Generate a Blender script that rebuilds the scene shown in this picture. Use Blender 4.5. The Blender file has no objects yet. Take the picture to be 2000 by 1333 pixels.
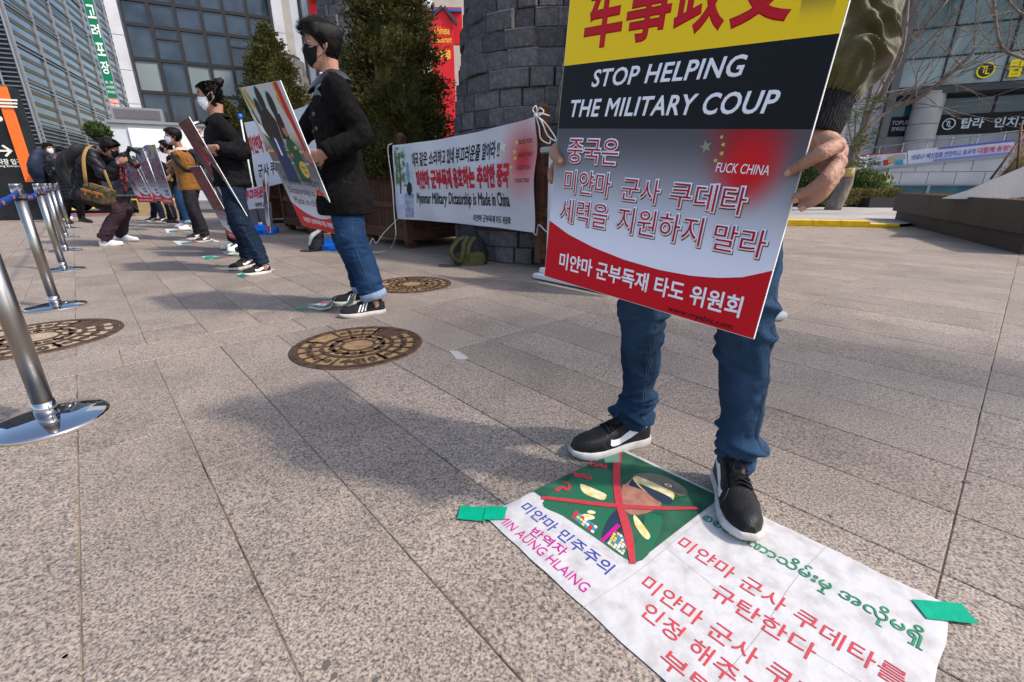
import bpy, bmesh, math, random
import numpy as np
from mathutils import Vector, Matrix, noise
random.seed(7)
R = math.radians
C = bpy.context.scene.collection
sc = bpy.context.scene
# ------------------------------------------------------------------ camera, sky, sun, exposure
F_PX, PITCH, EYE = 885.0, math.atan(885 / 2547.0), 0.86      # 16 mm lens, looking slightly down from hip height
cam = bpy.data.cameras.new('camera'); cam.lens = F_PX / 2000 * 36; cam.sensor_width = 36
cam.clip_start = 0.03; cam.clip_end = 600
camo = bpy.data.objects.new('camera', cam); C.objects.link(camo)
camo.location = (0, 0, EYE); camo.rotation_euler = (math.pi / 2 - PITCH, 0, 0)
sc.camera = camo
SUN = Vector((0.956 * math.cos(R(47)), -0.292 * math.cos(R(47)), math.sin(R(47)))).normalized()
w = bpy.data.worlds.new('World'); sc.world = w; w.use_nodes = True
nt = w.node_tree; nt.nodes.clear()
sky = nt.nodes.new('ShaderNodeTexSky'); sky.sky_type = 'NISHITA'; sky.sun_disc = False
sky.sun_elevation = R(47); sky.sun_rotation = math.atan2(SUN.x, SUN.y); sky.dust_density = 2.5; sky.air_density = 1.0
bg = nt.nodes.new('ShaderNodeBackground'); bg.inputs[1].default_value = 0.15
wo = nt.nodes.new('ShaderNodeOutputWorld')
nt.links.new(sky.outputs[0], bg.inputs[0]); nt.links.new(bg.outputs[0], wo.inputs[0])
sl = bpy.data.lights.new('sun', 'SUN'); sl.energy = 2.3; sl.angle = R(3.2); sl.color = (1, 0.93, 0.84)
so = bpy.data.objects.new('sun', sl); C.objects.link(so); so.rotation_euler = SUN.to_track_quat('Z', 'Y').to_euler(); so.location = (20, -8, 25)
sc.view_settings.view_transform = 'Standard'; sc.view_settings.look = 'None'
sc.view_settings.exposure = 0.97; sc.view_settings.gamma = 1; sc.view_settings.use_curve_mapping = False
sc.cycles.max_bounces = 6

# ------------------------------------------------------------------ measuring helpers (surveyed from the photograph, giving world points)
_c, _s = math.cos(PITCH), math.sin(PITCH)
def ray(u, v):
    x = (u - 1000) / F_PX; y = -(v - 666.5) / F_PX
    return Vector((x, _c + y * _s, -_s + y * _c))
EYEV = Vector((0, 0, EYE))
def G(u, v, z=0.0):
    r = ray(u, v); return r * ((z - EYE) / r.z) + EYEV
def AY(u, v, Y):
    r = ray(u, v); return r * (Y / r.y) + EYEV
def HIT(u, v, p, n):
    r = ray(u, v); return EYEV + r * ((p - EYEV).dot(n) / r.dot(n))
D1 = Vector((-.675, .738, 0)).normalized(); D2 = Vector((.738, .675, 0)).normalized(); UP = Vector((0, 0, 1))

# ------------------------------------------------------------------ materials
MATS = {}
def srgb(r, g, b):
    f = lambda c: (c / 255) / 12.92 if c / 255 <= .04045 else ((c / 255 + .055) / 1.055) ** 2.4
    return (f(r), f(g), f(b), 1)
def mat(name, col, rough=.6, col2=None, ns=20, bump=0, bs=None, metal=0, spec=.15, detail=4, stretch=None, island=0, trans=0, thr=(.35, .65), sheen=0, coat=0):
    if name in MATS: return MATS[name]
    m = bpy.data.materials.new(name); m.use_nodes = True; N = m.node_tree; b = N.nodes['Principled BSDF']
    b.inputs['Base Color'].default_value = (*col[:3], 1); b.inputs['Roughness'].default_value = rough
    b.inputs['Metallic'].default_value = metal; b.inputs['Specular IOR Level'].default_value = spec
    if sheen: b.inputs['Sheen Weight'].default_value = sheen; b.inputs['Sheen Roughness'].default_value = .4
    if coat: b.inputs['Coat Weight'].default_value = coat
    tc = N.nodes.new('ShaderNodeTexCoord'); mp = N.nodes.new('ShaderNodeMapping')
    N.links.new(tc.outputs['Object'], mp.inputs[0])
    if stretch: mp.inputs['Scale'].default_value = stretch
    colsock = None
    if col2 is not None:
        no = N.nodes.new('ShaderNodeTexNoise'); no.inputs['Scale'].default_value = ns; no.inputs['Detail'].default_value = detail
        N.links.new(mp.outputs[0], no.inputs[0])
        cr = N.nodes.new('ShaderNodeValToRGB'); cr.color_ramp.elements[0].position = thr[0]; cr.color_ramp.elements[1].position = thr[1]
        cr.color_ramp.elements[0].color = (*col[:3], 1); cr.color_ramp.elements[1].color = (*col2[:3], 1)
        N.links.new(no.outputs['Fac'], cr.inputs[0]); colsock = cr.outputs[0]
    if island:
        ge = N.nodes.new('ShaderNodeNewGeometry'); hs = N.nodes.new('ShaderNodeHueSaturation')
        mr = N.nodes.new('ShaderNodeMapRange'); mr.inputs[3].default_value = 1 - island; mr.inputs[4].default_value = 1 + island
        N.links.new(ge.outputs['Random Per Island'], mr.inputs[0]); N.links.new(mr.outputs[0], hs.inputs['Value'])
        if colsock: N.links.new(colsock, hs.inputs['Color'])
        else: hs.inputs['Color'].default_value = (*col[:3], 1)
        colsock = hs.outputs[0]
    if colsock: N.links.new(colsock, b.inputs['Base Color'])
    if bump:
        n2 = N.nodes.new('ShaderNodeTexNoise'); n2.inputs['Scale'].default_value = bs or ns; n2.inputs['Detail'].default_value = 5
        N.links.new(mp.outputs[0], n2.inputs[0]); bp = N.nodes.new('ShaderNodeBump'); bp.inputs['Strength'].default_value = min(1, bump); bp.inputs['Distance'].default_value = .01 * max(1, bump)
        N.links.new(n2.outputs['Fac'], bp.inputs['Height']); N.links.new(bp.outputs[0], b.inputs['Normal'])
    if trans:
        tl = N.nodes.new('ShaderNodeBsdfTranslucent'); mx = N.nodes.new('ShaderNodeMixShader'); mx.inputs[0].default_value = trans
        tl.inputs[0].default_value = (*col[:3], 1)
        if colsock: N.links.new(colsock, tl.inputs[0])
        N.links.new(b.outputs[0], mx.inputs[1]); N.links.new(tl.outputs[0], mx.inputs[2]); N.links.new(mx.outputs[0], N.nodes['Material Output'].inputs[0])
    MATS[name] = m; return m
def ramp(N, fac, stops):
    cr = N.nodes.new('ShaderNodeValToRGB'); e = cr.color_ramp.elements
    e[0].position = stops[0][0]; e[0].color = (*stops[0][1][:3], 1); e[1].position = stops[-1][0]; e[1].color = (*stops[-1][1][:3], 1)
    for p, c in stops[1:-1]:
        k = e.new(p); k.color = (*c[:3], 1)
    N.links.new(fac, cr.inputs[0]); return cr.outputs[0]
def granite(name, tint=(1, 1, 1), dark=1.0):
    m = bpy.data.materials.new(name); m.use_nodes = True; N = m.node_tree; b = N.nodes['Principled BSDF']; L = N.links.new
    tc = N.nodes.new('ShaderNodeTexCoord'); oi = N.nodes.new('ShaderNodeObjectInfo')
    ad = N.nodes.new('ShaderNodeVectorMath'); ad.operation = 'ADD'; L(tc.outputs['Object'], ad.inputs[0])
    sc_ = N.nodes.new('ShaderNodeMath'); sc_.operation = 'MULTIPLY'; sc_.inputs[1].default_value = 37.0
    L(oi.outputs['Random'], sc_.inputs[0]); L(sc_.outputs[0], ad.inputs[1])
    n1 = N.nodes.new('ShaderNodeTexNoise'); n1.inputs['Scale'].default_value = 170; n1.inputs['Detail'].default_value = 3; n1.inputs['Roughness'].default_value = .62; L(ad.outputs[0], n1.inputs[0])
    n2 = N.nodes.new('ShaderNodeTexNoise'); n2.inputs['Scale'].default_value = 80; n2.inputs['Detail'].default_value = 4; n2.inputs['Roughness'].default_value = .7; L(ad.outputs[0], n2.inputs[0])
    n3 = N.nodes.new('ShaderNodeTexNoise'); n3.inputs['Scale'].default_value = 3.5; n3.inputs['Detail'].default_value = 5; L(ad.outputs[0], n3.inputs[0])
    gp = N.nodes.new('ShaderNodeNewGeometry'); n4 = N.nodes.new('ShaderNodeTexNoise'); n4.inputs['Scale'].default_value = 1.1; n4.inputs['Detail'].default_value = 6; L(gp.outputs['Position'], n4.inputs[0])
    T = lambda c: (c[0] * tint[0], c[1] * tint[1], c[2] * tint[2])
    c1 = ramp(N, n1.outputs['Fac'], [(.34, T((.055, .048, .047))), (.43, T((.17, .146, .13))), (.52, T((.295, .248, .210))), (.66, T((.40, .343, .29)))])
    c2 = ramp(N, n2.outputs['Fac'], [(.34, (.42, .40, .42)), (.43, (.70, .66, .65)), (.52, (1, 1, 1)), (.68, (1.0, .93, .87))])
    mx = N.nodes.new('ShaderNodeMix'); mx.data_type = 'RGBA'; mx.blend_type = 'MULTIPLY'; mx.inputs[0].default_value = .8; L(c1, mx.inputs[6]); L(c2, mx.inputs[7])
    c3 = ramp(N, n3.outputs['Fac'], [(.3, (.83, .82, .80)), (.5, (.98, .97, .95)), (.7, (1.08, 1.06, 1.03))])
    mx2 = N.nodes.new('ShaderNodeMix'); mx2.data_type = 'RGBA'; mx2.blend_type = 'MULTIPLY'; mx2.inputs[0].default_value = 1; L(mx.outputs[2], mx2.inputs[6]); L(c3, mx2.inputs[7])
    c4 = ramp(N, n4.outputs['Fac'], [(.33, (.85, .84, .83)), (.44, (.97, .965, .96)), (.6, (1, 1, 1)), (.72, (1.06, 1.04, 1.02))])
    mx3 = N.nodes.new('ShaderNodeMix'); mx3.data_type = 'RGBA'; mx3.blend_type = 'MULTIPLY'; mx3.inputs[0].default_value = 1; L(mx2.outputs[2], mx3.inputs[6]); L(c4, mx3.inputs[7])
    hs = N.nodes.new('ShaderNodeHueSaturation'); mr = N.nodes.new('ShaderNodeMapRange'); mr.inputs[3].default_value = .88 * dark; mr.inputs[4].default_value = 1.10 * dark
    L(oi.outputs['Random'], mr.inputs[0]); L(mr.outputs[0], hs.inputs['Value']); L(mx3.outputs[2], hs.inputs['Color']); L(hs.outputs[0], b.inputs['Base Color'])
    b.inputs['Roughness'].default_value = .62; b.inputs['Specular IOR Level'].default_value = .35
    bp = N.nodes.new('ShaderNodeBump'); bp.inputs['Strength'].default_value = .35; bp.inputs['Distance'].default_value = .002; L(n1.outputs['Fac'], bp.inputs['Height']); L(bp.outputs[0], b.inputs['Normal'])
    MATS[name] = m; return m
def glass(name, col, rough=.06, col2=None, ns=.25, wavy=.02, metal=0.0, spec=.6):
    m = mat(name, col, rough, col2, ns, 0, spec=spec, metal=metal)
    N = m.node_tree; b = N.nodes['Principled BSDF']; tc = N.nodes.new('ShaderNodeTexCoord')
    n2 = N.nodes.new('ShaderNodeTexNoise'); n2.inputs['Scale'].default_value = .6; n2.inputs['Detail'].default_value = 1
    N.links.new(tc.outputs['Object'], n2.inputs[0]); bp = N.nodes.new('ShaderNodeBump'); bp.inputs['Strength'].default_value = .5; bp.inputs['Distance'].default_value = wavy
    N.links.new(n2.outputs['Fac'], bp.inputs['Height']); N.links.new(bp.outputs[0], b.inputs['Normal']); return m

# ------------------------------------------------------------------ mesh helpers
def cr(pts, sub):
    """Catmull-Rom resample of tuples/vectors"""
    P = [np.array(p, float) for p in pts]
    if len(P) < 3 and sub > 1: return [tuple(P[0] + (P[-1] - P[0]) * k / sub) for k in range(sub + 1)]
    out = []
    for i in range(len(P) - 1):
        a = P[i - 1] if i else 2 * P[0] - P[1]; b, c_ = P[i], P[i + 1]; d = P[i + 2] if i + 2 < len(P) else 2 * P[-1] - P[-2]
        for k in range(sub):
            t = k / sub
            out.append(.5 * ((2 * b) + (c_ - a) * t + (2 * a - 5 * b + 4 * c_ - d) * t * t + (3 * b - a - 3 * c_ + d) * t ** 3))
    out.append(P[-1]); return [tuple(o) for o in out]
class MB:
    def __init__(s): s.v = []; s.f = []; s.m = []; s.cur = 0
    def add(s, vs, fs):
        o = len(s.v); s.v += [tuple(x) for x in vs]; s.f += [tuple(i + o for i in f) for f in fs]; s.m += [s.cur] * len(fs)
    def box(s, c, size, ax=None, bev=0):
        x, y, z = [d / 2 for d in size]; A = ax or (Vector((1, 0, 0)), Vector((0, 1, 0)), UP); c = Vector(c)
        if not bev:
            vs = [c + A[0] * (x * i) + A[1] * (y * j) + A[2] * (z * k) for k in (-1, 1) for j in (-1, 1) for i in (-1, 1)]
            s.add(vs, [(0, 2, 3, 1), (4, 5, 7, 6), (0, 1, 5, 4), (2, 6, 7, 3), (0, 4, 6, 2), (1, 3, 7, 5)]); return
        b = bev; vs = []; 
        for k, (dx, dy) in ((-z, (b, b)), (-z + b, (0, 0)), (z - b, (0, 0)), (z, (b, b))):
            for i, j in ((-1, -1), (1, -1), (1, 1), (-1, 1)):
                vs.append(c + A[0] * (i * (x - dx)) + A[1] * (j * (y - dy)) + A[2] * k)
        fs = [(3, 2, 1, 0), (12, 13, 14, 15)]
        for r in range(3):
            for q in range(4): fs.append((r * 4 + q, r * 4 + (q + 1) % 4, r * 4 + 4 + (q + 1) % 4, r * 4 + 4 + q))
        s.add(vs, fs)
    def rings(s, rings, closed=True, cap=True):
        n = len(rings[0]); vs = [p for r in rings for p in r]; fs = []
        for i in range(len(rings) - 1):
            for j in range(n if closed else n - 1):
                k = (j + 1) % n; fs.append((i * n + j, i * n + k, (i + 1) * n + k, (i + 1) * n + j))
        if cap and closed: fs.append(tuple(reversed(range(n)))); fs.append(tuple((len(rings) - 1) * n + j for j in range(n)))
        s.add(vs, fs)
    def tube(s, pts, rad, n=12, sub=1, ref=None, disp=None, cap=True, rnd=False):
        """rad: float, list of floats or list of (a,b); a along ref"""
        rr = rad if isinstance(rad, (list, tuple)) else [rad] * len(pts)
        rr = [(q, q) if not isinstance(q, (list, tuple)) else q for q in rr]
        if sub > 1: pts = cr(pts, sub); rr = cr(rr, sub)
        P = [Vector(p) for p in pts]
        if rnd:  # rounded ends
            a = (P[0] - P[1]).normalized(); e = (P[-1] - P[-2]).normalized(); r0, r1 = rr[0], rr[-1]
            f0 = [(.35, .94), (.7, .7), (.93, .36)]; 
            P = [P[0] + a * (max(r0) * k) for k, _ in reversed(f0)] + P + [P[-1] + e * (max(r1) * k) for k, _ in f0]
            rr = [(r0[0] * q, r0[1] * q) for _, q in reversed(f0)] + list(rr) + [(r1[0] * q, r1[1] * q) for _, q in f0]
        ref = Vector(ref) if ref is not None else None
        rings = []; prev = None; L = 0
        tot = sum((P[i + 1] - P[i]).length for i in range(len(P) - 1)) or 1
        for i, p in enumerate(P):
            t = (P[min(i + 1, len(P) - 1)] - P[max(i - 1, 0)]).normalized()
            if prev is None:
                a = ref if ref is not None else (Vector((1, 0, 0)) if abs(t.x) < .8 else Vector((0, 1, 0)))
            else: a = prev
            a = (a - t * a.dot(t)).normalized(); b = t.cross(a); prev = a
            if i: L += (P[i] - P[i - 1]).length
            ring = []
            for j in range(n):
                ph = 2 * math.pi * j / n; d = a * math.cos(ph) * rr[i][0] + b * math.sin(ph) * rr[i][1]
                q = p + d
                if disp: q = q + d.normalized() * disp(L / tot, ph, q)
                ring.append(q)
            rings.append(ring)
        s.rings(rings, cap=cap)
    def lathe(s, prof, n=32, c=(0, 0, 0), ax=None, cap=True):
        A = ax or (Vector((1, 0, 0)), Vector((0, 1, 0)), UP); c = Vector(c)
        s.rings([[c + A[0] * (r * math.cos(2 * math.pi * j / n)) + A[1] * (r * math.sin(2 * math.pi * j / n)) + A[2] * z for j in range(n)] for r, z in prof], cap=cap)
    def prism(s, poly, o, x, y, z, h):
        """poly 2D in (x,y) frame at origin o, extruded by h along z"""
        o, x, y, z = Vector(o), Vector(x), Vector(y), Vector(z); n = len(poly)
        vs = [o + x * a + y * b for a, b in poly] + [o + x * a + y * b + z * h for a, b in poly]
        s.add(vs, [tuple(reversed(range(n))), tuple(range(n, 2 * n))] + [(i, (i + 1) % n, n + (i + 1) % n, n + i) for i in range(n)])
    def quad(s, a, b, c, d, th=0.0):
        a, b, c, d = map(Vector, (a, b, c, d))
        if not th: s.add([a, b, c, d], [(0, 1, 2, 3)]); return
        n = (b - a).cross(d - a).normalized() * -th
        s.add([a, b, c, d, a + n, b + n, c + n, d + n], [(0, 1, 2, 3), (7, 6, 5, 4), (0, 4, 5, 1), (1, 5, 6, 2), (2, 6, 7, 3), (3, 7, 4, 0)])
    def ell(s, c, r, n=12, m=8, ax=None):
        A = ax or (Vector((1, 0, 0)), Vector((0, 1, 0)), UP); c = Vector(c); rings = []
        for i in range(1, m):
            t = math.pi * i / m
            rings.append([c + A[0] * (r[0] * math.sin(t) * math.cos(2 * math.pi * j / n)) + A[1] * (r[1] * math.sin(t) * math.sin(2 * math.pi * j / n)) - A[2] * (r[2] * math.cos(t)) for j in range(n)])
        s.rings(rings)
    def mesh(s, name, mt, smooth=False):
        me = bpy.data.meshes.new(name); me.from_pydata(s.v, [], s.f)
        ms = mt if isinstance(mt, (list, tuple)) else [mt]
        for q in ms: me.materials.append(q)
        if len(ms) > 1: me.polygons.foreach_set('material_index', s.m)
        if smooth: me.polygons.foreach_set('use_smooth', [True] * len(me.polygons))
        me.update(); return me
    def build(s, name, mt, parent=None, smooth=False, loc=None, **kw):
        """vertices are world coordinates; loc (or the parent's location) becomes the origin"""
        o = Vector(loc) if loc is not None else (wloc(parent) if parent is not None else Vector((0, 0, 0)))
        if o.length > 0: s.v = [(v[0] - o.x, v[1] - o.y, v[2] - o.z) for v in s.v]
        ob = bpy.data.objects.new(name, s.mesh(name, mt, smooth)); C.objects.link(ob)
        if parent is not None: ob.parent = parent; ob.location = o - wloc(parent)
        else: ob.location = o
        for k, q in kw.items(): ob[k] = q
        return ob
def wloc(o):
    l = Vector((0, 0, 0))
    while o is not None: l += Vector(o.location); o = o.parent
    return l
def thing(name, label, cat, loc=(0, 0, 0), group=None):
    o = bpy.data.objects.new(name, None); C.objects.link(o); o.location = loc; o.empty_display_size = .1
    o['label'] = label; o['category'] = cat
    if group: o['group'] = group
    return o
def tag(o, label, cat, group=None):
    o['label'] = label; o['category'] = cat
    if group: o['group'] = group
    return o
TMP = bpy.data.scenes.new('scratch')
def bake(ob):
    """evaluated mesh of ob, worked out in a scratch scene of its own (fast)"""
    TMP.collection.objects.link(ob); 
    with bpy.context.temp_override(scene=TMP, view_layer=TMP.view_layers[0]): dg = bpy.context.evaluated_depsgraph_get(); me = bpy.data.meshes.new_from_object(ob.evaluated_get(dg))
    TMP.collection.objects.unlink(ob); return me
def remesh(ob, size, smooth=2, sf=.5):
    md = ob.modifiers.new('r', 'REMESH'); md.mode = 'VOXEL'; md.voxel_size = size; md.use_smooth_shade = True
    if smooth: ms = ob.modifiers.new('s', 'SMOOTH'); ms.iterations = smooth; ms.factor = sf
    me = bake(ob)
    mm = list(ob.data.materials); ob.modifiers.clear(); ob.data = me
    me.materials.clear()
    for q in mm: me.materials.append(q)
    me.polygons.foreach_set('use_smooth', [True] * len(me.polygons)); return ob
def displace(ob, fn):
    """fn(world point, normal)->offset"""
    me = ob.data; o = wloc(ob); nv = [v.normal.copy() for v in me.vertices]
    for v, n in zip(me.vertices, nv): v.co += n * fn(v.co + o, n)
    me.update()
def join_into(ob, mb, smooth=True):
    """append an MB (world coordinates) to an existing mesh object"""
    bm = bmesh.new(); bm.from_mesh(ob.data); o = wloc(ob)
    vs = [bm.verts.new(Vector(v) - o) for v in mb.v]
    for f in mb.f:
        try: q = bm.faces.new([vs[i] for i in f]); q.smooth = smooth
        except ValueError: pass
    bm.to_mesh(ob.data); bm.free()

# ------------------------------------------------------------------ lettering: real glyph meshes laid on a surface
def glyphs(body, bold=0.0, shear=0.0, spacing=1.0, res=3):
    cu = bpy.data.curves.new('lettering', 'FONT'); cu.body = body; cu.size = 1; cu.bevel_depth = bold * .8; cu.bevel_resolution = 0; cu.shear = shear; cu.space_character = spacing; cu.resolution_u = res
    ob = bpy.data.objects.new('lettering', cu); me = bake(ob); bpy.data.objects.remove(ob)
    co = np.empty(len(me.vertices) * 3); me.vertices.foreach_get('co', co); co = co.reshape(-1, 3)
    return me, co
def letter(parent, body, mt, o, x, y, n, box, bold=0.0, shear=0.0, lift=.0006, spacing=1.0, name='lettering', raised=0, warp=None, res=3, fit=None):
    """fit text into box=(x0,y0,x1,y1) of the frame o,x,y (unit vectors), lifted along n"""
    me, co = glyphs(body, bold, shear, spacing, res)
    if not len(co): return None
    if fit is None: mn, mx = co.min(0), co.max(0)
    else: mn, mx = fit
    sx = (box[2] - box[0]) / (mx[0] - mn[0]); sy = (box[3] - box[1]) / (mx[1] - mn[1])
    px = (co[:, 0] - mn[0]) * sx + box[0]; py = (co[:, 1] - mn[1]) * sy + box[1]
    o, x, y, n = map(Vector, (o, x, y, n)); po = wloc(parent)
    W = np.outer(px, x) + np.outer(py, y) + np.array(o + n * lift - po) + (np.outer(co[:, 2] / (bold * .8) * .00022, n) if bold else 0)
    if warp is not None: W += np.outer([warp(a, b) for a, b in zip(px, py)], n)
    me.vertices.foreach_set('co', W.ravel())
    if (x.cross(y)).dot(n) < 0: me.flip_normals()
    me.materials.clear(); me.materials.append(mt)
    ob = bpy.data.objects.new(name, me); C.objects.link(ob); ob.parent = parent; me.update()
    if raised: md = ob.modifiers.new('s', 'SOLIDIFY'); md.thickness = raised; md.offset = -1 if (x.cross(y)).dot(n) < 0 else 1
    return ob
def fitbox(body, **k):
    me, co = glyphs(body, **k); r = (co.min(0), co.max(0)); bpy.data.meshes.remove(me); return r
class Face:
    """a flat printed face: origin o, axes x,y, normal n"""
    def __init__(s, o, x, y, n=None):
        s.o, s.x, s.y = Vector(o), Vector(x).normalized(), Vector(y).normalized(); s.n = Vector(n).normalized() if n is not None else s.x.cross(s.y)
    def px(s, u, v):
        p = HIT(u, v, s.o, s.n) - s.o; return (p.dot(s.x), p.dot(s.y))
    def P(s, a, b, l=0.0): return s.o + s.x * a + s.y * b + s.n * l
    def text(s, parent, body, mt, box, **k): return letter(parent, body, mt, s.o, s.x, s.y, s.n, box, **k)
    def tpx(s, parent, body, mt, bl, tr, **k):
        a, b = s.px(*bl), s.px(*tr); return s.text(parent, body, mt, (a[0], a[1], b[0], b[1]), **k)
    def poly(s, parent, pts, mt, lift=.0003, name='print'):
        mb = MB(); vs = [s.P(a, b, lift) for a, b in pts]; mb.add(vs, [tuple(range(len(vs)))]); return mb.build(name, mt, parent)
# ================================================================== THE SETTING
M = {}
M['granite'] = granite('granite'); M['mortar'] = mat('mortar', (.02, .016, .013), .95, (.25, .19, .135), 3.5, .3, 60, thr=(.38, .5), detail=8)
M['asphalt'] = mat('asphalt', (.10, .10, .10), .9, (.15, .145, .14), 30, .3, 150)
M['farpave'] = mat('far_paving', (.27, .25, .235), .85, (.34, .32, .30), .8, .2, 40)
# paving bed, reaching the horizon
mb = MB(); mb.quad((-300, -60, -.02), (300, -60, -.02), (300, 400, -.02), (-300, 400, -.02)); g = mb.build('ground', M['asphalt']); g['kind'] = 'structure'
def abP(a, b, z=0.0): return D1 * a + D2 * b + Vector((0, 0, z))
mb = MB(); c0 = [abP(-30, -22, -.004), abP(-30, 30, -.004), abP(19, 30, -.004), abP(19, -22, -.004)]; mb.quad(*reversed(c0), th=0)
pav = mb.build('pavement', M['mortar']); pav['kind'] = 'structure'
tile_me = {}
def tile_mesh(la, lb):
    k = (round(la, 3), round(lb, 3))
    if k not in tile_me:
        mb = MB(); x, y, b = la / 2, lb / 2, .0022; vs = []
        for z, d in ((-.012, 0), (-b, 0), (0, b)):
            vs += [D1 * (i * (x - d)) + D2 * (j * (y - d)) + UP * z for i, j in ((-1, -1), (-1, 1), (1, 1), (1, -1))]
        mb.add(vs, [(8, 9, 10, 11), (4, 5, 9, 8), (5, 6, 10, 9), (6, 7, 11, 10), (7, 4, 8, 11), (0, 1, 5, 4), (1, 2, 6, 5), (2, 3, 7, 6), (3, 0, 4, 7)])
        tile_me[k] = mb.mesh('tile', M['granite'])
    return tile_me[k]
tiles = []; rr = random.Random(3)
BANDS = [(-12.07 + i, 0) for i in range(12)]
a = -20.07; J = .0032
def col(b0, b1, a0, a1, cuts):
    ed = [a0] + [c for c in cuts if a0 + .05 < c < a1 - .05] + [a1]
    for p, q in zip(ed, ed[1:]): tiles.append((p, q, b0, b1))
W_ = .2975; b_start = .107 - W_ * 70
for k in range(190):
    b0 = b_start + k * W_; b1 = b0 + W_
    col(b0, b1, -16.07, 2.87, [-16.07 + i for i in range(1, 16)] + [-.07, .93] + ([1.94] if (k * 7) % 5 != 1 else []))
    st = rr.choice([0, .32, .63]) if not .1 < b0 < .75 else (.32 if b0 < .39 else .32)
    col(b0, b1, 3.18, 6.1, [3.18 + st, 4.13 + st, 5.08 + st] if st else [4.13, 5.1])
    st = rr.choice([.3, .6, .8]); col(b0, b1, 6.1, 9.35, [6.1 + st, 7.1 + st, 8.1 + st]); col(b0, b1, 9.35 + .31, 18.9, [10.3 + st + i for i in range(9)])
for a0 in (2.87, 9.35):
    b = b_start
    while b < b_start + 56: tiles.append((a0, a0 + .31, b, b + .9)); b += .9
def vis(x, y):
    d = y * _c + EYE * _s
    if d < .2: return False
    up = y * _s - EYE * _c; u = 1000 + x / d * F_PX; v = 666.5 - up / d * F_PX
    return -120 < u < 2120 and v < 1420
vt = []
for t in tiles:
    cx = abP((t[0] + t[1]) / 2, (t[2] + t[3]) / 2)
    if cx.length < 24 and any(vis(q.x, q.y) for q in [abP(t[0] + (t[1] - t[0]) * i / 4, t[2] + (t[3] - t[2]) * j / 2) for i in range(5) for j in range(3)]): vt.append((cx.length, cx, t))
vt.sort(key=lambda q: q[0])
for i, (d, cx, t) in enumerate(vt[:290]):
    ob = bpy.data.objects.new('tile', tile_mesh(t[1] - t[0] - J, t[3] - t[2] - J)); C.objects.link(ob); ob.parent = pav
    ob.location = cx + UP * rr.uniform(-.0006, .0006)
mb = MB()
for d, cx, t in vt[290:]:
    mb.box(cx + UP * -.006, (t[1] - t[0] - .006, t[3] - t[2] - .006, .012), (D1, D2, UP))
o = mb.build('far_tiles', M['granite'], pav); o['kind'] = 'stuff'

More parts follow.
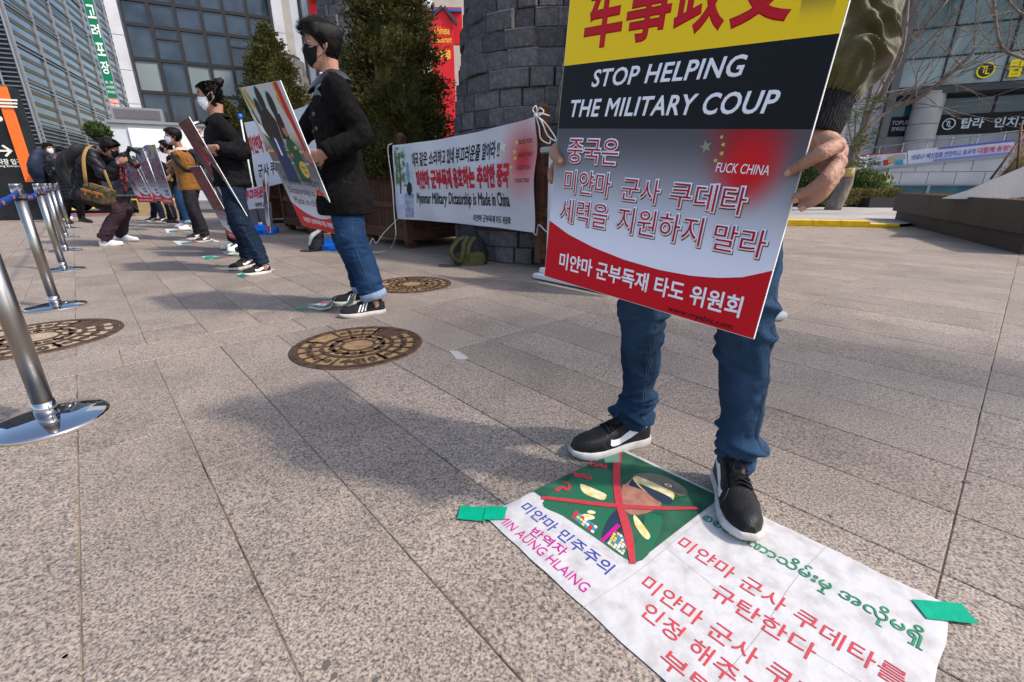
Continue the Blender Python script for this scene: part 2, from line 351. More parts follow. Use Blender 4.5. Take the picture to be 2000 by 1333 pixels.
# ---- manhole covers
M['iron'] = mat('rusty_iron', (.055, .035, .026), .55, (.12, .072, .045), 25, .35, 120, metal=.35)
M['ochre'] = mat('ochre_dust', (.29, .185, .09), .9, (.19, .12, .065), 18, .3, 150)
def ann(mb, c, r0, r1, a0, a1, z, n=6, h=.004):
    pts = [(r0 * math.cos(a0 + (a1 - a0) * i / n), r0 * math.sin(a0 + (a1 - a0) * i / n)) for i in range(n + 1)] + [(r1 * math.cos(a1 - (a1 - a0) * i / n), r1 * math.sin(a1 - (a1 - a0) * i / n)) for i in range(n + 1)]
    mb.prism(pts, c + UP * z, (1, 0, 0), (0, 1, 0), UP, h)
def manhole(c, r, rot, label, tone=None):
    c = Vector((c[0], c[1], 0)); t = thing('manhole_cover', label, 'manhole cover', c, 'manhole covers in the plaza')
    I = M['iron']; O = tone or M['ochre']; k = r / .36
    mb = MB(); mb.lathe([(r * 1.0, -.01), (r * 1.0, .0035), (r * .965, .0065), (r * .95, .0065), (r * .945, .002), (r * .9, .002)], 64, c, cap=False); mb.build('rim', I, t, True)
    mb = MB(); mb.lathe([(r * .95, .0), (r * .948, .0025), (0.001, .0025)], 48, c, cap=False); mb.build('plate', O, t)
    mb = MB(); z = .0025; h = .0045
    def A(r0, r1, a0, a1, n=6, hh=h): ann(mb, c, r0 * r, r1 * r, rot + R(a0), rot + R(a1), z, n, hh)
    A(.87, .94, 0, 360, 64); A(.50, .56, 0, 360, 48); A(.235, .275, 0, 360, 36)
    for i in range(10):          # inner ring: ribs and studs
        q = i * 36; A(.275, .50, q - 2.6, q + 2.6, 2); A(.345, .43, q + 12, q + 24, 4)
        for e in (0, 36): A(.36, .42, q + e - 8, q + e + 8, 3)
    for i in range(20):
        q = i * 18; 
        if i in (2, 3, 7, 8, 14, 15, 16): continue
        A(.56, .87, q - 1.7, q + 1.7, 2); A(.675, .755, q + 5.5, q + 12.5, 3)
        A(.69, .74, q - 3.6, q + 3.6, 2)
    for q in (36, 72, 126, 162, 252, 306): A(.56, .87, q - 1.5, q + 1.5, 2)
    A(.56, .87, 39, 69, 8, .002)
    mb.build('raised_pattern', I, t)
    mb = MB()
    for i in range(20):
        if i in (2, 3, 7, 8, 14, 15, 16): continue
        q = rot + R(i * 18 + 9); mb.lathe([(.022 * k, 0), (.019 * k, .0076), (.011 * k, .0078), (.009 * k, .003)], 10, c + Vector((math.cos(q), math.sin(q), 0)) * .715 * r, cap=False)
    for i in range(10):
        q = rot + R(i * 36 + 18); mb.lathe([(.02 * k, 0), (.018 * k, .0078), (.01 * k, .0078), (.008 * k, .003)], 10, c + Vector((math.cos(q), math.sin(q), 0)) * .388 * r, cap=False)
    mb.build('studs', I, t)['kind'] = 'stuff'
    mb = MB(); mb.lathe([(.235 * r, .0025), (.225 * r, .0062), (.19 * r, .0062), (.17 * r, .005), (.001, .0052)], 32, c, cap=False); mb.build('centre_boss', O, t, True)
    # cast lettering field
    for body, am, s in (('10', 291, .2), ('⊕', 279, .16), ('수', 266, .2)):
        q = rot + R(am); rd = Vector((math.cos(q), math.sin(q), 0)); tg = Vector((-rd.y, rd.x, 0))
        letter(t, body, I, c + rd * (.72 * r), tg, -rd, UP, (-s * r * .5, -.1 * r, s * r * .5, .1 * r), lift=.003, name='cast_mark', raised=.004, bold=.03, res=2)
    return t
manhole((-.865, 2.395), .355, R(10), 'ochre dusted iron manhole cover nearest the front, below the man in the long black coat')
manhole((-.905, 4.03), .355, R(40), 'round iron manhole cover behind the rolled cuffs of the man in the long black coat')
manhole((-2.80, 2.53), .40, R(25), 'dusty round iron manhole cover half hidden by the nearest barrier post', mat('pale_dust', (.36, .29, .21), .9, (.27, .21, .15), 18, .3, 150))
# white scrap and stains
M['whitestain'] = mat('white_residue', (.42, .41, .42), .8, (.32, .30, .29), 90)
mb = MB(); p = [G(877, 686), G(893, 686), G(915, 699), G(908, 703), G(893, 702)]; mb.add([q + UP * .0012 for q in p], [(0, 4, 3, 2, 1)]); tag(mb.build('tape_scrap', M['whitestain']), 'pale scrap of tape stuck on the paving right of the large manhole cover', 'tape')

rg = random.Random(44); mb = MB()
for i in range(170):
    q = G(rg.uniform(-50, 2050), 500 + 850 * rg.random() ** .8); r = rg.uniform(.002, .0075) * (1.6 if rg.random() < .12 else 1); mb.add([q + Vector((math.cos(k * .9) * r * rg.uniform(.6, 1.2), math.sin(k * .9) * r * rg.uniform(.6, 1.2), .0013)) for k in range(7)], [tuple(range(7))])
mb.build('gum_spots', mat('old_gum', (.10, .088, .08), .8, (.30, .26, .22), 3, thr=(.5, .52)), pav)['kind'] = 'stuff'
# ---- raised area, yellow kerb at right
M['yellow'] = mat('yellow_paint', (.78, .50, .02), .5, (.62, .38, .02), 8, .2, 40); M['greykerb'] = mat('kerb_stone', (.40, .37, .34), .8, (.30, .28, .26), 12, .3, 60)
ka, kb = G(1380, 438), G(1757, 446); kd = (kb - ka).normalized(); kn = Vector((-kd.y, kd.x, 0))
k_ = thing('yellow_kerb', 'bright yellow painted kerb running along the paving at right', 'kerb', ka)
n = 7
for i in range(n):
    p0 = ka.lerp(kb, i / n); p1 = ka.lerp(kb, (i + .985) / n); h = .13 if i < n - 1 else .08
    mb = MB(); mb.box((p0 + p1) / 2 + UP * (h / 2) + kn * .09, ((p1 - p0).length, .16, h), (kd, kn, UP), .012); mb.build('kerb_stone', M['yellow'], k_)
mb = MB(); mb.box((ka + kb) / 2 + UP * .004 - kn * .14, ((kb - ka).length + .5, .045, .006), (kd, kn, UP)); o = mb.build('painted_line', M['yellow'], k_)
mb = MB(); mb.add([ka + kn * .17 + UP * .09 - kd * 8, kb + kn * .17 + UP * .06, kb + kn * 3 + kd * 3 + UP * .06, kb + kn * 22 + kd * 20 + UP * .1, ka + kn * 22 - kd * 8 + UP * .1], [(0, 1, 2, 3, 4)]); o = mb.build('side_road', M['farpave']); o['kind'] = 'structure'

# ---- left: road markings
E1 = Vector((.893, .45, 0)).normalized(); N1 = Vector((.45, -.893, 0)).normalized()
def strip(name, pts, mt, lift=.004):
    mb = MB(); mb.add([G(*p) + UP * lift for p in pts], [tuple(range(len(pts)))]); o = mb.build(name, mt); o['kind'] = 'structure'; return o
M['redpaint'] = mat('red_road_paint', (.27, .085, .075), .9, (.20, .07, .06), 5); M['purple'] = mat('purple_lane_paint', (.15, .10, .42), .8); M['linewhite'] = mat('white_road_paint', (.62, .62, .60), .8)
mb = MB(); mb.add([G(-300, 426) + UP * .001, G(-300, 392) + UP * .001, G(560, 385) + UP * .001, G(560, 412) + UP * .001, G(180, 424) + UP * .001], [(4, 3, 2, 1, 0)]); o = mb.build('roadway', M['asphalt']); o['kind'] = 'structure'
strip('red_lane', [(130, 424), (345, 412), (345, 405), (205, 408), (170, 416)], M['redpaint'], .006)
strip('purple_line', [(120, 420), (165, 419), (165, 414), (120, 415)], M['purple'], .009)
strip('yellow_line', [(130, 412), (230, 405), (230, 402), (130, 408)], M['yellow'], .009)
strip('white_line', [(0, 421), (120, 417), (120, 414), (0, 418)], M['linewhite'], .006)
strip('yellow_edge_line', [(-60, 409), (30, 408), (30, 405), (-60, 406)], M['yellow'], .009)

# ================================================================== buildings
M['panel'] = mat('white_wall_panel', (.58, .58, .60), .55, (.50, .50, .53), 1.2, .1, 8); M['panel2'] = mat('grey_wall_panel', (.40, .385, .39), .7, (.33, .32, .325), 1.5, .2, 30, stretch=(1, 1, .5))
M['frame'] = mat('dark_window_frame', (.035, .033, .035), .4); M['alu'] = mat('aluminium', (.30, .30, .315), .4, metal=.6); M['louvre'] = mat('louvre_grey', (.15, .155, .17), .5, metal=.3)
M['gdark'] = glass('dark_blue_glass', (.008, .016, .028), .06, (.03, .048, .07), .8, .04); M['gpale'] = mat('frosted_window_film', (.22, .26, .265), .35, (.18, .21, .22), .5)
M['gteal'] = glass('teal_glass', (.02, .075, .10), .04, (.05, .14, .18), .5, .02); M['gblue'] = glass('blue_glass', (.012, .030, .050), .08, (.035, .06, .085), .3, .03); M['ggreen'] = glass('green_glass', (.055, .095, .085), .05, (.17, .22, .20), .5, .04)
M['tan'] = mat('tan_reflection', (.075, .062, .034), .5, (.05, .042, .026), .8); M['spot'] = None  # tan: painted tone of the building reflected in the tower glass
FL = Face(AY(231, 359, 30), E1, UP, N1)          # facade of the middle left building
bl = thing('office_building', 'white panelled office block with a grid of dark windows and a vertical green sign', 'building', FL.o)
def fpx(F, u, v): return F.px(u, v)
xs = [fpx(FL, u, 0)[0] for u in (231, 285, 336, 387, 432, 478, 524)]
zs = [FL.px(220, -60)[1], FL.px(231, 0)[1] + .1, FL.px(245, 46)[1], FL.px(259.6, 114)[1], FL.px(275, 179.5)[1], FL.px(285, 238)[1]]
x0b, x1b = FL.px(200, 0)[0], FL.px(566, 0)[0]
# wall behind, with depth
mb = MB(); mb.box(FL.P((x0b + x1b) / 2, 9, -6.2), (x1b - x0b, 12, 22), (E1, -N1, UP)); mb.build('wall', M['panel'], bl)
def panels(parent, F, x0, x1, z0, z1, nx, nz, mt, gap=.02, th=.06, lift=.0, name='wall_panel'):
    for i in range(nx):
        for j in range(nz):
            a0 = x0 + (x1 - x0) * i / nx; a1 = x0 + (x1 - x0) * (i + 1) / nx; b0 = z0 + (z1 - z0) * j / nz; b1 = z0 + (z1 - z0) * (j + 1) / nz
            mb = MB(); mb.box(F.P((a0 + a1) / 2, (b0 + b1) / 2, lift + th / 2), (a1 - a0 - gap, b1 - b0 - gap, th), (F.x, F.y, F.n)); mb.build(name, mt, parent)
zr = [zs[5] + (zs[1] - zs[5]) * k / 5 for k in range(-1, 9)]
panels(bl, FL, x0b + .02, xs[0] - .1, -.85, zs[0] + 4, 1, 9, M['panel'], .03); panels(bl, FL, xs[6] + .1, x1b - .3, -.85, zs[0] + 4, 1, 8, M['panel'], .03)
kinds = {(0, 3): 'gpale', (2, 3): 'gpale', (3, 3): 'gpale'}
zz = [zs[5], zs[4], zs[3], zs[2], zs[1], zs[1] + (zs[1] - zs[2]), zs[1] + 2 * (zs[1] - zs[2])]
for i in range(6):
    for j in range(6):
        a0, a1, b0, b1 = xs[i], xs[i + 1], zz[j], zz[j + 1]
        t = MB(); fr = .09
        for q in ((a0, b0, a1, b0 + fr), (a0, b1 - fr, a1, b1), (a0, b0 + fr, a0 + fr, b1 - fr), (a1 - fr, b0 + fr, a1, b1 - fr)):
            t.box(FL.P((q[0] + q[2]) / 2, (q[1] + q[3]) / 2, .07), (abs(q[2] - q[0]) - .004, abs(q[3] - q[1]) - .004, .12), (FL.x, FL.y, FL.n))
        if (i, j) in ((1, 2), (4, 2)): t.box(FL.P((a0 + a1) / 2, b1 - .62, .07), (a1 - a0 - .2, .07, .1), (FL.x, FL.y, FL.n))
        wn = t.build('window', M['frame'], bl)
        km = 'gpale' if (i, j) in ((0, 1), (2, 1), (3, 1)) else 'gdark'
        tl = rr.uniform(-.012, .012)
        mb = MB(); mb.add([FL.P(a0 + .08, b0 + .08, .03 + tl), FL.P(a1 - .08, b0 + .08, .03 - tl), FL.P(a1 - .08, b1 - .08, .03 - tl), FL.P(a0 + .08, b1 - .08, .03 + tl)], [(0, 1, 2, 3)]); mb.build('pane', M[km], wn)
# sill band and lower signage
mb = MB(); mb.box(FL.P((xs[0] + xs[6]) / 2, zz[0] - .25, .1), (xs[6] - xs[0], .45, .2), (FL.x, FL.y, FL.n)); mb.build('sill', M['panel'], bl)
q0, q1 = FL.px(228, 240), FL.px(322, 222)
mb = MB(); mb.box(FL.P((q0[0] + q1[0]) / 2, (q0[1] + q1[1]) / 2 + .1, .45), (q1[0] - q0[0], .75, .7), (FL.x, FL.y, FL.n)); cb = mb.build('awning_box', M['alu'], bl)
mb = MB(); mb.box(FL.P((q0[0] + q1[0]) / 2, (q0[1] + q1[1]) / 2 + .1, .83), (q1[0] - q0[0] - .3, .5, .03), (FL.x, FL.y, FL.n)); mb.build('awning_face', mat('awning_face', (.13, .12, .13), .5), bl)
# vertical green sign
gs = thing('shop_sign', 'tall green vertical sign with white Korean letters on the white office block', 'sign', FL.o)
ga0, ga1 = FL.px(166, 20)[0], FL.px(196, 20)[0]; ga0, ga1 = FL.px(163, 12)[0] + .15, FL.px(190, 4)[0]
gz0, gz1 = FL.px(228, 217)[1], FL.px(175, 5)[1]; gzr = FL.px(226, 195)[1]
mb = MB(); mb.box(FL.P((ga0 + ga1) / 2, (gz0 + gz1) / 2, .63), (ga1 - ga0, gz1 - gz0, .18), (FL.x, FL.y, FL.n)); mb.build('sign_case', M['alu'], gs)
GF = Face(FL.P(0, 0, .73), E1, UP, N1); M['signgreen'] = mat('sign_green', (.005, .16, .075), .45); M['signred'] = mat('sign_red', (.55, .11, .06), .5); M['letwhite'] = mat('white_lettering', (.75, .76, .74), .5)
GF.poly(gs, [(ga0 + .05, gzr), (ga1 - .05, gzr), (ga1 - .05, gz1 - .05), (ga0 + .05, gz1 - .05)], M['signgreen'], .002, 'green_face')
GF.poly(gs, [(ga0 + .05, gz0 + .05), (ga1 - .05, gz0 + .05), (ga1 - .05, gzr - .03), (ga0 + .05, gzr - .03)], M['signred'], .002, 'red_face')
gw = ga1 - ga0; gh = gz1 - gz0; gm = (ga0 + ga1) / 2
for i, ch in enumerate('고려포장'):
    zc = gz1 - gh * (.115 + .165 * i); GF.text(gs, ch, M['letwhite'], (gm - gw * .36, zc - gh * .06, gm + gw * .36, zc + gh * .06), bold=.035, lift=.01)
for i, ch in enumerate(('포 장', '스티로폼', '특수포장')):
    zc = gz1 - gh * (.745 + .045 * i); GF.text(gs, ch, M['letwhite'], (gm - gw * .36, zc - gh * .014, gm + gw * .36, zc + gh * .014), bold=.02, lift=.01)
for i, ch in enumerate(('778-9488', '778-3848')):
    zc = gzr - (gzr - gz0) * (.3 + .4 * i); GF.text(gs, ch, M['letwhite'], (gm - gw * .4, zc - gh * .018, gm + gw * .4, zc + gh * .018), bold=.02, lift=.01)
# long low white structure in front (hoarding)
FH = Face(AY(231, 359, 24), E1, UP, N1); h0, h1 = FH.px(206, 238), FH.px(470, 262)
hb = thing('hoarding', 'long low white site hoarding in front of the office block', 'hoarding', FH.P(h0[0], -.86))
zt = FH.px(300, 243)[1]
mb = MB(); mb.box(FH.P((h0[0] + 13) / 2, (zt - .86) / 2, -.2), (13 - h0[0], zt + .86, .25), (FH.x, FH.y, FH.n)); mb.build('hoarding_wall', mat('hoarding_white', (.52, .53, .56), .5, (.46, .47, .50), .7), hb)
a_, b_ = FH.px(250, 252), FH.px(455, 292)
mb = MB(); mb.box(FH.P((a_[0] + b_[0]) / 2, (FH.px(262, 288)[1] + FH.px(250, 250)[1]) / 2, 0.0), (b_[0] - a_[0], FH.px(250, 250)[1] - FH.px(262, 288)[1], .08), (FH.x, FH.y, FH.n)); mb.build('notice_panel', mat('notice_white', (.72, .72, .72), .4), hb)
mb = MB(); mb.box(FH.P((h0[0] + 13) / 2, zt + .05, -.15), (13 - h0[0], .12, .5), (FH.x, FH.y, FH.n)); mb.build('coping', M['alu'], hb)

# ---- left tower with louvres and glass
cor = AY(108, 359, 46); FA = Face(cor, E1, UP, N1); E2 = Vector((-.45, .893, 0)).normalized(); N2 = Vector((.893, .45, 0)).normalized(); FB = Face(cor, E2, UP, N2)
tw = thing('glass_tower', 'dark tall tower with horizontal louvres and blue and tan banded glazing', 'building', cor + UP * -.86)  # tan bands: reflection in the glass, built as coloured strips
mb = MB(); mb.box(cor + E1 * -11.05 + E2 * 30 + UP * 14, (21.9, 59.8, 30), (E1, E2, UP)); mb.build('wall', mat('tower_core', (.03, .04, .055), .3), tw)
for k in range(66):
    z = .3 + k * .36; mb = MB(); mb.box(FA.P(-7.6, z, .12), (15.2, .10, .16), (FA.x, FA.y, FA.n)); mb.build('louvre', M['louvre'], tw)
    if z < 5.2: mb = MB(); mb.box(FB.P(25, z, .12), (50.0, .085, .16), (FB.x, FB.y, FB.n)); mb.build('louvre', M['louvre'], tw)
for i, x in enumerate((0.02, -1.3)):
    mb = MB(); mb.box(FA.P(x, 12, .26), (.14, 25, .1), (FA.x, FA.y, FA.n)); mb.build('mullion', M['alu'], tw)
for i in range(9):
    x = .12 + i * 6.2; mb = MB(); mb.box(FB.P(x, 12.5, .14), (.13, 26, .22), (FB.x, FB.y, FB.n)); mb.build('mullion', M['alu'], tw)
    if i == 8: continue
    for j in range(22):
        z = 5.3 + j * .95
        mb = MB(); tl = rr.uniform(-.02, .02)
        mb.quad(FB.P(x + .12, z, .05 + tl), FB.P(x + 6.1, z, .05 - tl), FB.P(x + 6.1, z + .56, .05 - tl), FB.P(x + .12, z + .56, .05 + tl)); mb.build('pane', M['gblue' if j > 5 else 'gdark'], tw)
        mb = MB(); mb.box(FB.P(x + 3.1, z + .755, .07), (6.0, .37, .05), (FB.x, FB.y, FB.n)); mb.build('reflection_band', M['tan'], tw)  # reflected bands in the glass, built as coloured strips
for j in range(16):
    mb = MB(); mb.box(FB.P(24.9, 5.2 + (j // 2) * 3.2 + (j % 2) * .35, .16), (49.6, .05, .08), (FB.x, FB.y, FB.n)); mb.build('transom', M['alu'], tw)

# ---- centre background: beige block, red shop fronts
FC = Face(AY(650, 359, 24), Vector((1, .05, 0)), UP, Vector((.05, -1, 0)))
bb = thing('beige_building', 'beige plastered building seen between the stone towers', 'building', FC.P(0, -.86))
mb = MB(); c0_, c1_ = FC.px(545, 0)[0], FC.px(1010, 0)[0]; mb.box(FC.P((c0_ + c1_ + 40) / 2, 8, -3), (c1_ - c0_ + 40, 18, 5), (FC.x, -FC.n, FC.y)); 
mb = MB(); mb.box(FC.P((c0_ + c1_ + 36) / 2, 7.1, -4.2), (c1_ - c0_ + 36, 16, 8), (FC.x, FC.y, FC.n)); mb.build('wall', mat('beige_render', (.50, .45, .38), .85, (.43, .38, .32), 2, .2, 20), bb)
for i in range(12):
    mb = MB(); mb.box(FC.P(c1_ + 3 + i * 2.6, 5.5, -.17), (1.5, 1.8, .08), (FC.x, FC.y, FC.n)); wn = mb.build('window', M['frame'], bb)
    mb = MB(); mb.quad(*[FC.P(c1_ + 3 + i * 2.6 + sx * .65, 5.5 + sz * .8, -.12) for sx, sz in ((-1, -1), (1, -1), (1, 1), (-1, 1))]); mb.build('pane', M['gdark'], wn)
FD = Face(AY(640, 359, 20), Vector((1, .05, 0)), UP, Vector((.05, -1, 0)))
rs = thing('red_shop', 'red fronted shop with orange trim behind the stone tower', 'building', FD.P(0, -.86)); M['red'] = mat('shop_red', (.62, .02, .03), .5, (.52, .02, .025), 2); M['orange'] = mat('orange_wood', (.46, .16, .03), .6, (.36, .12, .03), 8, stretch=(1, 1, .2))
r0, r1 = FD.px(610, 42), FD.px(672, 4)
mb = MB(); mb.box(FD.P(r0[0] + 1.1, (r0[1] + r1[1]) / 2 + .3, -.4), (2.4, r1[1] - r0[1] + .6, .5), (FD.x, FD.y, FD.n)); mb.build('fascia', M['red'], rs)
mb = MB(); mb.box(FD.P(r0[0] + 1.1, r1[1] + .12, -.1), (2.2, .16, .3), (FD.x, FD.y, FD.n)); mb.build('trim', M['orange'], rs)
mb = MB(); mb.box(FD.P(r0[0] + 1.1, -.86 + (r0[1] + .86) / 2 - .05, -.6), (2.4, r0[1] + .8, .4), (FD.x, FD.y, FD.n)); mb.build('lower_wall', mat('shop_grey', (.10, .10, .11), .6), rs)
for i, (u, wd, k) in enumerate(((566, .3, 'panel'), (577, .16, 'frame'), (586, .26, 'alu'), (600, .22, 'orange'), (610, .2, 'panel'))):
    x = FD.px(u, 20)[0]; mb = MB(); mb.box(FD.P(x + .1, 3.3, -.3), (wd, 8.3, .2), (FD.x, FD.y, FD.n)); mb.build('pilaster', M[k], rs)
hs = thing('house_shaped_sign', 'red house shaped restaurant sign with a dark pitched cap and gold letters', 'sign', FD.P(FD.px(862, 359)[0], -.86))
ap = FD.px(866, 18); el, er = FD.px(838, 44), FD.px(887, 46); lo = -.86
mb = MB(); mb.prism([(el[0] + .05, lo), (er[0] - .05, lo), (er[0] - .05, er[1]), ap, (el[0] + .05, el[1])], FD.P(0, 0, -.1), FD.x, FD.y, FD.n, .18); mb.build('sign_body', M['red'], hs)
mb = MB()
for e in (el, er):
    a2 = Vector(ap); b2 = Vector(e); d = (b2 - a2).normalized(); nn = Vector((-d.y, d.x)) * (.09 if e is el else -.09) * -1
    P_ = [a2, b2 + d * .1, b2 + d * .1 + nn, a2 + nn * 1.2]; mb.prism([tuple(q) for q in P_], FD.P(0, 0, -.12), FD.x, FD.y, FD.n, .28)
mb.build('roof_cap', mat('cap_grey', (.05, .055, .065), .5), hs); M['gold'] = mat('gold_lettering', (.75, .42, .04), .4)
FD2 = Face(FD.P(0, 0, .081), FD.x, UP, FD.n)
for body, v0, v1, uu in (('Chinese', 68, 52, (848, 878)), ('Restaurant', 84, 72, (846, 882)), ('中華', 118, 98, (856, 880))):
    FD2.tpx(hs, body, M['gold'], (uu[0], v0), (uu[1], v1), bold=.03, lift=.003)
mb = MB(); mb.box(FD.P((FD.px(838, 20)[0] + FD.px(885, 20)[0]) / 2, FD.px(870, 18)[1] - .4, -.6), (1.5, 1.2, .3), (FD.x, FD.y, FD.n)); o = mb.build('red_board', M['red'], rs)
mb = MB(); mb.box(FD.P((FD.px(848, 20)[0] + FD.px(885, 20)[0]) / 2, FD.px(870, 13)[1] + .0, -.4), (1.3, .09, .1), (FD.x, FD.y, FD.n)); mb.build('blue_trim', mat('blue_trim', (.05, .12, .38), .5), rs)
# cctv
cc = thing('security_camera', 'white bullet security camera above the tall conical evergreen', 'camera', AY(835, 8, 12)); p = AY(818, 4, 12); q = AY(843, 12, 12)
mb = MB(); mb.tube([p, q], .085, 14); mb.build('housing', M['panel'], cc, True); mb = MB(); mb.tube([q - (q - p).normalized() * .02, q + (q - p).normalized() * .05], .075, 14); mb.build('lens_hood', M['frame'], cc, True)
mb = MB(); mb.tube([p + UP * -.05, p + Vector((-.15, 0, -.25)), Vector((p.x - .15, p.y, 0))], .03, 8); mb.build('pole', M['alu'], cc, True)
# ---- right building
E3 = Vector((.908, -.42, 0)).normalized(); N3 = Vector((-.42, -.908, 0)).normalized()
FR = Face(AY(1800, 359, 24), E3, UP, N3)
rb = thing('dental_clinic_building', 'grey stone clad office building with green glass, round columns and a black clinic sign band', 'building', FR.P(0, -.86))
X = lambda u, v: FR.px(u, v)[0]; Z = lambda u, v: FR.px(u, v)[1]
xl = X(1752, 175); zg = Z(1755, 174); xe = X(2000, 150) + 7; zt = zg + 14
# stone cladding to the left of the glass
mb = MB(); mb.box(FR.P(xl - 9, 9, -3.1), (17.6, 20, 6), (E3, UP, -N3)); mb.build('wall', M['panel2'], rb)
panels(rb, FR, xl - 9.6, xl - .35, -.86, 14.2, 7, 16, M['panel2'], .025, .05, 0.0, 'cladding_panel')
mb = MB(); mb.box(FR.P(xl - .17, 8, .12), (.3, 18, .5), (E3, UP, -N3)); mb.build('corner_pier', mat('dark_reveal', (.12, .115, .115), .7), rb)
# upper glass
mb = MB(); mb.box(FR.P((xl + xe) / 2, zg + 7, -3.2), (xe - xl, 14, 6), (E3, UP, -N3)); mb.build('core', mat('clinic_core', (.03, .04, .04), .5), rb)
gx = [xl, X(1835, 168), X(1957, 150)]; gx.append(gx[2] + (gx[2] - gx[1])); gx.append(gx[3] + (gx[2] - gx[1])); gx.append(xe)
gz = [zg]; dz = Z(1780, 118) - Z(1755, 174)
for k in range(1, 9): gz.append(zg + dz * k * 1.02)
for i in range(len(gx) - 1):
    for j in range(8):
        mb = MB(); tl = rr.uniform(-.02, .02); mb.quad(FR.P(gx[i] + .03, gz[j] + .03, .03 + tl), FR.P(gx[i + 1] - .03, gz[j] + .03, .03 - tl), FR.P(gx[i + 1] - .03, gz[j + 1] - .03, .03 - tl), FR.P(gx[i] + .03, gz[j + 1] - .03, .03 + tl)); mb.build('pane', M['gpaleg'] if 0 else (mat('pale_green_glass', (.23, .28, .26), .15, (.12, .16, .15), .7, spec=.9) if j == 0 else M['ggreen']), rb)
for x in gx: mb = MB(); mb.box(FR.P(x, (gz[0] + gz[-1]) / 2, .06), (.06, gz[-1] - gz[0], .08), (E3, UP, -N3)); mb.build('mullion', M['frame'], rb)
for z in gz: mb = MB(); mb.box(FR.P((xl + xe) / 2, z, .065), (xe - xl, .05, .07), (E3, UP, -N3)); mb.build('transom', M['frame'], rb)
# soffit
mb = MB(); mb.box(FR.P((xl + xe) / 2, zg - .16, -.6), (xe - xl, .28, 1.4), (E3, UP, -N3)); mb.build('soffit', mat('soffit', (.06, .065, .065), .6), rb)
# recessed lower windows, sign band, stone
RC = Face(FR.P(0, 0, -1.0), E3, UP, N3)
zw1 = RC.px(1860, 182)[1]; zw0 = RC.px(1860, 224)[1]; zs0 = RC.px(1850, 263)[1]
xs_ = [RC.px(1740, 200)[0] - .4, RC.px(1808, 200)[0], RC.px(1944, 200)[0], RC.px(1944, 200)[0] + 3.4, RC.px(1944, 200)[0] + 6.8, RC.px(1944, 200)[0] + 10]
for i in range(5):
    mb = MB(); mb.quad(RC.P(xs_[i] + .03, zw0, 0), RC.P(xs_[i + 1] - .03, zw0, 0), RC.P(xs_[i + 1] - .03, zw1 + .5, 0), RC.P(xs_[i] + .03, zw1 + .5, 0)); mb.build('pane', M['gteal' if i == 0 else 'gblue'], rb)
    mb = MB(); mb.box(RC.P(xs_[i + 1], (zw0 + zw1) / 2, .03), (.07, zw1 - zw0 + .4, .06), (E3, UP, -N3)); mb.build('mullion', M['frame'], rb)
mb = MB(); mb.box(RC.P((xs_[0] + xs_[5]) / 2, (zw0 + zs0) / 2, .02), (xs_[5] - xs_[0], zw0 - zs0, .1), (E3, UP, -N3)); mb.build('sign_band', mat('sign_black', (.02, .018, .018), .5), rb)
mb = MB(); mb.box(RC.P((xs_[0] + xs_[5]) / 2, (zs0 - .86) / 2 - .1, -.5), (xs_[5] - xs_[0], zs0 + .7, 1.0), (E3, UP, -N3)); mb.build('lower_wall', M['panel2'], rb)
panels(rb, RC, xs_[0], xs_[5], -.8, zs0 - .03, 11, 3, M['panel2'], .02, .04, .0, 'cladding_panel')
SB = Face(RC.P(0, 0, .075), E3, UP, N3); M['signwhite'] = mat('sign_letter_white', (.62, .68, .72), .4)
SB.tpx(rb, 'TOPLINE', M['signwhite'], (1741, 245), (1784, 235), bold=.01, lift=.01)
SB.tpx(rb, '牙科医院', M['signwhite'], (1739, 257), (1780, 247), bold=.02, lift=.01)
SB.tpx(rb, '탑라', M['signwhite'], (1874, 252), (1925, 229), bold=.03, lift=.01); SB.tpx(rb, '인치과', M['signwhite'], (1938, 250), (2020, 226), bold=.03, lift=.01)
def tl_logo(F, cu, cv, ru, mt, disc=None, parent=rb):
    a, b = F.px(cu, cv); r = abs(F.px(cu + ru, cv)[0] - a) * .92
    if disc is not None: mb = MB(); mb.lathe([(r * 1.02, 0), (r * 1.02, .04), (.001, .04)], 32, F.P(a, b, .012), (F.x, F.y, F.n), cap=False); mb.build('logo_disc', disc, parent)
    mb = MB(); mb.lathe([(r * .86, .02), (r * .86, .075), (r * 1.02, .075), (r * 1.02, .02)], 36, F.P(a, b, 0), (F.x, F.y, F.n), cap=False); mb.build('logo_ring', mt, parent)
    F.text(parent, 'T', mt, (a - r * .55, b - r * .35, a + r * .15, b + r * .55), bold=.03, lift=.07, name='logo_letter'); F.text(parent, 'L', mt, (a - r * .0, b - r * .55, a + r * .5, b + r * .3), bold=.03, lift=.072, name='logo_letter')
tl_logo(SB, 1852, 243, 14, M['signwhite']); M['signyellow'] = mat('sign_letter_yellow', (.85, .66, .02), .4)
UF = Face(FR.P(0, 0, .14), E3, UP, N3); tl_logo(UF, 1924, 138, 19, M['signyellow'], M['frame'])
UF.tpx(rb, '탑라', M['signyellow'], (1965, 152), (2040, 112), bold=.04, lift=.02, raised=.03)
# columns
for u in (1812, 2075):
    a, b = FR.px(u, 230); mb = MB(); P0 = FR.P(a, -.86, -.45)
    nd = 7
    c_ = mb_ = None
    for k in range(nd):
        z0 = (zg + .7) * k / nd; z1 = (zg + .7) * (k + 1) / nd - .02
        mb = MB(); mb.lathe([(.60, z0), (.60, z1)], 44, P0); mb.build('column_drum', mat('column_stone', (.36, .34, .33), .7, (.31, .295, .285), 2, .1, 40), rb)
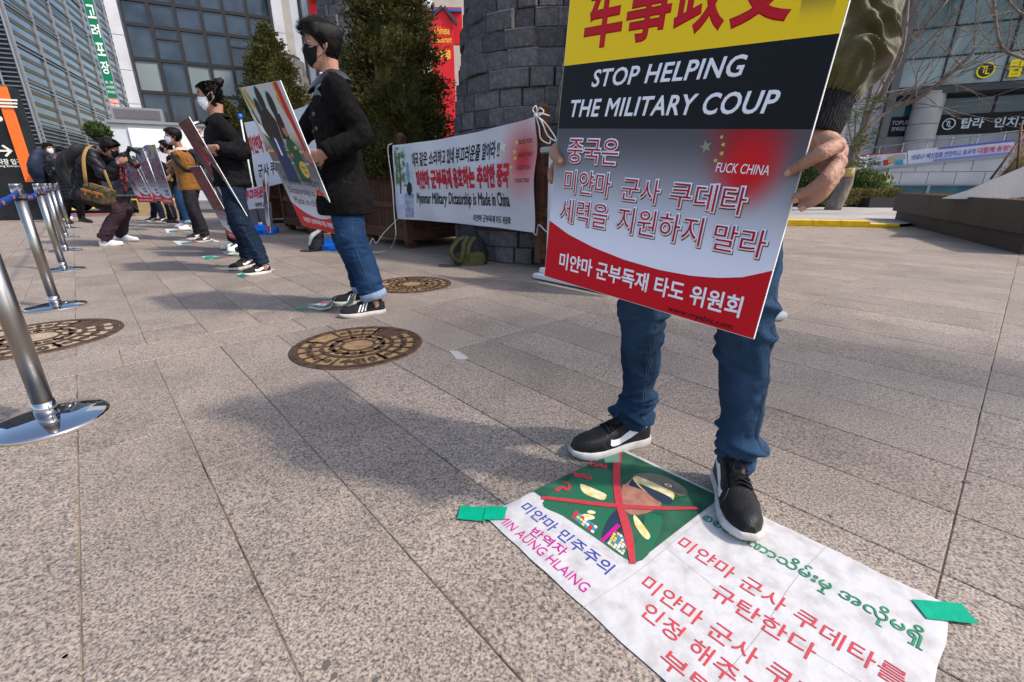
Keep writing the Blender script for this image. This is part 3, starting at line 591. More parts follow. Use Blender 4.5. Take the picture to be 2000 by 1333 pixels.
# ceiling lamps inside the upper glass
# ---- ramp parapet in front with railing and banners
FP = Face(AY(1800, 359, 19), E3, UP, N3)
rp = thing('ramp_parapet', 'pale stone ramp wall with strip windows at its foot, before the clinic building', 'wall', FP.P(0, -.86))
pl_, pr_ = FP.px(1663, 337), FP.px(1990, 305); sl_ = (pr_[1] - pl_[1]) / (pr_[0] - pl_[0]); zb = FP.px(1800, 361)[1]
topz = lambda x: pl_[1] + sl_ * (x - pl_[0])
xr = pr_[0] + 6
mb = MB(); mb.prism([(pl_[0], -.86), (xr, -.86), (xr, topz(xr)), (pl_[0], topz(pl_[0]))], FP.P(0, 0, -.06), FP.x, FP.y, -FP.n, .4); mb.build('wall_core', M['panel2'], rp)
M['pale'] = mat('pale_stone', (.50, .48, .48), .7, (.44, .42, .43), 1.2, .15, 40)
nx = 13
for i in range(nx):
    a0 = pl_[0] + (xr - pl_[0]) * i / nx; a1 = pl_[0] + (xr - pl_[0]) * (i + 1) / nx - .02
    zm = zb + (topz(a0) - zb) * .5
    mb = MB(); mb.prism([(a0, zb + .02), (a1, zb + .02), (a1, zb + .46), (a0, zb + .46)], FP.P(0, 0, 0), FP.x, FP.y, FP.n, -.055); mb.build('cladding_panel', M['pale'], rp)
    if topz(a0) > zb + .56: mb = MB(); of = .4; mb.prism([(a0 + of, zb + .48), (a1 + of, zb + .48), (a1 + of, topz(a1 + of)), (a0 + of, topz(a0 + of))], FP.P(0, 0, 0), FP.x, FP.y, FP.n, -.055); mb.build('cladding_panel', M['pale'], rp)
mb = MB(); mb.prism([(pl_[0], topz(pl_[0]) + .01), (xr, topz(xr) + .01), (xr, topz(xr) + .1), (pl_[0], topz(pl_[0]) + .1)], FP.P(0, 0, .05), FP.x, FP.y, -FP.n, .6); mb.build('coping', M['alu'], rp)
a0 = FP.px(1716, 375)[0]
for i in range(8):
    mb = MB(); mb.box(FP.P(a0 + .75 + i * 1.6, zb - .26, .02), (1.5, .5, .05), (E3, UP, -N3)); mb.build('strip_window', M['gteal'], rp)
    mb = MB(); mb.box(FP.P(a0 + 1.55 + i * 1.6, zb - .26, .04), (.09, .52, .08), (E3, UP, -N3)); mb.build('mullion', M['alu'], rp)
mb = MB(); mb.box(FP.P(a0 + 6, zb - .01, .05), (13, .05, .1), (E3, UP, -N3)); mb.build('ledge', M['alu'], rp)
# railing
rl = thing('railing', 'thin metal railing on top of the ramp wall carrying two long banners', 'railing', FP.P(pl_[0], topz(pl_[0])))
for k, dz_ in enumerate((.55, 1.12)):
    mb = MB(); mb.tube([FP.P(pl_[0], topz(pl_[0]) + dz_ * .78, -.1), FP.P(xr, topz(xr) + dz_ * .78, -.1)], .025, 6); mb.build('rail', M['alu'], rl, True)
for i in range(16):
    x = pl_[0] + .05 + i * (xr - pl_[0]) / 15; mb = MB(); mb.tube([FP.P(x, topz(x) - .0, -.1), FP.P(x, topz(x) + .9, -.1)], .022, 6); mb.build('rail_post', M['alu'], rl, True)
FQ = Face(FP.P(0, 0, -.02), E3, UP, N3)
def banner_px(name, label, F, pts, mt, n=10, th=.01, group=None):
    A, B, Cc, D = [F.px(*q) for q in pts]; t = thing(name, label, 'banner', F.P(*A), group); mb = MB(); rows = []
    for j in range(5):
        rows.append([F.P(*((1 - j / 4) * np.array(A) * (1 - i / n) + (1 - j / 4) * np.array(B) * i / n + j / 4 * np.array(D) * (1 - i / n) + j / 4 * np.array(Cc) * i / n), math.sin(i * 2.1 + j) * .012) for i in range(n + 1)])
    mb.rings(rows, closed=False); mb.build('cloth', mt, t, True); return t, A, B, Cc, D
M['bannerwhite'] = mat('banner_cloth', (.66, .67, .72), .55, (.60, .61, .67), 1.5, trans=.15)
b1, A, B, Cc, D = banner_px('ramp_banner', 'white banner with red edge stripes and black Korean slogan on the ramp railing', FQ, [(1657, 336), (1772, 325), (1771, 296), (1658, 305)], M['bannerwhite'])
def lerpf(A, B, Cc, D, s, t): return tuple((1 - t) * ((1 - s) * np.array(A) + s * np.array(B)) + t * ((1 - s) * np.array(D) + s * np.array(Cc)))
def band(parent, F, Q, s0, s1, t0, t1, mt, lift=.03, name='printed_band'):
    return F.poly(parent, [lerpf(*Q, s0, t0), lerpf(*Q, s1, t0), lerpf(*Q, s1, t1), lerpf(*Q, s0, t1)], mt, lift, name)
Q = (A, B, Cc, D); M['blackink'] = mat('black_ink', (.02, .02, .022), .5); M['redink'] = mat('red_ink', (.50, .015, .03), .45); M['blueink'] = mat('blue_ink', (.10, .12, .42), .5)
band(b1, FQ, Q, 0, 1, .0, .07, M['redink']); band(b1, FQ, Q, 0, 1, .93, 1, M['redink'])
def slant(parent, F, Q, s0, s1, t0, t1, body, mt, **k):
    p = lerpf(*Q, s0, t0); q = lerpf(*Q, s1, t0); h = lerpf(*Q, s0, t1); xx = F.x * (q[0] - p[0]) + F.y * (q[1] - p[1]); L_ = xx.length; xx.normalize(); yy = F.y
    return letter(parent, body, mt, F.P(*p), xx, yy, F.n, (0, 0, L_, h[1] - p[1]), lift=.035, **k)
slant(b1, FQ, Q, .02, .55, .58, .8, '어려운 시기 함께 이겨내요', M['blackink']); slant(b1, FQ, Q, .08, .55, .2, .5, '희망을 응원하라!', M['blackink'], bold=.04)
band(b1, FQ, Q, .60, .68, .2, .55, M['redink']); band(b1, FQ, Q, .68, .78, .3, .75, mat('tan_ink', (.45, .30, .14), .6)); band(b1, FQ, Q, .80, .93, .12, .45, mat('cyan_ink', (.06, .28, .42), .6)); band(b1, FQ, Q, .78, .97, .48, .85, mat('grey_ink', (.32, .34, .38), .6))
b2, A, B, Cc, D = banner_px('ramp_banner', 'blue edged banner with blue and red Korean slogan on the ramp railing', FQ, [(1774, 325), (1982, 305), (1980, 273), (1773, 295)], M['bannerwhite'])
Q = (A, B, Cc, D); band(b2, FQ, Q, 0, 1, 0, .12, M['blueink']); band(b2, FQ, Q, .3, 1, .88, 1, M['blueink']); band(b2, FQ, Q, .25, .99, .14, .28, mat('pale_blue_ink', (.20, .24, .55), .5))
slant(b2, FQ, Q, .02, .64, .36, .72, '‘코로나’ 백신접종 안전하고 효과적', M['blueink'], bold=.03); slant(b2, FQ, Q, .66, .97, .36, .74, '다함께 동참!!', mat('magenta_ink', (.50, .04, .16), .5), bold=.03)

# ---- dark metal planter at right
A1 = G(1740, 433); A2 = G(1985, 497); pd = (A2 - A1).normalized(); pn = Vector((pd.y, -pd.x, 0)); pn = pn if pn.x > 0 else -pn
M['bronze'] = mat('dark_bronze_sheet', (.048, .042, .038), .6, (.060, .052, .047), 1.5, .05, 5)
pt = thing('metal_planter', 'long dark brown metal planter box with a pale slab and straw wrapped shrub on it', 'planter', A1)
PL = (A2 - A1).length; PW = 3.2; PT = .66
mb = MB(); mb.box(A1 + pd * (PL / 2) + pn * (PW / 2) + UP * .13, (PL - .1, PW - .1, .26), (pd, pn, UP)); mb.build('plinth', M['bronze'], pt)
nP = 5
for i in range(nP):
    mb = MB(); L0 = PL / nP; mb.box(A1 + pd * (L0 * (i + .5)) + pn * .0 + UP * .455, (L0 - .006, .06, .405), (pd, pn, UP), .004); mb.build('panel', M['bronze'], pt)
    mb = MB(); mb.box(A1 + pd * (L0 * (i + .5)) + pn * PW + UP * .455, (L0 - .006, .06, .405), (pd, pn, UP), .004); mb.build('panel', M['bronze'], pt)
for e in (0, 1):
    for i in range(3):
        mb = MB(); L0 = PW / 3; mb.box(A1 + pd * (PL * e + (.0 if e else 0)) + pn * (L0 * (i + .5)) + UP * .455, (.06, L0 - .006, .405), (pd, pn, UP), .004); mb.build('panel', M['bronze'], pt)
mb = MB(); mb.box(A1 + pd * (PL / 2) + pn * (PW / 2) + UP * .57, (PL - .08, PW - .08, .1), (pd, pn, UP)); mb.build('soil', mat('soil', (.10, .07, .055), 1, (.19, .13, .10), 40, 1, 60), pt)
rnd = random.Random(11)
mb = MB()
for i in range(1500):
    a, b = rnd.uniform(.1, PL - .1), min(PW - .1, rnd.expovariate(1.4) + .05); p = A1 + pd * a + pn * b + UP * .62
    for k in range(3):
        d = Vector((rnd.uniform(-1, 1), rnd.uniform(-1, 1), rnd.uniform(.3, 1.2))).normalized() * rnd.uniform(.02, .05); s_ = Vector((-d.y, d.x, 0)).normalized() * .008; mb.add([p - s_, p + s_, p + d + s_ * .3, p + d - s_ * .3], [(0, 1, 2, 3)])
M['sedum'] = mat('sedum_leaf', (.16, .19, .05), .7, (.28, .13, .08), 12, island=.35, trans=.2); o = mb.build('ground_cover', M['sedum']); o['kind'] = 'stuff'
# pale slab (wedge bench)
sb = thing('stone_bench', 'pale smooth wedge shaped slab rising over the dark metal planter', 'bench', A1 + pd * 3 + pn * 1.2 + UP * .62)
FS = Face(AY(1900, 359, 7.6), Vector((.98, -.2, 0)), UP)
qs = [FS.px(*q) for q in ((1838, 388), (1890, 372), (2060, 300), (2060, 372), (1965, 392))]
mb = MB(); mb.prism([qs[0], qs[4], qs[3], qs[2], qs[1]], FS.P(0, 0, 0), FS.x, FS.y, Vector((.72, .69, 0)), .9); o = mb.build('slab', mat('pale_concrete', (.50, .48, .46), .6, (.42, .40, .385), 2.2, .2, 30), sb)
# straw wrapped shrub
st_ = thing('straw_shrub', 'straw wrapped shrub tied with leaning brown sticks behind the pale slab', 'shrub', AY(1990, 372, 8.6)); base = AY(1990, 372, 8.6)
mb = MB()
for i in range(2600):
    t = rnd.random(); rr_ = .38 * (1 - t * .75) + .03; q = rnd.uniform(0, 6.28); p = base + Vector((math.cos(q) * rr_, math.sin(q) * rr_, t * .85 - .2)); d = Vector((rnd.uniform(-.3, .3) + math.cos(q) * .25, rnd.uniform(-.3, .3), rnd.uniform(-1, .9))).normalized() * rnd.uniform(.08, .2); s_ = d.cross(Vector((0, 1, 0))).normalized() * .003
    mb.add([p - s_, p + s_, p + d + s_ * .4, p + d - s_ * .4], [(0, 1, 2, 3)])
mb.build('straw', mat('straw', (.40, .29, .13), .8, (.24, .21, .08), 6, island=.35, trans=.2), st_)
mb = MB(); mb.lathe([(.3, -.35), (.34, 0), (.2, .35), (.05, .62)], 14, base); mb.build('core', mat('straw_core', (.16, .14, .06), .9, (.25, .2, .09), 20, 1, 40), st_, True)
for (u0, v0, u1, v1) in ((1935, 350, 2010, 250), (1950, 352, 2030, 262), (1985, 350, 1995, 240)):
    mb = MB(); mb.tube([AY(u0, v0, 8.3), AY(u1, v1, 8.5)], .018, 7); mb.build('stick', mat('stick_brown', (.17, .08, .05), .7, (.11, .055, .035), 20), st_, True)
# ================================================================== stone towers
M['basalt'] = mat('grey_basalt', (.075, .069, .072), .85, (.125, .115, .118), 22, 1.2, 45, island=0, detail=8)
nb = M['basalt'].node_tree; oi = nb.nodes.new('ShaderNodeObjectInfo'); hsn = nb.nodes.new('ShaderNodeHueSaturation'); mr = nb.nodes.new('ShaderNodeMapRange'); mr.inputs[3].default_value = .78; mr.inputs[4].default_value = 1.3
b_ = nb.nodes['Principled BSDF']; src = b_.inputs['Base Color'].links[0].from_socket
nb.links.new(oi.outputs['Random'], mr.inputs[0]); nb.links.new(mr.outputs[0], hsn.inputs['Value']); nb.links.new(src, hsn.inputs['Color']); nb.links.new(hsn.outputs[0], b_.inputs['Base Color'])
def stone_tower(c, Rb, H, bh, bw, label, seed, prof):
    rnd = random.Random(seed); c = Vector((c[0], c[1], 0)); t = thing('stone_tower', label, 'stone tower', c, 'round stone towers')
    mb = MB(); mb.lathe([(Rb * prof(z / H) - .06, z) for z in [H * k / 12 for k in range(13)]], 36, c); mb.build('core', mat('dark_joint', (.03, .028, .03), .9), t)
    me = {}
    def block(wd, k, r):
        key = (wd, k)
        if key not in me:
            mb = MB(); n = 3; half = wd / 2; dep = .09; v = []
            hh = bh - .006
            f = []
            jr = random.Random(hash(key) % 1000)
            for (dd, ins) in ((-dep, 0), (-.012, 0), (0, .012)):
                ring = []
                for s_, z in [(-1, 0), (0, 0), (1, 0), (1, 1), (0, 1), (-1, 1)]:
                    x = s_ * (half - ins - .002); zz = (z - .5) * (hh - 2 * ins); y = dd - (abs(s_) * half * abs(s_) * half) / (2 * r)
                    ring.append((x + jr.uniform(-.002, .002), y, zz + jr.uniform(-.002, .002)))
                v.append(ring)
            mb.rings(v, cap=True); me[key] = mb.mesh('stone_block', M['basalt'])
        return me[key]
    n = int(H / bh); arr = []
    toward = math.atan2(-c.y, -c.x)
    for j in range(n):
        z = (j + .5) * bh; r = Rb * prof(z / H); a = rnd.uniform(0, 1); end = a + 2 * math.pi
        while a < end - .02:
            wd = bw * rnd.choice([.7, .85, 1, 1, 1.25, 1.5]); da = wd / r
            if a + da > end - .3 * bw / r: da = end - a; wd = da * r
            am = a + da / 2; dist = abs((am - toward + math.pi) % (2 * math.pi) - math.pi)
            arr.append((dist, am, z, wd, r + rnd.choice([0, 0, .014, .026, -.012, .042]), rnd.randint(0, 2))); a += da
    arr.sort(key=lambda q: q[0] if q[2] < 4.2 else q[0] + 3)
    rest = MB()
    for i, (dist, am, z, wd, r, k) in enumerate(arr):
        wd = round(wd * 25) / 25 if i < 290 else wd
        m_ = block(round(wd - .001, 3), k, r)
        # block local outward is +Y
        if i < 290:
            ob = bpy.data.objects.new('stone_block', m_); C.objects.link(ob); ob.parent = t; ob.location = (math.cos(am) * r, math.sin(am) * r, z); ob.rotation_euler = (rnd.uniform(-.01, .01), rnd.uniform(-.008, .008), am - math.pi / 2)
        else:
            rd = Vector((math.cos(am), math.sin(am), 0)); tg = Vector((-rd.y, rd.x, 0)); rest.box(c + rd * (r - .05) + UP * z, (wd - .01, .1, bh - .012), (tg, rd, UP))
    if rest.v: o = rest.build('rear_blocks', M['basalt'], t); o['kind'] = 'stuff'
    return t
tap = lambda q: 1.0 if q < .35 else 1.0 - .32 * ((q - .35) / .65) ** 1.3
stone_tower((.44, 6.23), 1.15, 3.7, .178, .30, 'big round tower of dark grey split stone blocks directly behind the stretched white banner', 1, tap)
stone_tower((-2.85, 10.6), 1.12, 5.2, .178, .27, 'round grey stone tower right behind the head of the man in the long black coat', 2, lambda q: 1.0 if q < .5 else 1.0 - .42 * ((q - .5) / .5) ** 1.4)
stone_tower((-6.85, 15.0), 1.1, 4.3, .2, .3, 'farthest grey stone tower, a sliver left of the leftmost evergreen beside the dark windows', 3, tap)

# ================================================================== evergreens
def leafmat(name, c1, c2, isl=.4):
    m = mat(name, c1, .65, c2, 7, island=isl, trans=.25, thr=(.35, .65), spec=.2); return m
M['yew'] = leafmat('yew_foliage', (.05, .055, .016), (.115, .105, .03), .6); M['yewd'] = leafmat('dark_foliage', (.03, .055, .018), (.055, .08, .02)); M['bark'] = mat('bark', (.13, .10, .085), .95, (.22, .18, .15), 14, 1.2, 30, stretch=(1, 1, .3))
def conifer(base, z0, z1, rad, n, label, group, mt, seed, sz=.05, prof=None):
    rnd = random.Random(seed); base = Vector((base[0], base[1], 0)); t = thing('evergreen_tree', label, 'tree', base, group)
    prof = prof or (lambda q: (1 - q) ** .78 * min(1, .62 + q * 3))
    mb = MB(); mb.tube([base + UP * .2, base + UP * z0, base + UP * (z1 * .9)], [.05, .045, .012], 8); mb.build('trunk', M['bark'], t, True)
    # branches
    mb = MB(); lobes = []
    for i in range(90):
        q = rnd.random() ** 1.1; a = rnd.uniform(0, 6.283); r = rad * prof(q) * rnd.uniform(.5, .95); z = z0 + (z1 - z0) * q
        p = base + UP * (z - .1); e = base + Vector((math.cos(a) * r, math.sin(a) * r, z + .08)); mb.tube([p, e], [.008, .003], 4); lobes.append((q, a, r))
    mb.build('branch', M['bark'], t); 
    V = []; Fc = []
    nl = 620; lobe = [(rnd.random() ** 1.25, rnd.uniform(0, 6.283), rnd.uniform(.82, 1.06), rnd.uniform(.10, .2)) for _ in range(nl)]
    for i in range(n):
        q, a, k, s = lobe[rnd.randrange(nl)]; r = rad * prof(q) * k; depth = rnd.random() ** 1.3
        cz = z0 + (z1 - z0) * q; rr_ = max(0, r - depth * .34)
        ctr = Vector((math.cos(a) * rr_, math.sin(a) * rr_, cz)); jit = Vector((rnd.gauss(0, 1), rnd.gauss(0, 1), rnd.gauss(0, .8))) * s * .30 * (rad / .62)
        p = base + ctr + jit; out = Vector((math.cos(a), math.sin(a), .55)).normalized(); d0 = (out + Vector((rnd.gauss(0, .45), rnd.gauss(0, .45), rnd.gauss(0, .4)))).normalized(); L = sz * rnd.uniform(.7, 1.5)
        side = d0.cross(Vector((rnd.gauss(0, 1), rnd.gauss(0, 1), rnd.gauss(0, 1)))).normalized(); o = len(V)
        # a sprig: spine with paired needles
        wv = side * (sz * .30)
        V += [p - wv * .25, p + wv * .25, p + d0 * L * .5 + wv, p + d0 * L, p + d0 * L * .5 - wv]; Fc.append((o, o + 1, o + 2, o + 3, o + 4))
        s2 = d0.cross(side); o = len(V); w2 = s2 * (sz * .26)
        V += [p - w2 * .25, p + w2 * .25, p + d0 * L * .45 + w2, p + d0 * L * .9, p + d0 * L * .45 - w2]; Fc.append((o, o + 1, o + 2, o + 3, o + 4))
    mb = MB(); mb.add(V, Fc); mb.build('crown', mt, t)
    mb = MB(); pts = []
    for k in range(9):
        q = k / 8 * .97; pts.append((max(.01, rad * prof(q) * .5), z0 + (z1 - z0) * q * .96))
    mb.lathe(pts, 20, base); mb.v = [tuple(Vector(v) + Vector((noise.noise(Vector(v) * 9), noise.noise(Vector(v) * 9 + Vector((9, 0, 0))), 0)) * .12) for v in mb.v]
    mb.build('inner_foliage', mt, t)
    return t
gE = 'conical evergreens in the wooden planters'
colm = lambda q: (1 - q ** 2.2) ** .7 * min(1, .74 + q * 2.2)
conifer((-1.62, 7.12), .95, 4.7, .82, 52000, 'tall conical evergreen rising to the top edge between the two stone towers', gE, M['yew'], 5, .042, lambda q: (1 - q ** 1.5) ** .9 * min(1, .74 + q * 2.4))
conifer((-4.35, 9.35), .9, 3.45, .70, 26000, 'conical evergreen behind the head of the man in the long black coat', gE, M['yew'], 6, .046, colm)
conifer((-6.0, 10.6), .9, 2.45, .62, 12000, 'small evergreen seen between the man bun and the tilted placard', gE, M['yew'], 9, .05, colm)
conifer((1.12, 4.95), .95, 3.3, .58, 20000, 'dark evergreen partly hidden by the left edge of the large yellow and black placard', gE, M['yewd'], 7, .045, colm)

# ================================================================== wooden planters
M['wood'] = mat('stained_wood', (.055, .026, .016), .6, (.10, .050, .030), 5, .5, 30, stretch=(3, 3, .35), island=0, detail=8)
M['woodh'] = mat('stained_wood_rail', (.075, .034, .02), .55, (.12, .058, .034), 6, .4, 30, stretch=(.6, .6, 3), detail=8); M['bolt'] = mat('bolt_metal', (.20, .20, .22), .4, metal=.8)
def wood_planter(K, lab, La=1.25, Lb=1.25, H=1.2, post=1.45, label='', rails=(.22, .58, .98)):
    """K near corner; La along D1, Lb along D2"""
    K = Vector((K[0], K[1], 0)); t = thing('wooden_planter', label, 'planter', K, 'wooden planter boxes'); rnd = random.Random(lab)
    z0 = .14
    for (ax, nx_, L, sgn, o) in ((D1, -D2, La, 1, K), (D2, -D1, Lb, 1, K), (D1, D2, La, 1, K + D2 * Lb), (D2, D1, Lb, 1, K + D1 * La)):
        n = int(L / .12)
        for i in range(n):
            a = (i + .5) * L / n; mb = MB(); mb.box(o + ax * a + UP * (z0 + (H - z0) / 2) - nx_ * .012 + nx_ * rnd.uniform(-.002, .002), (L / n - .006, .02, H - z0 - .02), (ax, nx_, UP), .002); mb.build('plank', M['wood'], t)
        for z in rails:
            mb = MB(); mb.box(o + ax * (L / 2) + nx_ * .014 + UP * z, (L - .075 * 0 + .0, .03, .085), (ax, nx_, UP), .003); rb_ = mb.build('rail', M['woodh'], t)
            mb = MB()
            for a in (.14, L - .14): mb.lathe([(.012, 0), (.01, .006), (.001, .008)], 8, o + ax * a + nx_ * .029 + UP * z, (ax, UP, nx_), cap=False)
            mb.build('bolt', M['bolt'], rb_)
        mb = MB(); mb.box(o + ax * (L / 2) + nx_ * .005 + UP * (H + .012), (L + .05, .10, .035), (ax, nx_, UP), .004); mb.build('cap_rail', M['woodh'], t)
        mb = MB(); mb.box(o + ax * (L / 2) + nx_ * .018 + UP * .155, (L + .03, .035, .09), (ax, nx_, UP), .003); mb.build('skirt', M['woodh'], t)
    for i, j in ((0, 0), (1, 0), (0, 1), (1, 1)):
        P_ = K + D1 * (La * i) + D2 * (Lb * j); mb = MB(); mb.box(P_ + UP * (post / 2 + .03), (.085, .085, post - .06), (D1, D2, UP), .006); mb.lathe([(.06, post - .02), (.06, post), (.03, post + .03), (.001, post + .032)], 4, P_, (D1, D2, UP)); mb.build('post', M['woodh'], t)
        mb = MB(); mb.box(P_ + UP * .05 + D1 * (.06 - .12 * i) + D2 * (.06 - .12 * j), (.12, .12, .10), (D1, D2, UP), .004); mb.build('foot', M['woodh'], t)
    mb = MB(); mb.box(K + D1 * (La / 2) + D2 * (Lb / 2) + UP * (H - .15), (La - .06, Lb - .06, .05), (D1, D2, UP)); mb.build('soil', MATS['soil'], t)
    return t
wood_planter((-1.44, 6.42), 1, label='brown wooden planter box under the tall conical evergreen, at the stretched banner\'s left end')
wood_planter((.30 + .675 * 1.25, 4.84 - .738 * 1.25), 2, post=1.56, label='brown wooden planter box mostly hidden by the large placard, at the stretched banner\'s right end')
wood_planter((-3.60, 8.30), 3, label='brown wooden planter box between the tilted placard and the blue water base')
wood_planter((-5.75, 10.35), 4, label='farthest brown wooden planter box behind the man with the bun')

# ================================================================== stretched banner
def stretched(name, label, TL, TR, BR, BL, mt, amp=.03, nx=48, ny=20, seedv=0, folds=None):
    t = thing(name, label, 'banner', BL); TL, TR, BR, BL = map(Vector, (TL, TR, BR, BL)); nrm = (BR - BL).cross(TL - BL).normalized()
    def S(s, q, l=0.0):
        p = (BL.lerp(BR, s)).lerp(TL.lerp(TR, s), q)
        sag = -.035 * 4 * s * (1 - s) * q + .02 * 4 * s * (1 - s) * (1 - q)
        f = folds(s, q) if folds else 0
        return p + UP * sag + nrm * (f + l)
    mb = MB(); mb.rings([[S(i / nx, j / ny) for i in range(nx + 1)] for j in range(ny + 1)], closed=False); cl = mb.build('cloth', mt, t, True)
    return t, S, nrm
def on_surface(parent, S, body, mt, s0, q0, s1, q1, lift=.0042, bold=.0, shear=0, name='lettering', sub=True):
    me, co = glyphs(body, bold, shear, 1.0, 2)
    bm = bmesh.new(); bm.from_mesh(me); bmesh.ops.triangulate(bm, faces=bm.faces[:])
    for lim in (.5, .25, .14) if sub else ():
        bmesh.ops.subdivide_edges(bm, edges=[e for e in bm.edges if e.calc_length() > lim], cuts=1); bmesh.ops.triangulate(bm, faces=[f for f in bm.faces if len(f.verts) > 3])
    mn = co.min(0); mx = co.max(0); o = wloc(parent)
    for v in bm.verts: v.co = S(s0 + (s1 - s0) * (v.co.x - mn[0]) / (mx[0] - mn[0]), q0 + (q1 - q0) * (v.co.y - mn[1]) / (mx[1] - mn[1]), lift + (v.co.z / (bold * .8) * .0004 if bold else 0)) - o
    bm.to_mesh(me); bm.free(); me.materials.clear(); me.materials.append(mt); ob = bpy.data.objects.new(name, me); C.objects.link(ob); ob.parent = parent; return ob
def patch(parent, S, s0, q0, s1, q1, mt, lift=.0015, n=10, m=8, name='printed_patch', shape=None):
    mb = MB(); mb.rings([[S(s0 + (s1 - s0) * i / n, q0 + (q1 - q0) * j / m, lift) for i in range(n + 1)] for j in range(m + 1)], closed=False); return mb.build(name, mt, parent, True)
def blob(parent, S, cs, cq, rs, rq, mt, lift=.002, n=24, name='printed_shape', k=None):
    mb = MB(); mb.add([S(cs, cq, lift)] + [S(cs + rs * math.cos(6.2832 * i / n), cq + rq * math.sin(6.2832 * i / n), lift) for i in range(n)], [(0, i + 1, (i + 1) % n + 1) for i in range(n)]); return mb.build(name, mt, parent)
def vig(name, cin, cout, c, r0, r1, scale=(1, 1, 1), colramp2=None):
    """flat print: colour changes with distance from point c (object coordinates)"""
    m = bpy.data.materials.new(name); m.use_nodes = True; N = m.node_tree; b = N.nodes['Principled BSDF']; L = N.links.new
    tc = N.nodes.new('ShaderNodeTexCoord'); mp = N.nodes.new('ShaderNodeMapping'); mp.inputs['Location'].default_value = [-c[i] * scale[i] for i in range(3)]; mp.inputs['Scale'].default_value = scale; L(tc.outputs['Object'], mp.inputs[0])
    ln = N.nodes.new('ShaderNodeVectorMath'); ln.operation = 'LENGTH'; L(mp.outputs[0], ln.inputs[0])
    L(ramp(N, ln.outputs['Value'], [(r0, cin), (r1, cout)]), b.inputs['Base Color']); b.inputs['Roughness'].default_value = .45; return m
TL, TR, BR, BL = AY(767, 284, 6.25), AY(1046, 228, 4.73), AY(1042, 455, 4.73), AY(777, 428, 6.25)
fold = lambda s, q: .016 * math.sin(q * 9 + s * 4) * (.3 + s) + .02 * math.sin((s * .8 + (1 - q)) * 16) * max(0, s - .55) * q + .012 * math.sin(s * 22 + q * 3)
# cloth colour: red bloom near the right end, on white
bw = vig('banner_print', (.62, .02, .02), (.68, .67, .70), tuple(TL.lerp(TR, .93).lerp(BL.lerp(BR, .93), .33) - BL), .05, .34, (1, 1, .75))
Nn = bw.node_tree; tl_ = Nn.nodes.new('ShaderNodeBsdfTranslucent'); mxs = Nn.nodes.new('ShaderNodeMixShader'); mxs.inputs[0].default_value = .22; pb = Nn.nodes['Principled BSDF']
Nn.links.new(pb.inputs['Base Color'].links[0].from_socket, tl_.inputs[0]); Nn.links.new(pb.outputs[0], mxs.inputs[1]); Nn.links.new(tl_.outputs[0], mxs.inputs[2]); Nn.links.new(mxs.outputs[0], Nn.nodes['Material Output'].inputs[0])
sb_, S, nn = stretched('protest_banner', 'wide white protest banner with red and black Korean lettering tied between two wooden planters', TL, TR, BR, BL, bw, folds=fold)
on_surface(sb_, S, '대국 같은 소리하고 있네 부끄러운줄 알아라 !!', M['blackink'], .17, .70, .80, .88, bold=.03)
on_surface(sb_, S, '미얀마 군부독재 옹호하는 추악한 중국', M['redink'], .19, .41, .865, .655, bold=.065)
on_surface(sb_, S, 'Myanmar Military Dictatorship is Made in China', M['blackink'], .18, .18, .86, .37, bold=.025)
on_surface(sb_, S, '미얀마 군부독재 타도 위원회', M['blackink'], .63, .045, .86, .125, bold=.03)
M['darkredtext'] = mat('dark_text', (.14, .05, .05), .5)
for i in range(4): on_surface(sb_, S, 'FUCK YOU', M['darkredtext'], .905, .80 - i * .115, .975, .84 - i * .115, bold=.02)
def star(parent, S, cs, cq, r, mt, asp=1, rot=0, lift=.0035):
    mb = MB(); v = [S(cs, cq, lift)]
    for i in range(10):
        a = math.pi / 2 + rot + i * math.pi / 5; q = r * (1 if i % 2 == 0 else .4); v.append(S(cs + q * math.cos(a) * asp, cq + q * math.sin(a), lift))
    mb.add(v, [(0, i + 1, (i + 1) % 10 + 1) for i in range(10)]); return mb.build('printed_star', mt, parent)
M['starY'] = mat('star_yellow', (.62, .50, .10), .5)
for (a_, b_, r_) in ((.895, .82, .03), (.885, .74, .03), (.89, .68, .026), (.875, .60, .026), (.82, .80, .07)): star(sb_, S, a_, b_, r_, M['starY'] if r_ < .05 else mat('faint_star', (.62, .60, .45), .5), .42)
# photograph print at the left: garden scene with a figure
patch(sb_, S, .012, .02, .155, .97, mat('photo_print', (.40, .47, .50), .5, (.62, .66, .66), 5), .0012)
patch(sb_, S, .012, .45, .10, .97, mat('photo_leaves', (.10, .16, .08), .6, (.48, .55, .50), 14, thr=(.45, .6)), .002)
patch(sb_, S, .045, .35, .058, .9, mat('photo_trunk', (.10, .08, .06), .7), .003, 2, 8)
blob(sb_, S, .118, .72, .012, .05, mat('photo_cap_blue', (.12, .30, .40), .6), .003); blob(sb_, S, .115, .60, .014, .11, M['blueink'] if 0 else mat('photo_cap_blue', 0), .003); blob(sb_, S, .12, .42, .022, .09, M['blackink'], .0033)
patch(sb_, S, .085, .03, .155, .35, mat('photo_blue_grey', (.16, .18, .28), .6, (.34, .38, .48), 12), .0025); patch(sb_, S, .02, .03, .08, .42, mat('photo_pale', (.42, .46, .58), .6, (.60, .62, .70), 10), .0024)
for i in range(3): on_surface(sb_, S, ['군부독재', '중국은', 'OUT'][i], M['bannerwhite'], .09, .25 - i * .09, .15, .30 - i * .09)
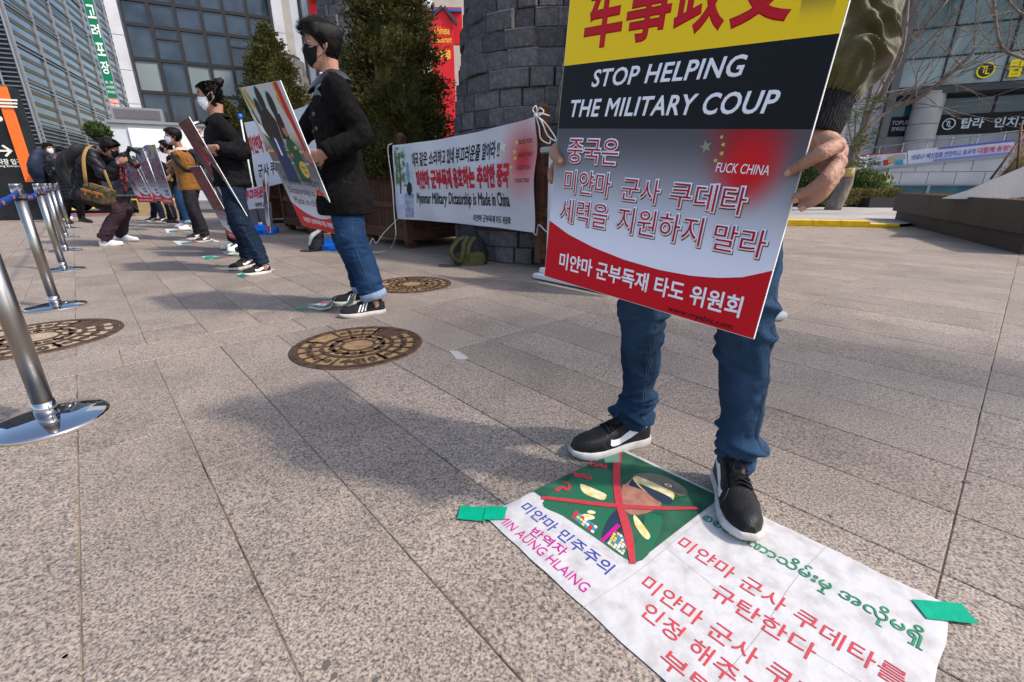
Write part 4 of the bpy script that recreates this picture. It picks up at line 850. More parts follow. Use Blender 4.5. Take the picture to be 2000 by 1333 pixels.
# ropes
M['rope'] = mat('white_rope', (.62, .60, .58), .7, (.48, .47, .46), 120, .4, 200)
def rope(pts, label, r=.006, sub=6):
    mb = MB(); mb.tube(pts, r, 7, sub=sub); return tag(mb.build('rope', M['rope'], None, True, loc=pts[0]), label, 'rope')
V3 = Vector
rope([TL + V3((0, -.02, .02)), TL + V3((-.05, -.06, -.05)), AY(766, 360, 6.15), AY(770, 420, 6.1), AY(773, 460, 6.05), G(764, 484, .006), G(748, 492, .006), G(728, 493, .006), G(722, 490, .006)], 'white rope hanging down from the left end of the stretched banner to the paving')
rope([BL + V3((0, -.02, 0)), AY(750, 455, 6.0), AY(735, 475, 5.9), AY(728, 466, 5.88), AY(722, 478, 5.85), G(718, 488, .01)], 'thin pale rope stretched from the bottom left banner corner to the bag on the ground', .004)
k0 = TR + V3((-.0, -.06, .0))
mb = MB()
for pts in ([k0, k0 + V3((.03, -.02, .06)), k0 + V3((.07, -.02, .03)), k0 + V3((.02, -.03, -.01))], [k0, k0 + V3((.05, -.03, -.05)), k0 + V3((.11, -.03, -.17)), k0 + V3((.19, -.03, -.22)), k0 + V3((.17, -.03, -.17)), k0 + V3((.08, -.03, -.06)), k0], [k0, k0 + V3((.03, -.02, -.1)), k0 + V3((.05, -.02, -.2)), k0 + V3((.13, -.02, -.24)), k0 + V3((.14, -.02, -.20))], [k0 + V3((0, 0, .02)), k0 + V3((.06, 0, .015)), k0 + V3((.13, .02, 0))], [k0, k0 + V3((-.03, 0, .05)), k0 + V3((.0, 0, .08)), k0 + V3((.01, 0, .03))]):
    mb.tube(pts, .0065, 7, sub=5)
mb.ell(k0, (.022, .022, .022)); tag(mb.build('rope', M['rope'], None, True, loc=k0), 'white rope knot with dangling loops at the top right corner of the stretched banner', 'rope')
rope([BR, BR + V3((.03, -.02, -.02)), AY(1052, 440, 4.6), AY(1066, 452, 4.5), AY(1090, 470, 4.3)], 'short white rope at the bottom right corner of the stretched banner')
# white roll up stand behind the placard
ws = thing('display_stand', 'white folded display frame and base behind the lower left corner of the large placard', 'stand', G(1060, 545))
fb = D1 * -1; b0 = G(1058, 545); mb = MB(); mb.box(b0 + fb * .42 + UP * .035, (.92, .16, .05), (fb, D2, UP), .01); mb.box(b0 + fb * .42 + UP * .085, (.86, .05, .05), (fb, D2, UP), .01); mb.build('base', mat('stand_white', (.68, .68, .69), .35), ws)
t0 = AY(1063, 294, 4.15); mb = MB(); mb.box(t0 + fb * .42, (.9, .04, .05), (fb, D2, UP), .01); mb.build('top_bar', M['alu'], ws); mb = MB(); mb.box(t0 + fb * .46 + UP * -.52, (.8, .01, 1.0), (fb, D2, UP)); mb.build('sheet', mat('stand_sheet', (.60, .60, .61), .6), ws)

# ================================================================== olive backpack on the ground
bp = thing('backpack', 'black and olive green backpack leaning under the stretched white banner', 'backpack', G(905, 520)); bo = G(918, 519); M['blackcloth'] = mat('black_nylon', (.012, .012, .014), .6, (.025, .025, .028), 60, .4, 200); M['olive'] = mat('olive_webbing', (.055, .055, .022), .8, (.08, .078, .032), 40, .4, 150)
mb = MB(); mb.tube([bo + V3((0, .12, .03)), bo + V3((-.01, .14, .14)), bo + V3((-.02, .16, .23)), bo + V3((-.03, .18, .30))], [(.19, .12), (.20, .13), (.175, .10), (.12, .06)], 18, sub=4, ref=(1, 0, 0), rnd=True, disp=lambda s, p, q: noise.noise(q * 14) * .018); mb.build('bag_body', M['blackcloth'], bp, True)
mb = MB(); mb.tube([bo + V3((.0, .05, .07)), bo + V3((0, .06, .17)), bo + V3((0, .08, .24))], [(.12, .05), (.13, .05), (.10, .035)], 16, sub=4, ref=(1, 0, 0), rnd=True, disp=lambda s, p, q: noise.noise(q * 18) * .012); mb.build('front_pocket', M['blackcloth'], bp, True)
mb = MB(); mb.tube([bo + V3((.0, .04, .012)), bo + V3((0, .05, .05))], [(.165, .075), (.175, .08)], 18, sub=2, ref=(1, 0, 0), rnd=True); mb.build('olive_base', M['olive'], bp, True)
for pts in ([(-.05, .08, .31), (-.13, .02, .27), (-.2, -.05, .17), (-.17, -.06, .08), (-.1, -.03, .03)], [(-.02, .07, .31), (-.06, .0, .24), (-.07, -.04, .15), (-.1, -.04, .04)], [(.05, .07, .30), (.0, .0, .23), (-.02, -.03, .14), (-.03, -.02, .06)]):
    mb = MB(); mb.tube([bo + V3(p) for p in pts], [(.028, .007)] * len(pts), 8, sub=6, ref=(1, 0, 0)); mb.build('shoulder_strap', M['olive'], bp, True)
for pts in ([(-.1, -.02, .01), (-.22, -.04, .012), (-.34, .0, .012)], [(-.1, -.06, .01), (-.2, -.12, .01), (-.33, -.10, .01)]):
    mb = MB(); mb.tube([bo + V3(p) for p in pts], [(.012, .003)] * 3, 6, sub=5, ref=(0, 1, 0)); mb.build('loose_strap', M['blackcloth'], bp, True)
# blue water bases with poles
M['blueplastic'] = mat('blue_plastic', (.005, .16, .72), .35, (.005, .14, .62), 3, coat=.2)
def water_base(c, label, a, pole=True, s=1.0):
    t = thing('sign_base', label, 'sign base', c, 'blue water filled sign bases'); ax = Vector((math.cos(a), math.sin(a), 0)); ay = Vector((-ax.y, ax.x, 0)); mb = MB()
    rg = []
    for z, k in ((.0, .96), (.02, 1), (.08, 1), (.10, .95), (.135, .55), (.16, .2), (.17, .14)):
        rg.append([c + ax * (.25 * s * k * x) + ay * (.21 * s * k * y) + UP * z * s for x, y in ((-1, -.8), (-.8, -1), (.8, -1), (1, -.8), (1, .8), (.8, 1), (-.8, 1), (-1, .8))])
    mb.rings(rg); o = mb.build('tank', M['blueplastic'], t); 
    mb = MB(); mb.box(c - ay * (.205 * s) + UP * .05 * s, (.16 * s, .02, .035 * s), (ax, ay, UP)); mb.build('hand_grip', mat('blue_recess', (.003, .07, .35), .5), t)
    if pole: mb = MB(); mb.tube([c + UP * .16, c + V3((-.05, .0, .75))], .012, 8); mb.ell(c + V3((-.05, 0, .76)), (.02, .02, .02)); mb.build('pole', M['frame'], t, True); mb = MB(); mb.tube([c + UP * .15, c + UP * .2], .035, 10); mb.build('collar', M['bannerwhite'], t, True)
    return t
water_base(G(512, 457), 'blue water filled sign base with a thin black pole, below the small banner', .2)
water_base(G(641, 487), 'blue sign base half hidden behind the legs of the man in the black coat', .1, False, .85)
gb = thing('shoulder_bag', 'crumpled black and grey bag on the paving beside the blue sign base', 'bag', G(622, 492)); bo = G(622, 490)
mb = MB(); mb.tube([bo + V3((-.02, 0, .05)), bo + V3((0, .03, .16)), bo + V3((.04, .05, .25))], [(.10, .08), (.09, .07), (.05, .04)], 14, sub=4, rnd=True, disp=lambda s, p, q: noise.noise(q * 16) * .025); mb.build('bag_body', M['blackcloth'], gb, True)
mb = MB(); mb.tube([bo + V3((.04, .0, .26)), bo + V3((-.03, -.08, .2)), bo + V3((-.07, -.1, .1))], [(.03, .02), (.035, .025), (.02, .01)], 10, sub=4, rnd=True); mb.build('grey_flap', mat('grey_nylon', (.34, .35, .36), .5, (.26, .27, .28), 8, .5, 30), gb, True)
mb = MB(); mb.tube([bo + V3((.1, -.03, .1)), bo + V3((0, -.12, .02)), bo + V3((-.12, -.12, .012)), bo + V3((-.2, -.1, .012))], [(.012, .005)] * 4, 6, sub=5); mb.build('bag_strap', M['blackcloth'], gb, True)

# ================================================================== bare trees, hedges at right
def bare_tree(name, label, trunk, limbs, r0, seed, lev=4, foliage=None):
    rnd = random.Random(seed); t = thing(name, label, 'tree', trunk[0]); mb = MB(); mb.tube(trunk, r0, 12, sub=4, disp=lambda s, p, q: noise.noise(q * 3) * .03); mb.build('trunk', M['bark'], t, True)
    br = MB()
    def grow(p, d, L, r, lv):
        if lv == 0 or r < .004: return
        pts = [p]; q = p
        for k in range(4):
            d = (d + Vector((rnd.gauss(0, .14), rnd.gauss(0, .14), rnd.gauss(0, .10) + .02))).normalized(); q = q + d * L / 4; pts.append(q)
        br.tube(pts, [r * (1 - .13 * i) for i in range(5)], 5 if lv > 1 else 3, cap=False)
        for k in range(rnd.randint(2, 3)):
            i = rnd.randint(1, 4); dd = (d + Vector((rnd.gauss(0, .6), rnd.gauss(0, .6), rnd.gauss(0, .45)))).normalized(); grow(pts[i], dd, L * rnd.uniform(.5, .8), r * .52, lv - 1)
    for pts, r in limbs:
        br.tube(pts, [r * (1 - .7 * i / (len(pts) * 4)) for i in range(len(pts))], 7, sub=4)
        P_ = cr(pts, 4)
        for i in range(3, len(P_)):
            for _ in range(1):
                d = (Vector(P_[i]) - Vector(P_[i - 1])).normalized(); dd = (d + Vector((rnd.gauss(0, .6), rnd.gauss(0, .5), rnd.gauss(0, .5)))).normalized(); grow(Vector(P_[i]), dd, rnd.uniform(.8, 1.9), r * .33, lev - 1)
    br.build('branches', M['bark'], t, True); return t
Yt = 15.0
T = lambda u, v, y=Yt: AY(u, v, y)
b0 = Vector((T(1652, 359).x - .25, Yt, 0))
bare_tree('bare_tree', 'bare branched tree with a tan band round its trunk, beside the gripping hand', [b0, T(1650, 360), T(1662, 310), T(1685, 262)], [([T(1685, 262), T(1700, 215, 14.6), T(1730, 170, 14.3), T(1762, 90, 14), T(1775, -60, 13.8)], .075), ([T(1688, 255), T(1740, 215), T(1790, 195, 14.5), T(1850, 150, 14), T(1900, 105, 13.6)], .05), ([T(1680, 265), T(1695, 200), T(1715, 120, 15.3), T(1745, 30, 15.6)], .06), ([T(1700, 215, 14.6), T(1740, 130, 15), T(1800, 60, 14.8), T(1850, 0, 14.6)], .045)], [.24, .2, .19, .17], 21)
tb = MB(); p = T(1652, 337); tb.lathe([(.225, -.13), (.235, -.13), (.235, .13), (.225, .13)], 16, p, cap=False); tag(tb.build('trunk_band', mat('tan_band', (.50, .36, .15), .7, (.42, .29, .12), 6), None, True, loc=p), 'tan band wrapped around the bare tree trunk beside the gripping hand', 'band')
bare_tree('bare_tree', 'bare dark twigs of a tree reaching in from the upper right corner', [V3((17.5, 12.5, 0)), V3((17.5, 12.5, 1.5)), V3((17.2, 12.4, 3))], [([V3((17.2, 12.4, 2.9)), T(2090, 150, 12), T(2000, 115, 12), T(1955, 90, 12), T(1940, 0, 12)], .035), ([T(2120, 120, 12), T(2060, 60, 12), T(1985, 20, 12), T(1950, -40, 12)], .03)], [.2, .18, .15], 33)
M['pine'] = leafmat('pine_needles', (.06, .09, .02), (.10, .13, .035), .35); M['hedge'] = leafmat('hedge_leaf', (.10, .11, .02), (.17, .12, .05), .35)
def bush(label, c, r, n, mt, seed, name='shrub', cat='shrub', sz=.09, box=False):
    rnd = random.Random(seed); c = Vector(c); t = thing(name, label, cat, (c.x, c.y, 0)); V = []; Fc = []
    lob = [(Vector((rnd.gauss(0, 1), rnd.gauss(0, 1), rnd.gauss(0, 1))).normalized(), rnd.uniform(.7, 1)) for _ in range(60)]
    for i in range(n):
        if box: d = Vector((rnd.uniform(-1, 1), rnd.uniform(-1, 1), rnd.uniform(-1, 1))); m_ = max(abs(d.x), abs(d.y), abs(d.z)); d = d / m_ * rnd.uniform(.85, 1.03)
        else: l, k = lob[rnd.randrange(60)]; d = (l * k + Vector((rnd.gauss(0, .22), rnd.gauss(0, .22), rnd.gauss(0, .22)))); d = d.normalized() * min(d.length, 1.05)
        p = c + Vector((d.x * r[0], d.y * r[1], d.z * r[2])); a = Vector((rnd.gauss(0, 1), rnd.gauss(0, 1), rnd.gauss(.4, 1))).normalized(); s_ = a.cross(Vector((rnd.gauss(0, 1), rnd.gauss(0, 1), rnd.gauss(0, 1)))).normalized() * sz * .3; o = len(V)
        V += [p - s_ * .4, p + s_, p + a * sz, p - s_]; Fc.append((o, o + 1, o + 2, o + 3))
    mb = MB(); mb.add(V, Fc); mb.build('foliage', mt, t); mb = MB()
    if box: mb.box(c, (r[0] * 1.75, r[1] * 1.75, r[2] * 1.75))
    else: mb.ell(c, (r[0] * .78, r[1] * .78, r[2] * .8), 14, 10)
    mb.build('inner_foliage', mt, t); mb = MB(); mb.tube([Vector((c.x, c.y, 0)), c], .04, 6); mb.build('stem', M['bark'], t); return t
bush('rounded green conical shrub in front of the pale ramp wall', AY(1684, 368, 17.5), (.62, .6, .62), 6500, M['pine'], 1)
bush('low clipped hedge strip with reddish leaves at the foot of the ramp wall', AY(1650, 384, 17.0), (1.7, .4, .26), 9000, M['hedge'], 2, 'hedge', 'hedge', .07, True)
bush('dark green shrub seen through the fingers of the gripping hand', AY(1596, 355, 18), (1.1, .7, .95), 7000, M['yewd'], 3)
bush('small pale leafed plant beside the rounded green shrub', AY(1722, 372, 17.5), (.3, .3, .55), 500, mat('pale_leaf', (.34, .33, .20), .7, (.22, .25, .10), 5, island=.3), 4, 'plant', 'plant', .16)
rndp = random.Random(5); mb = MB()
tp = thing('pine_sprays', 'tufts of green pine needles around the trunk with the tan band', 'plant', b0)
for (u, v) in ((1672, 218), (1695, 262), (1668, 322), (1712, 195), (1690, 320), (1655, 235), (1678, 280)):
    c_ = T(u, v, 14.2)
    for i in range(60):
        d = Vector((rndp.gauss(0, 1), rndp.gauss(0, .5), rndp.gauss(0, .5))).normalized() * rndp.uniform(.1, .34); s_ = d.cross(Vector((0, 1, .3))).normalized() * .012; p = c_ + Vector((rndp.gauss(0, .18), rndp.gauss(0, .1), rndp.gauss(0, .08))); mb.add([p - s_, p + s_, p + d], [(0, 1, 2)])
mb.build('needles', M['pine'], tp)
mb = MB(); 
for (u, v) in ((1672, 218), (1695, 262), (1668, 322), (1712, 195), (1690, 320), (1655, 235), (1678, 280)): mb.tube([T(1668, 300), T(u, v, 14.2)], .02, 5)
mb.build('twigs', M['bark'], tp)
# low dark wall under the strip windows
q0, q1 = AY(1696, 391, 16.5), AY(1750, 391, 16.5); mb = MB(); mb.box((q0 + q1) / 2 + V3((3, 0, -.1)), (7.2, .5, .34)); tag(mb.build('low_wall', M['frame'], None, loc=((q0 + q1) / 2).x * V3((1, 0, 0)) + V3((0, 16.5, 0))), 'low black edging wall under the teal strip windows', 'wall')
# small louvred cabinet behind trunk
lv = thing('louvred_screen', 'white louvred screen behind the banded tree trunk', 'screen', AY(1672, 372, 17.8)); c_ = AY(1668, 355, 17.8)
for i in range(12): mb = MB(); mb.box(c_ + UP * (-.5 + i * .12), (.5, .05, .05)); mb.build('slat', M['panel'], lv)
for s_ in (-.27, .27): mb = MB(); mb.box(c_ + V3((s_, 0, .1)), (.07, .07, 1.6)); mb.build('upright', M['panel'], lv)
# left tree in front of tower
bush('dark evergreen foliage left of the white hoarding', AY(192, 258, 20), (.40, .36, .34), 1500, M['yewd'], 8, 'evergreen_tree', 'tree', .14)
# ================================================================== barrier posts with belts
M['steel'] = mat('brushed_steel', (.33, .315, .30), .32, metal=1.0); M['chrome'] = mat('polished_steel', (.50, .50, .51), .05, metal=1.0); M['belt'] = mat('blue_belt', (.015, .055, .28), .7, (.012, .045, .23), 20); M['beltprint'] = mat('belt_orange_print', (.55, .22, .06), .6); M['blackpl'] = mat('black_plastic', (.015, .015, .016), .4)
posts = []
def stanchion(c, label, lean=(0, 0), rb=.175, H=.86):
    c = Vector((c[0], c[1], 0)); t = thing('barrier_post', label, 'barrier post', c, 'belt barrier posts'); ax = Vector((lean[0], lean[1], 1)).normalized()
    mb = MB(); mb.lathe([(rb, 0), (rb, .004), (rb * .985, .010), (rb * .94, .016), (rb * .5, .026), (.045, .031), (.001, .032)], 56, c); mb.build('base_plate', M['chrome'], t, True)
    mb = MB(); mb.lathe([(rb * 1.012, .0), (rb * 1.012, .007), (rb * .99, .009)], 56, c, cap=False); mb.build('rubber_rim', mat('rim_grey', (.20, .17, .14), .6), t)
    mb = MB(); mb.tube([c + UP * .03, c + UP * .03 + ax * .055], [.0345, .0335], 28); mb.build('collar', M['chrome'], t, True)
    mb = MB(); mb.tube([c + UP * .03 + ax * .055, c + ax * (H - .10)], .0305, 28); mb.build('pole', M['steel'], t, True)
    mb = MB(); mb.tube([c + ax * (H - .105), c + ax * (H - .097)], .0335, 24); mb.tube([c + ax * (H - .03), c + ax * (H - .024)], .0335, 24); mb.build('ring', M['blackpl'], t, True)
    mb = MB(); mb.tube([c + ax * (H - .10), c + ax * (H - .015)], .0325, 28); mb.tube([c + ax * (H - .015), c + ax * H], [.034, .030], 28); mb.build('head', M['chrome'], t, True)
    k = c + ax * (H - .06)
    for s_ in (-1, 1):
        mb = MB(); mb.box(k + D1 * (.036 * s_), (.016, .034, .062), (D1, D2, UP), .003)
        for q in range(4): mb.box(k + D1 * (.046 * s_) + UP * (-.022 + q * .0145), (.01, .04, .004), (D1, D2, UP))
        mb.build('belt_clip', M['chrome'], t)
    posts.append((k, t)); return t
stanchion(G(98, 823), 'nearest steel barrier post with large chrome base, cut by the left edge', (0, 0), .18)
ds = [(G(111, 600), 'second nearest steel barrier post, behind the dusty manhole cover', (0, 0)), (G(126, 528), 'third steel barrier post of the row counted from the front', (0, 0)), (G(129, 491), 'fourth steel barrier post of the row counted from the front', (.0, .0)), (G(130, 465), 'fifth steel barrier post of the row, left of the crouching photographer', (.0, 0)), (G(136, 447), 'farthest steel barrier post of the row, by the legs of the two onlookers', (0, 0))]
for c, l, le in ds: stanchion(c, l, le, .175)
def belt(p, q, label, n=24, sag=.05, d=None):
    mb = MB(); rows = [[], []]; L = (q - p)
    for i in range(n + 1):
        s_ = i / n; m_ = p + L * s_ - UP * (sag * 4 * s_ * (1 - s_)) + D2 * (math.sin(s_ * 9) * .006 + (d or 0) * 4 * s_ * (1 - s_))
        rows[0].append(m_ - UP * .024); rows[1].append(m_ + UP * .024)
    mb.rings(rows, closed=False); o = mb.build('barrier_belt', M['belt'], None, True, loc=p); o.modifiers.new('s', 'SOLIDIFY').thickness = .0015; tag(o, label, 'belt', 'blue barrier belts')
    for k in range(5):
        s_ = .12 + k * .19; m_ = p + L * s_ - UP * (sag * 4 * s_ * (1 - s_)) + D2 * (math.sin(s_ * 9) * .006 + (d or 0) * 4 * s_ * (1 - s_)); x = L.normalized()
        for sg in (1, -1): letter(o, 'SEOUL', M['beltprint'], m_, x * sg, UP, (x * sg).cross(UP), (-.075, -.012, .075, .012), lift=.004, bold=.02, res=1)
    return o
bl_ = ['blue printed barrier belt at the left edge, tied to the nearest visible post head', 'blue barrier belt between the second and third posts', 'blue barrier belt between the third and fourth posts', 'blue barrier belt between the fourth and fifth posts', 'blue barrier belt between the two farthest posts']
for i in range(5): belt(posts[i][0] + D1 * .04, posts[i + 1][0] - D1 * .04, bl_[i], d=-.04 if i == 0 else 0)

# ================================================================== parking sign pylon
ps = thing('parking_sign', 'tall black parking entrance pylon with an orange edge strip and white arrow', 'sign', G(-20, 430)); ex = Vector((.97, .24, 0)).normalized()
FY = Face(AY(73, 359, 11.8), ex, UP); 
zt_, zb_ = FY.px(20, 168)[1], -.86
M['signblk'] = mat('pylon_black', (.012, .014, .016), .35, (.02, .022, .024), 3); M['signor'] = mat('pylon_orange', (.80, .16, .03), .45)
mb = MB(); mb.box(FY.P(-.75, (zt_ + zb_) / 2, -.2), (1.5, zt_ - zb_, .38), (FY.x, FY.y, FY.n), .01); mb.build('panel', M['signblk'], ps)
mb = MB(); mb.box(FY.P(-.105, (zt_ - .02) / 2 - .0, .003), (.21, zt_ - .0, .05), (FY.x, FY.y, FY.n)); 
zo = FY.px(68, 356)[1]; mb = MB(); mb.box(FY.P(-.10, (zt_ - .02 + zo) / 2, .01), (.22, zt_ - .02 - zo, .045), (FY.x, FY.y, FY.n)); mb.build('orange_strip', M['signor'], ps)
mb = MB(); mb.box(FY.P(-.7, -.86 + .26, -.2), (1.62, .52, .5), (FY.x, FY.y, FY.n), .01); mb.build('plinth', M['signblk'], ps)
PF = Face(FY.P(0, 0, -.008), FY.x, UP, FY.n); M['pylonwhite'] = mat('pylon_lettering', (.72, .74, .66), .5)
def pxp(u, v): return PF.px(u, v)
for v in (196, 202.5, 209):
    a = pxp(6, v); mb = MB(); mb.box(FY.P(pxp(18, v)[0] - .02, a[1], .045), (.40, .035, .02), (FY.x, FY.y, FY.n)); mb.build('white_bar', M['pylonwhite'], ps)
ar0, ar1 = pxp(2, 295), pxp(23, 295); h_ = .13
mb = MB(); z = ar0[1]; mb.prism([(ar0[0] - .2, z - .02), (ar1[0], z - .02), (ar1[0], z + .02), (ar0[0] - .2, z + .02)], PF.P(0, 0, 0), PF.x, PF.y, PF.n, .008)
for sg in (1, -1): mb.prism([(ar1[0] + .02, z), (ar1[0] - h_, z + sg * h_), (ar1[0] - h_ - .04, z + sg * (h_ - .02)), (ar1[0] - .04, z - sg * .01)], PF.P(0, 0, 0), PF.x, PF.y, PF.n, .009)
mb.build('arrow', M['pylonwhite'], ps)
PF.tpx(ps, '주차장 입구', M['pylonwhite'], (-14, 322), (41, 311), bold=.03, lift=.004); PF.tpx(ps, 'Parking Entrance', M['pylonwhite'], (-14, 327.5), (43, 323), bold=.02, lift=.004); PF.tpx(ps, 'P', M['pylonwhite'], (-30, 250), (4, 225), bold=.05, lift=.004)
# ================================================================== dark grey car
M['carpaint'] = mat('grey_car_paint', (.045, .055, .068), .25, coat=.8, metal=.3); M['carglass'] = glass('car_glass', (.02, .025, .03), .04, (.05, .06, .07), 2, .002); M['tyre'] = mat('tyre_rubber', (.016, .016, .017), .85); M['rim'] = mat('alloy_rim', (.45, .45, .46), .3, metal=.9)
cx = Vector((.985, .17, 0)).normalized(); cy = Vector((-cx.y, cx.x, 0)); W0 = G(277, 417); car = thing('parked_car', 'dark grey car parked at the kerb behind the tilted placards', 'car', W0)
# x forward (right), wheel W0 is front wheel near side
def cp(x, y, z): return W0 + cx * x + cy * y + UP * z
secs = []
prof = [(-3.55, .45, .95), (-3.5, .35, 1.05), (-2.9, .30, 1.1), (-1.0, .28, 1.12), (.3, .28, 1.08), (.75, .3, 1.0), (.92, .38, .85), (.95, .45, .7)]
mb = MB(); mb.rings([[cp(x, y0, z) for y0, z in ((.06, z0), (.0, z0 + .12), (-.02, (z0 + z1) / 2), (.05, z1), (.9, z1 + .03), (1.75, z1), (1.82, (z0 + z1) / 2), (1.8, z0 + .12), (1.74, z0))] for x, z0, z1 in prof]); body = mb.build('body', M['carpaint'], car, False)
body.modifiers.new('b', 'BEVEL').width = .02
roof = [(-3.45, 1.05, 1.1), (-3.2, 1.08, 1.55), (-2.6, 1.08, 1.78), (-1.2, 1.1, 1.80), (-.6, 1.1, 1.70), (.25, 1.08, 1.12)]
mb = MB(); mb.rings([[cp(x, y, z) for y, z in ((.08, z0), (.2, z1 - .05), (.32, z1), (.9, z1 + .02), (1.48, z1), (1.6, z1 - .05), (1.72, z0))] for x, z0, z1 in roof]); mb.build('cabin', M['carpaint'], car, True)
for a0, a1, s0, s1 in ((-3.1, -2.35, -2.95, -2.35), (-2.28, -1.35, -2.28, -1.35), (-1.28, -.02, -1.28, -.62)):
    mb = MB(); mb.quad(cp(a0, .072, 1.14), cp(a1, .072, 1.14), cp(s1, .165, 1.64), cp(s0, .165, 1.64)); mb.build('side_window', M['carglass'], car)
for x in (0, -2.65):
    for y in (0.0, 1.62):
        c_ = cp(x, y + .02, .335); mb = MB(); mb.lathe([(.20, -.02), (.27, -.03), (.325, 0), (.335, .05), (.335, .15), (.32, .2), (.2, .2)], 32, c_, (cx, UP, cy)); wh = mb.build('wheel', M['tyre'], car, True)
        mb = MB(); mb.lathe([(.20, -.028), (.215, -.022), (.19, .03), (.18, .03)], 28, c_, (cx, UP, cy), cap=False)
        for k in range(5): a = k * 1.2566 + .3; d = cx * math.cos(a) + UP * math.sin(a); e = d.cross(cy); mb.box(c_ + d * .105 - cy * .008, (.19, .045, .02), (d, e, cy))
        mb.lathe([(.05, -.03), (.001, -.035)], 12, c_, (cx, UP, cy), cap=False); mb.build('rim', M['rim'], wh)
mb = MB(); mb.lathe([(.40, -.04), (.40, .3), (.37, .3), (.37, -.04)], 28, cp(0, -.0, .36), (cx, UP, cy), cap=False); mb.build('wheel_arch', M['blackpl'], car, True)
for x in (-2.3, -1.3, -.3): mb = MB(); mb.box(cp(x, -.024, .72), (.01, .012, .7), (cx, cy, UP)); mb.build('door_gap', M['blackpl'], car)
for x in (-2.1, -1.1): mb = MB(); mb.box(cp(x, -.03, .92), (.18, .03, .03), (cx, cy, UP), .005); mb.build('door_handle', M['rim'], car)
mb = MB(); mb.box(cp(-1.2, -.028, .52), (3.6, .02, .05), (cx, cy, UP), .005); mb.build('trim_strip', M['rim'], car)
mb = MB(); mb.box(cp(-.15, -.12, 1.16), (.2, .16, .13), (cx, cy, UP), .03); mb.build('wing_mirror', M['carpaint'], car)
# second pale car behind
# ================================================================== plywood box
bx = thing('plywood_crate', 'low tan plywood crate with a yellow edge in front of the dark grey car', 'crate', G(300, 421)); q = G(277, 421); e = Vector((.99, .1, 0)).normalized(); f_ = Vector((-e.y, e.x, 0)); M['ply'] = mat('plywood', (.42, .31, .17), .7, (.35, .25, .13), 5, stretch=(1, 1, 3))
for i in range(3):
    mb = MB(); mb.box(q + e * (.62 + i * .42 * 1.0 - .3) + UP * (.25), (.41, .5, .34), (e, f_, UP), .005); mb.build('panel', M['ply'], bx)
mb = MB(); mb.box(q + e * .72 + UP * .04, (1.4, .6, .08), (e, f_, UP)); mb.build('base', M['ply'], bx); mb = MB(); mb.box(q + e * .45 + UP * .44, (.95, .45, .035), (e, f_, UP)); mb.build('yellow_edge', M['yellow'], bx)

# ---- unseen mast added at right to cast a soft shadow on the plaza
lm = thing('shadow_mast', 'tall grey light mast standing right of the view, its soft shadow lying across the paving', 'mast', (15.3, -2.1, 0)); q = Vector((15.3, -2.1, 0))  # no real light mast: added unseen, only to cast the shadow
mb = MB(); mb.lathe([(.55, 0), (.5, 6), (.46, 15.5)], 24, q); mb.build('shaft', M['alu'], lm, True); mb = MB(); mb.lathe([(.46, 15.5), (.9, 15.8), (.9, 17.2), (.4, 17.4), (.001, 17.4)], 24, q, cap=False); mb.build('shadow_mast_head', M['frame'], lm, True)
# ================================================================== placards
M['foam'] = mat('foam_board_edge', (.74, .73, .72), .6)
def grad(name, c0, c1, z0, z1, red=None):
    """print whose colour runs from c0 (bottom) to c1 (top) in board units, optional red glow spot (x,z,r)"""
    m = bpy.data.materials.new(name); m.use_nodes = True; N = m.node_tree; b = N.nodes['Principled BSDF']; L = N.links.new; b.inputs['Roughness'].default_value = .45; b.inputs['Specular IOR Level'].default_value = .2
    at = N.nodes.new('ShaderNodeAttribute'); at.attribute_name = 'board_uv'; sp = N.nodes.new('ShaderNodeSeparateXYZ'); L(at.outputs['Vector'], sp.inputs[0])
    mr = N.nodes.new('ShaderNodeMapRange'); mr.inputs[1].default_value = z0; mr.inputs[2].default_value = z1; mr.interpolation_type = 'SMOOTHSTEP'; L(sp.outputs['Y'], mr.inputs[0])
    c = ramp(N, mr.outputs[0], [(0, c0), (1, c1)])
    for (cx_, cz_, rx, rz, col_, inner) in (red or []):
        mp = N.nodes.new('ShaderNodeMapping'); mp.inputs['Location'].default_value = (-cx_ / rx, -cz_ / rz, 0); mp.inputs['Scale'].default_value = (1 / rx, 1 / rz, 0); L(at.outputs['Vector'], mp.inputs[0])
        ln = N.nodes.new('ShaderNodeVectorMath'); ln.operation = 'LENGTH'; L(mp.outputs[0], ln.inputs[0])
        m2 = N.nodes.new('ShaderNodeMapRange'); m2.inputs[1].default_value = inner; m2.inputs[2].default_value = 1; m2.inputs[3].default_value = 1; m2.inputs[4].default_value = 0; m2.interpolation_type = 'SMOOTHSTEP'; L(ln.outputs['Value'], m2.inputs[0])
        mx = N.nodes.new('ShaderNodeMix'); mx.data_type = 'RGBA'; L(m2.outputs[0], mx.inputs[0]); L(c, mx.inputs[6]); mx.inputs[7].default_value = (*col_, 1); c = mx.outputs[2]
    L(c, b.inputs['Base Color']); return m
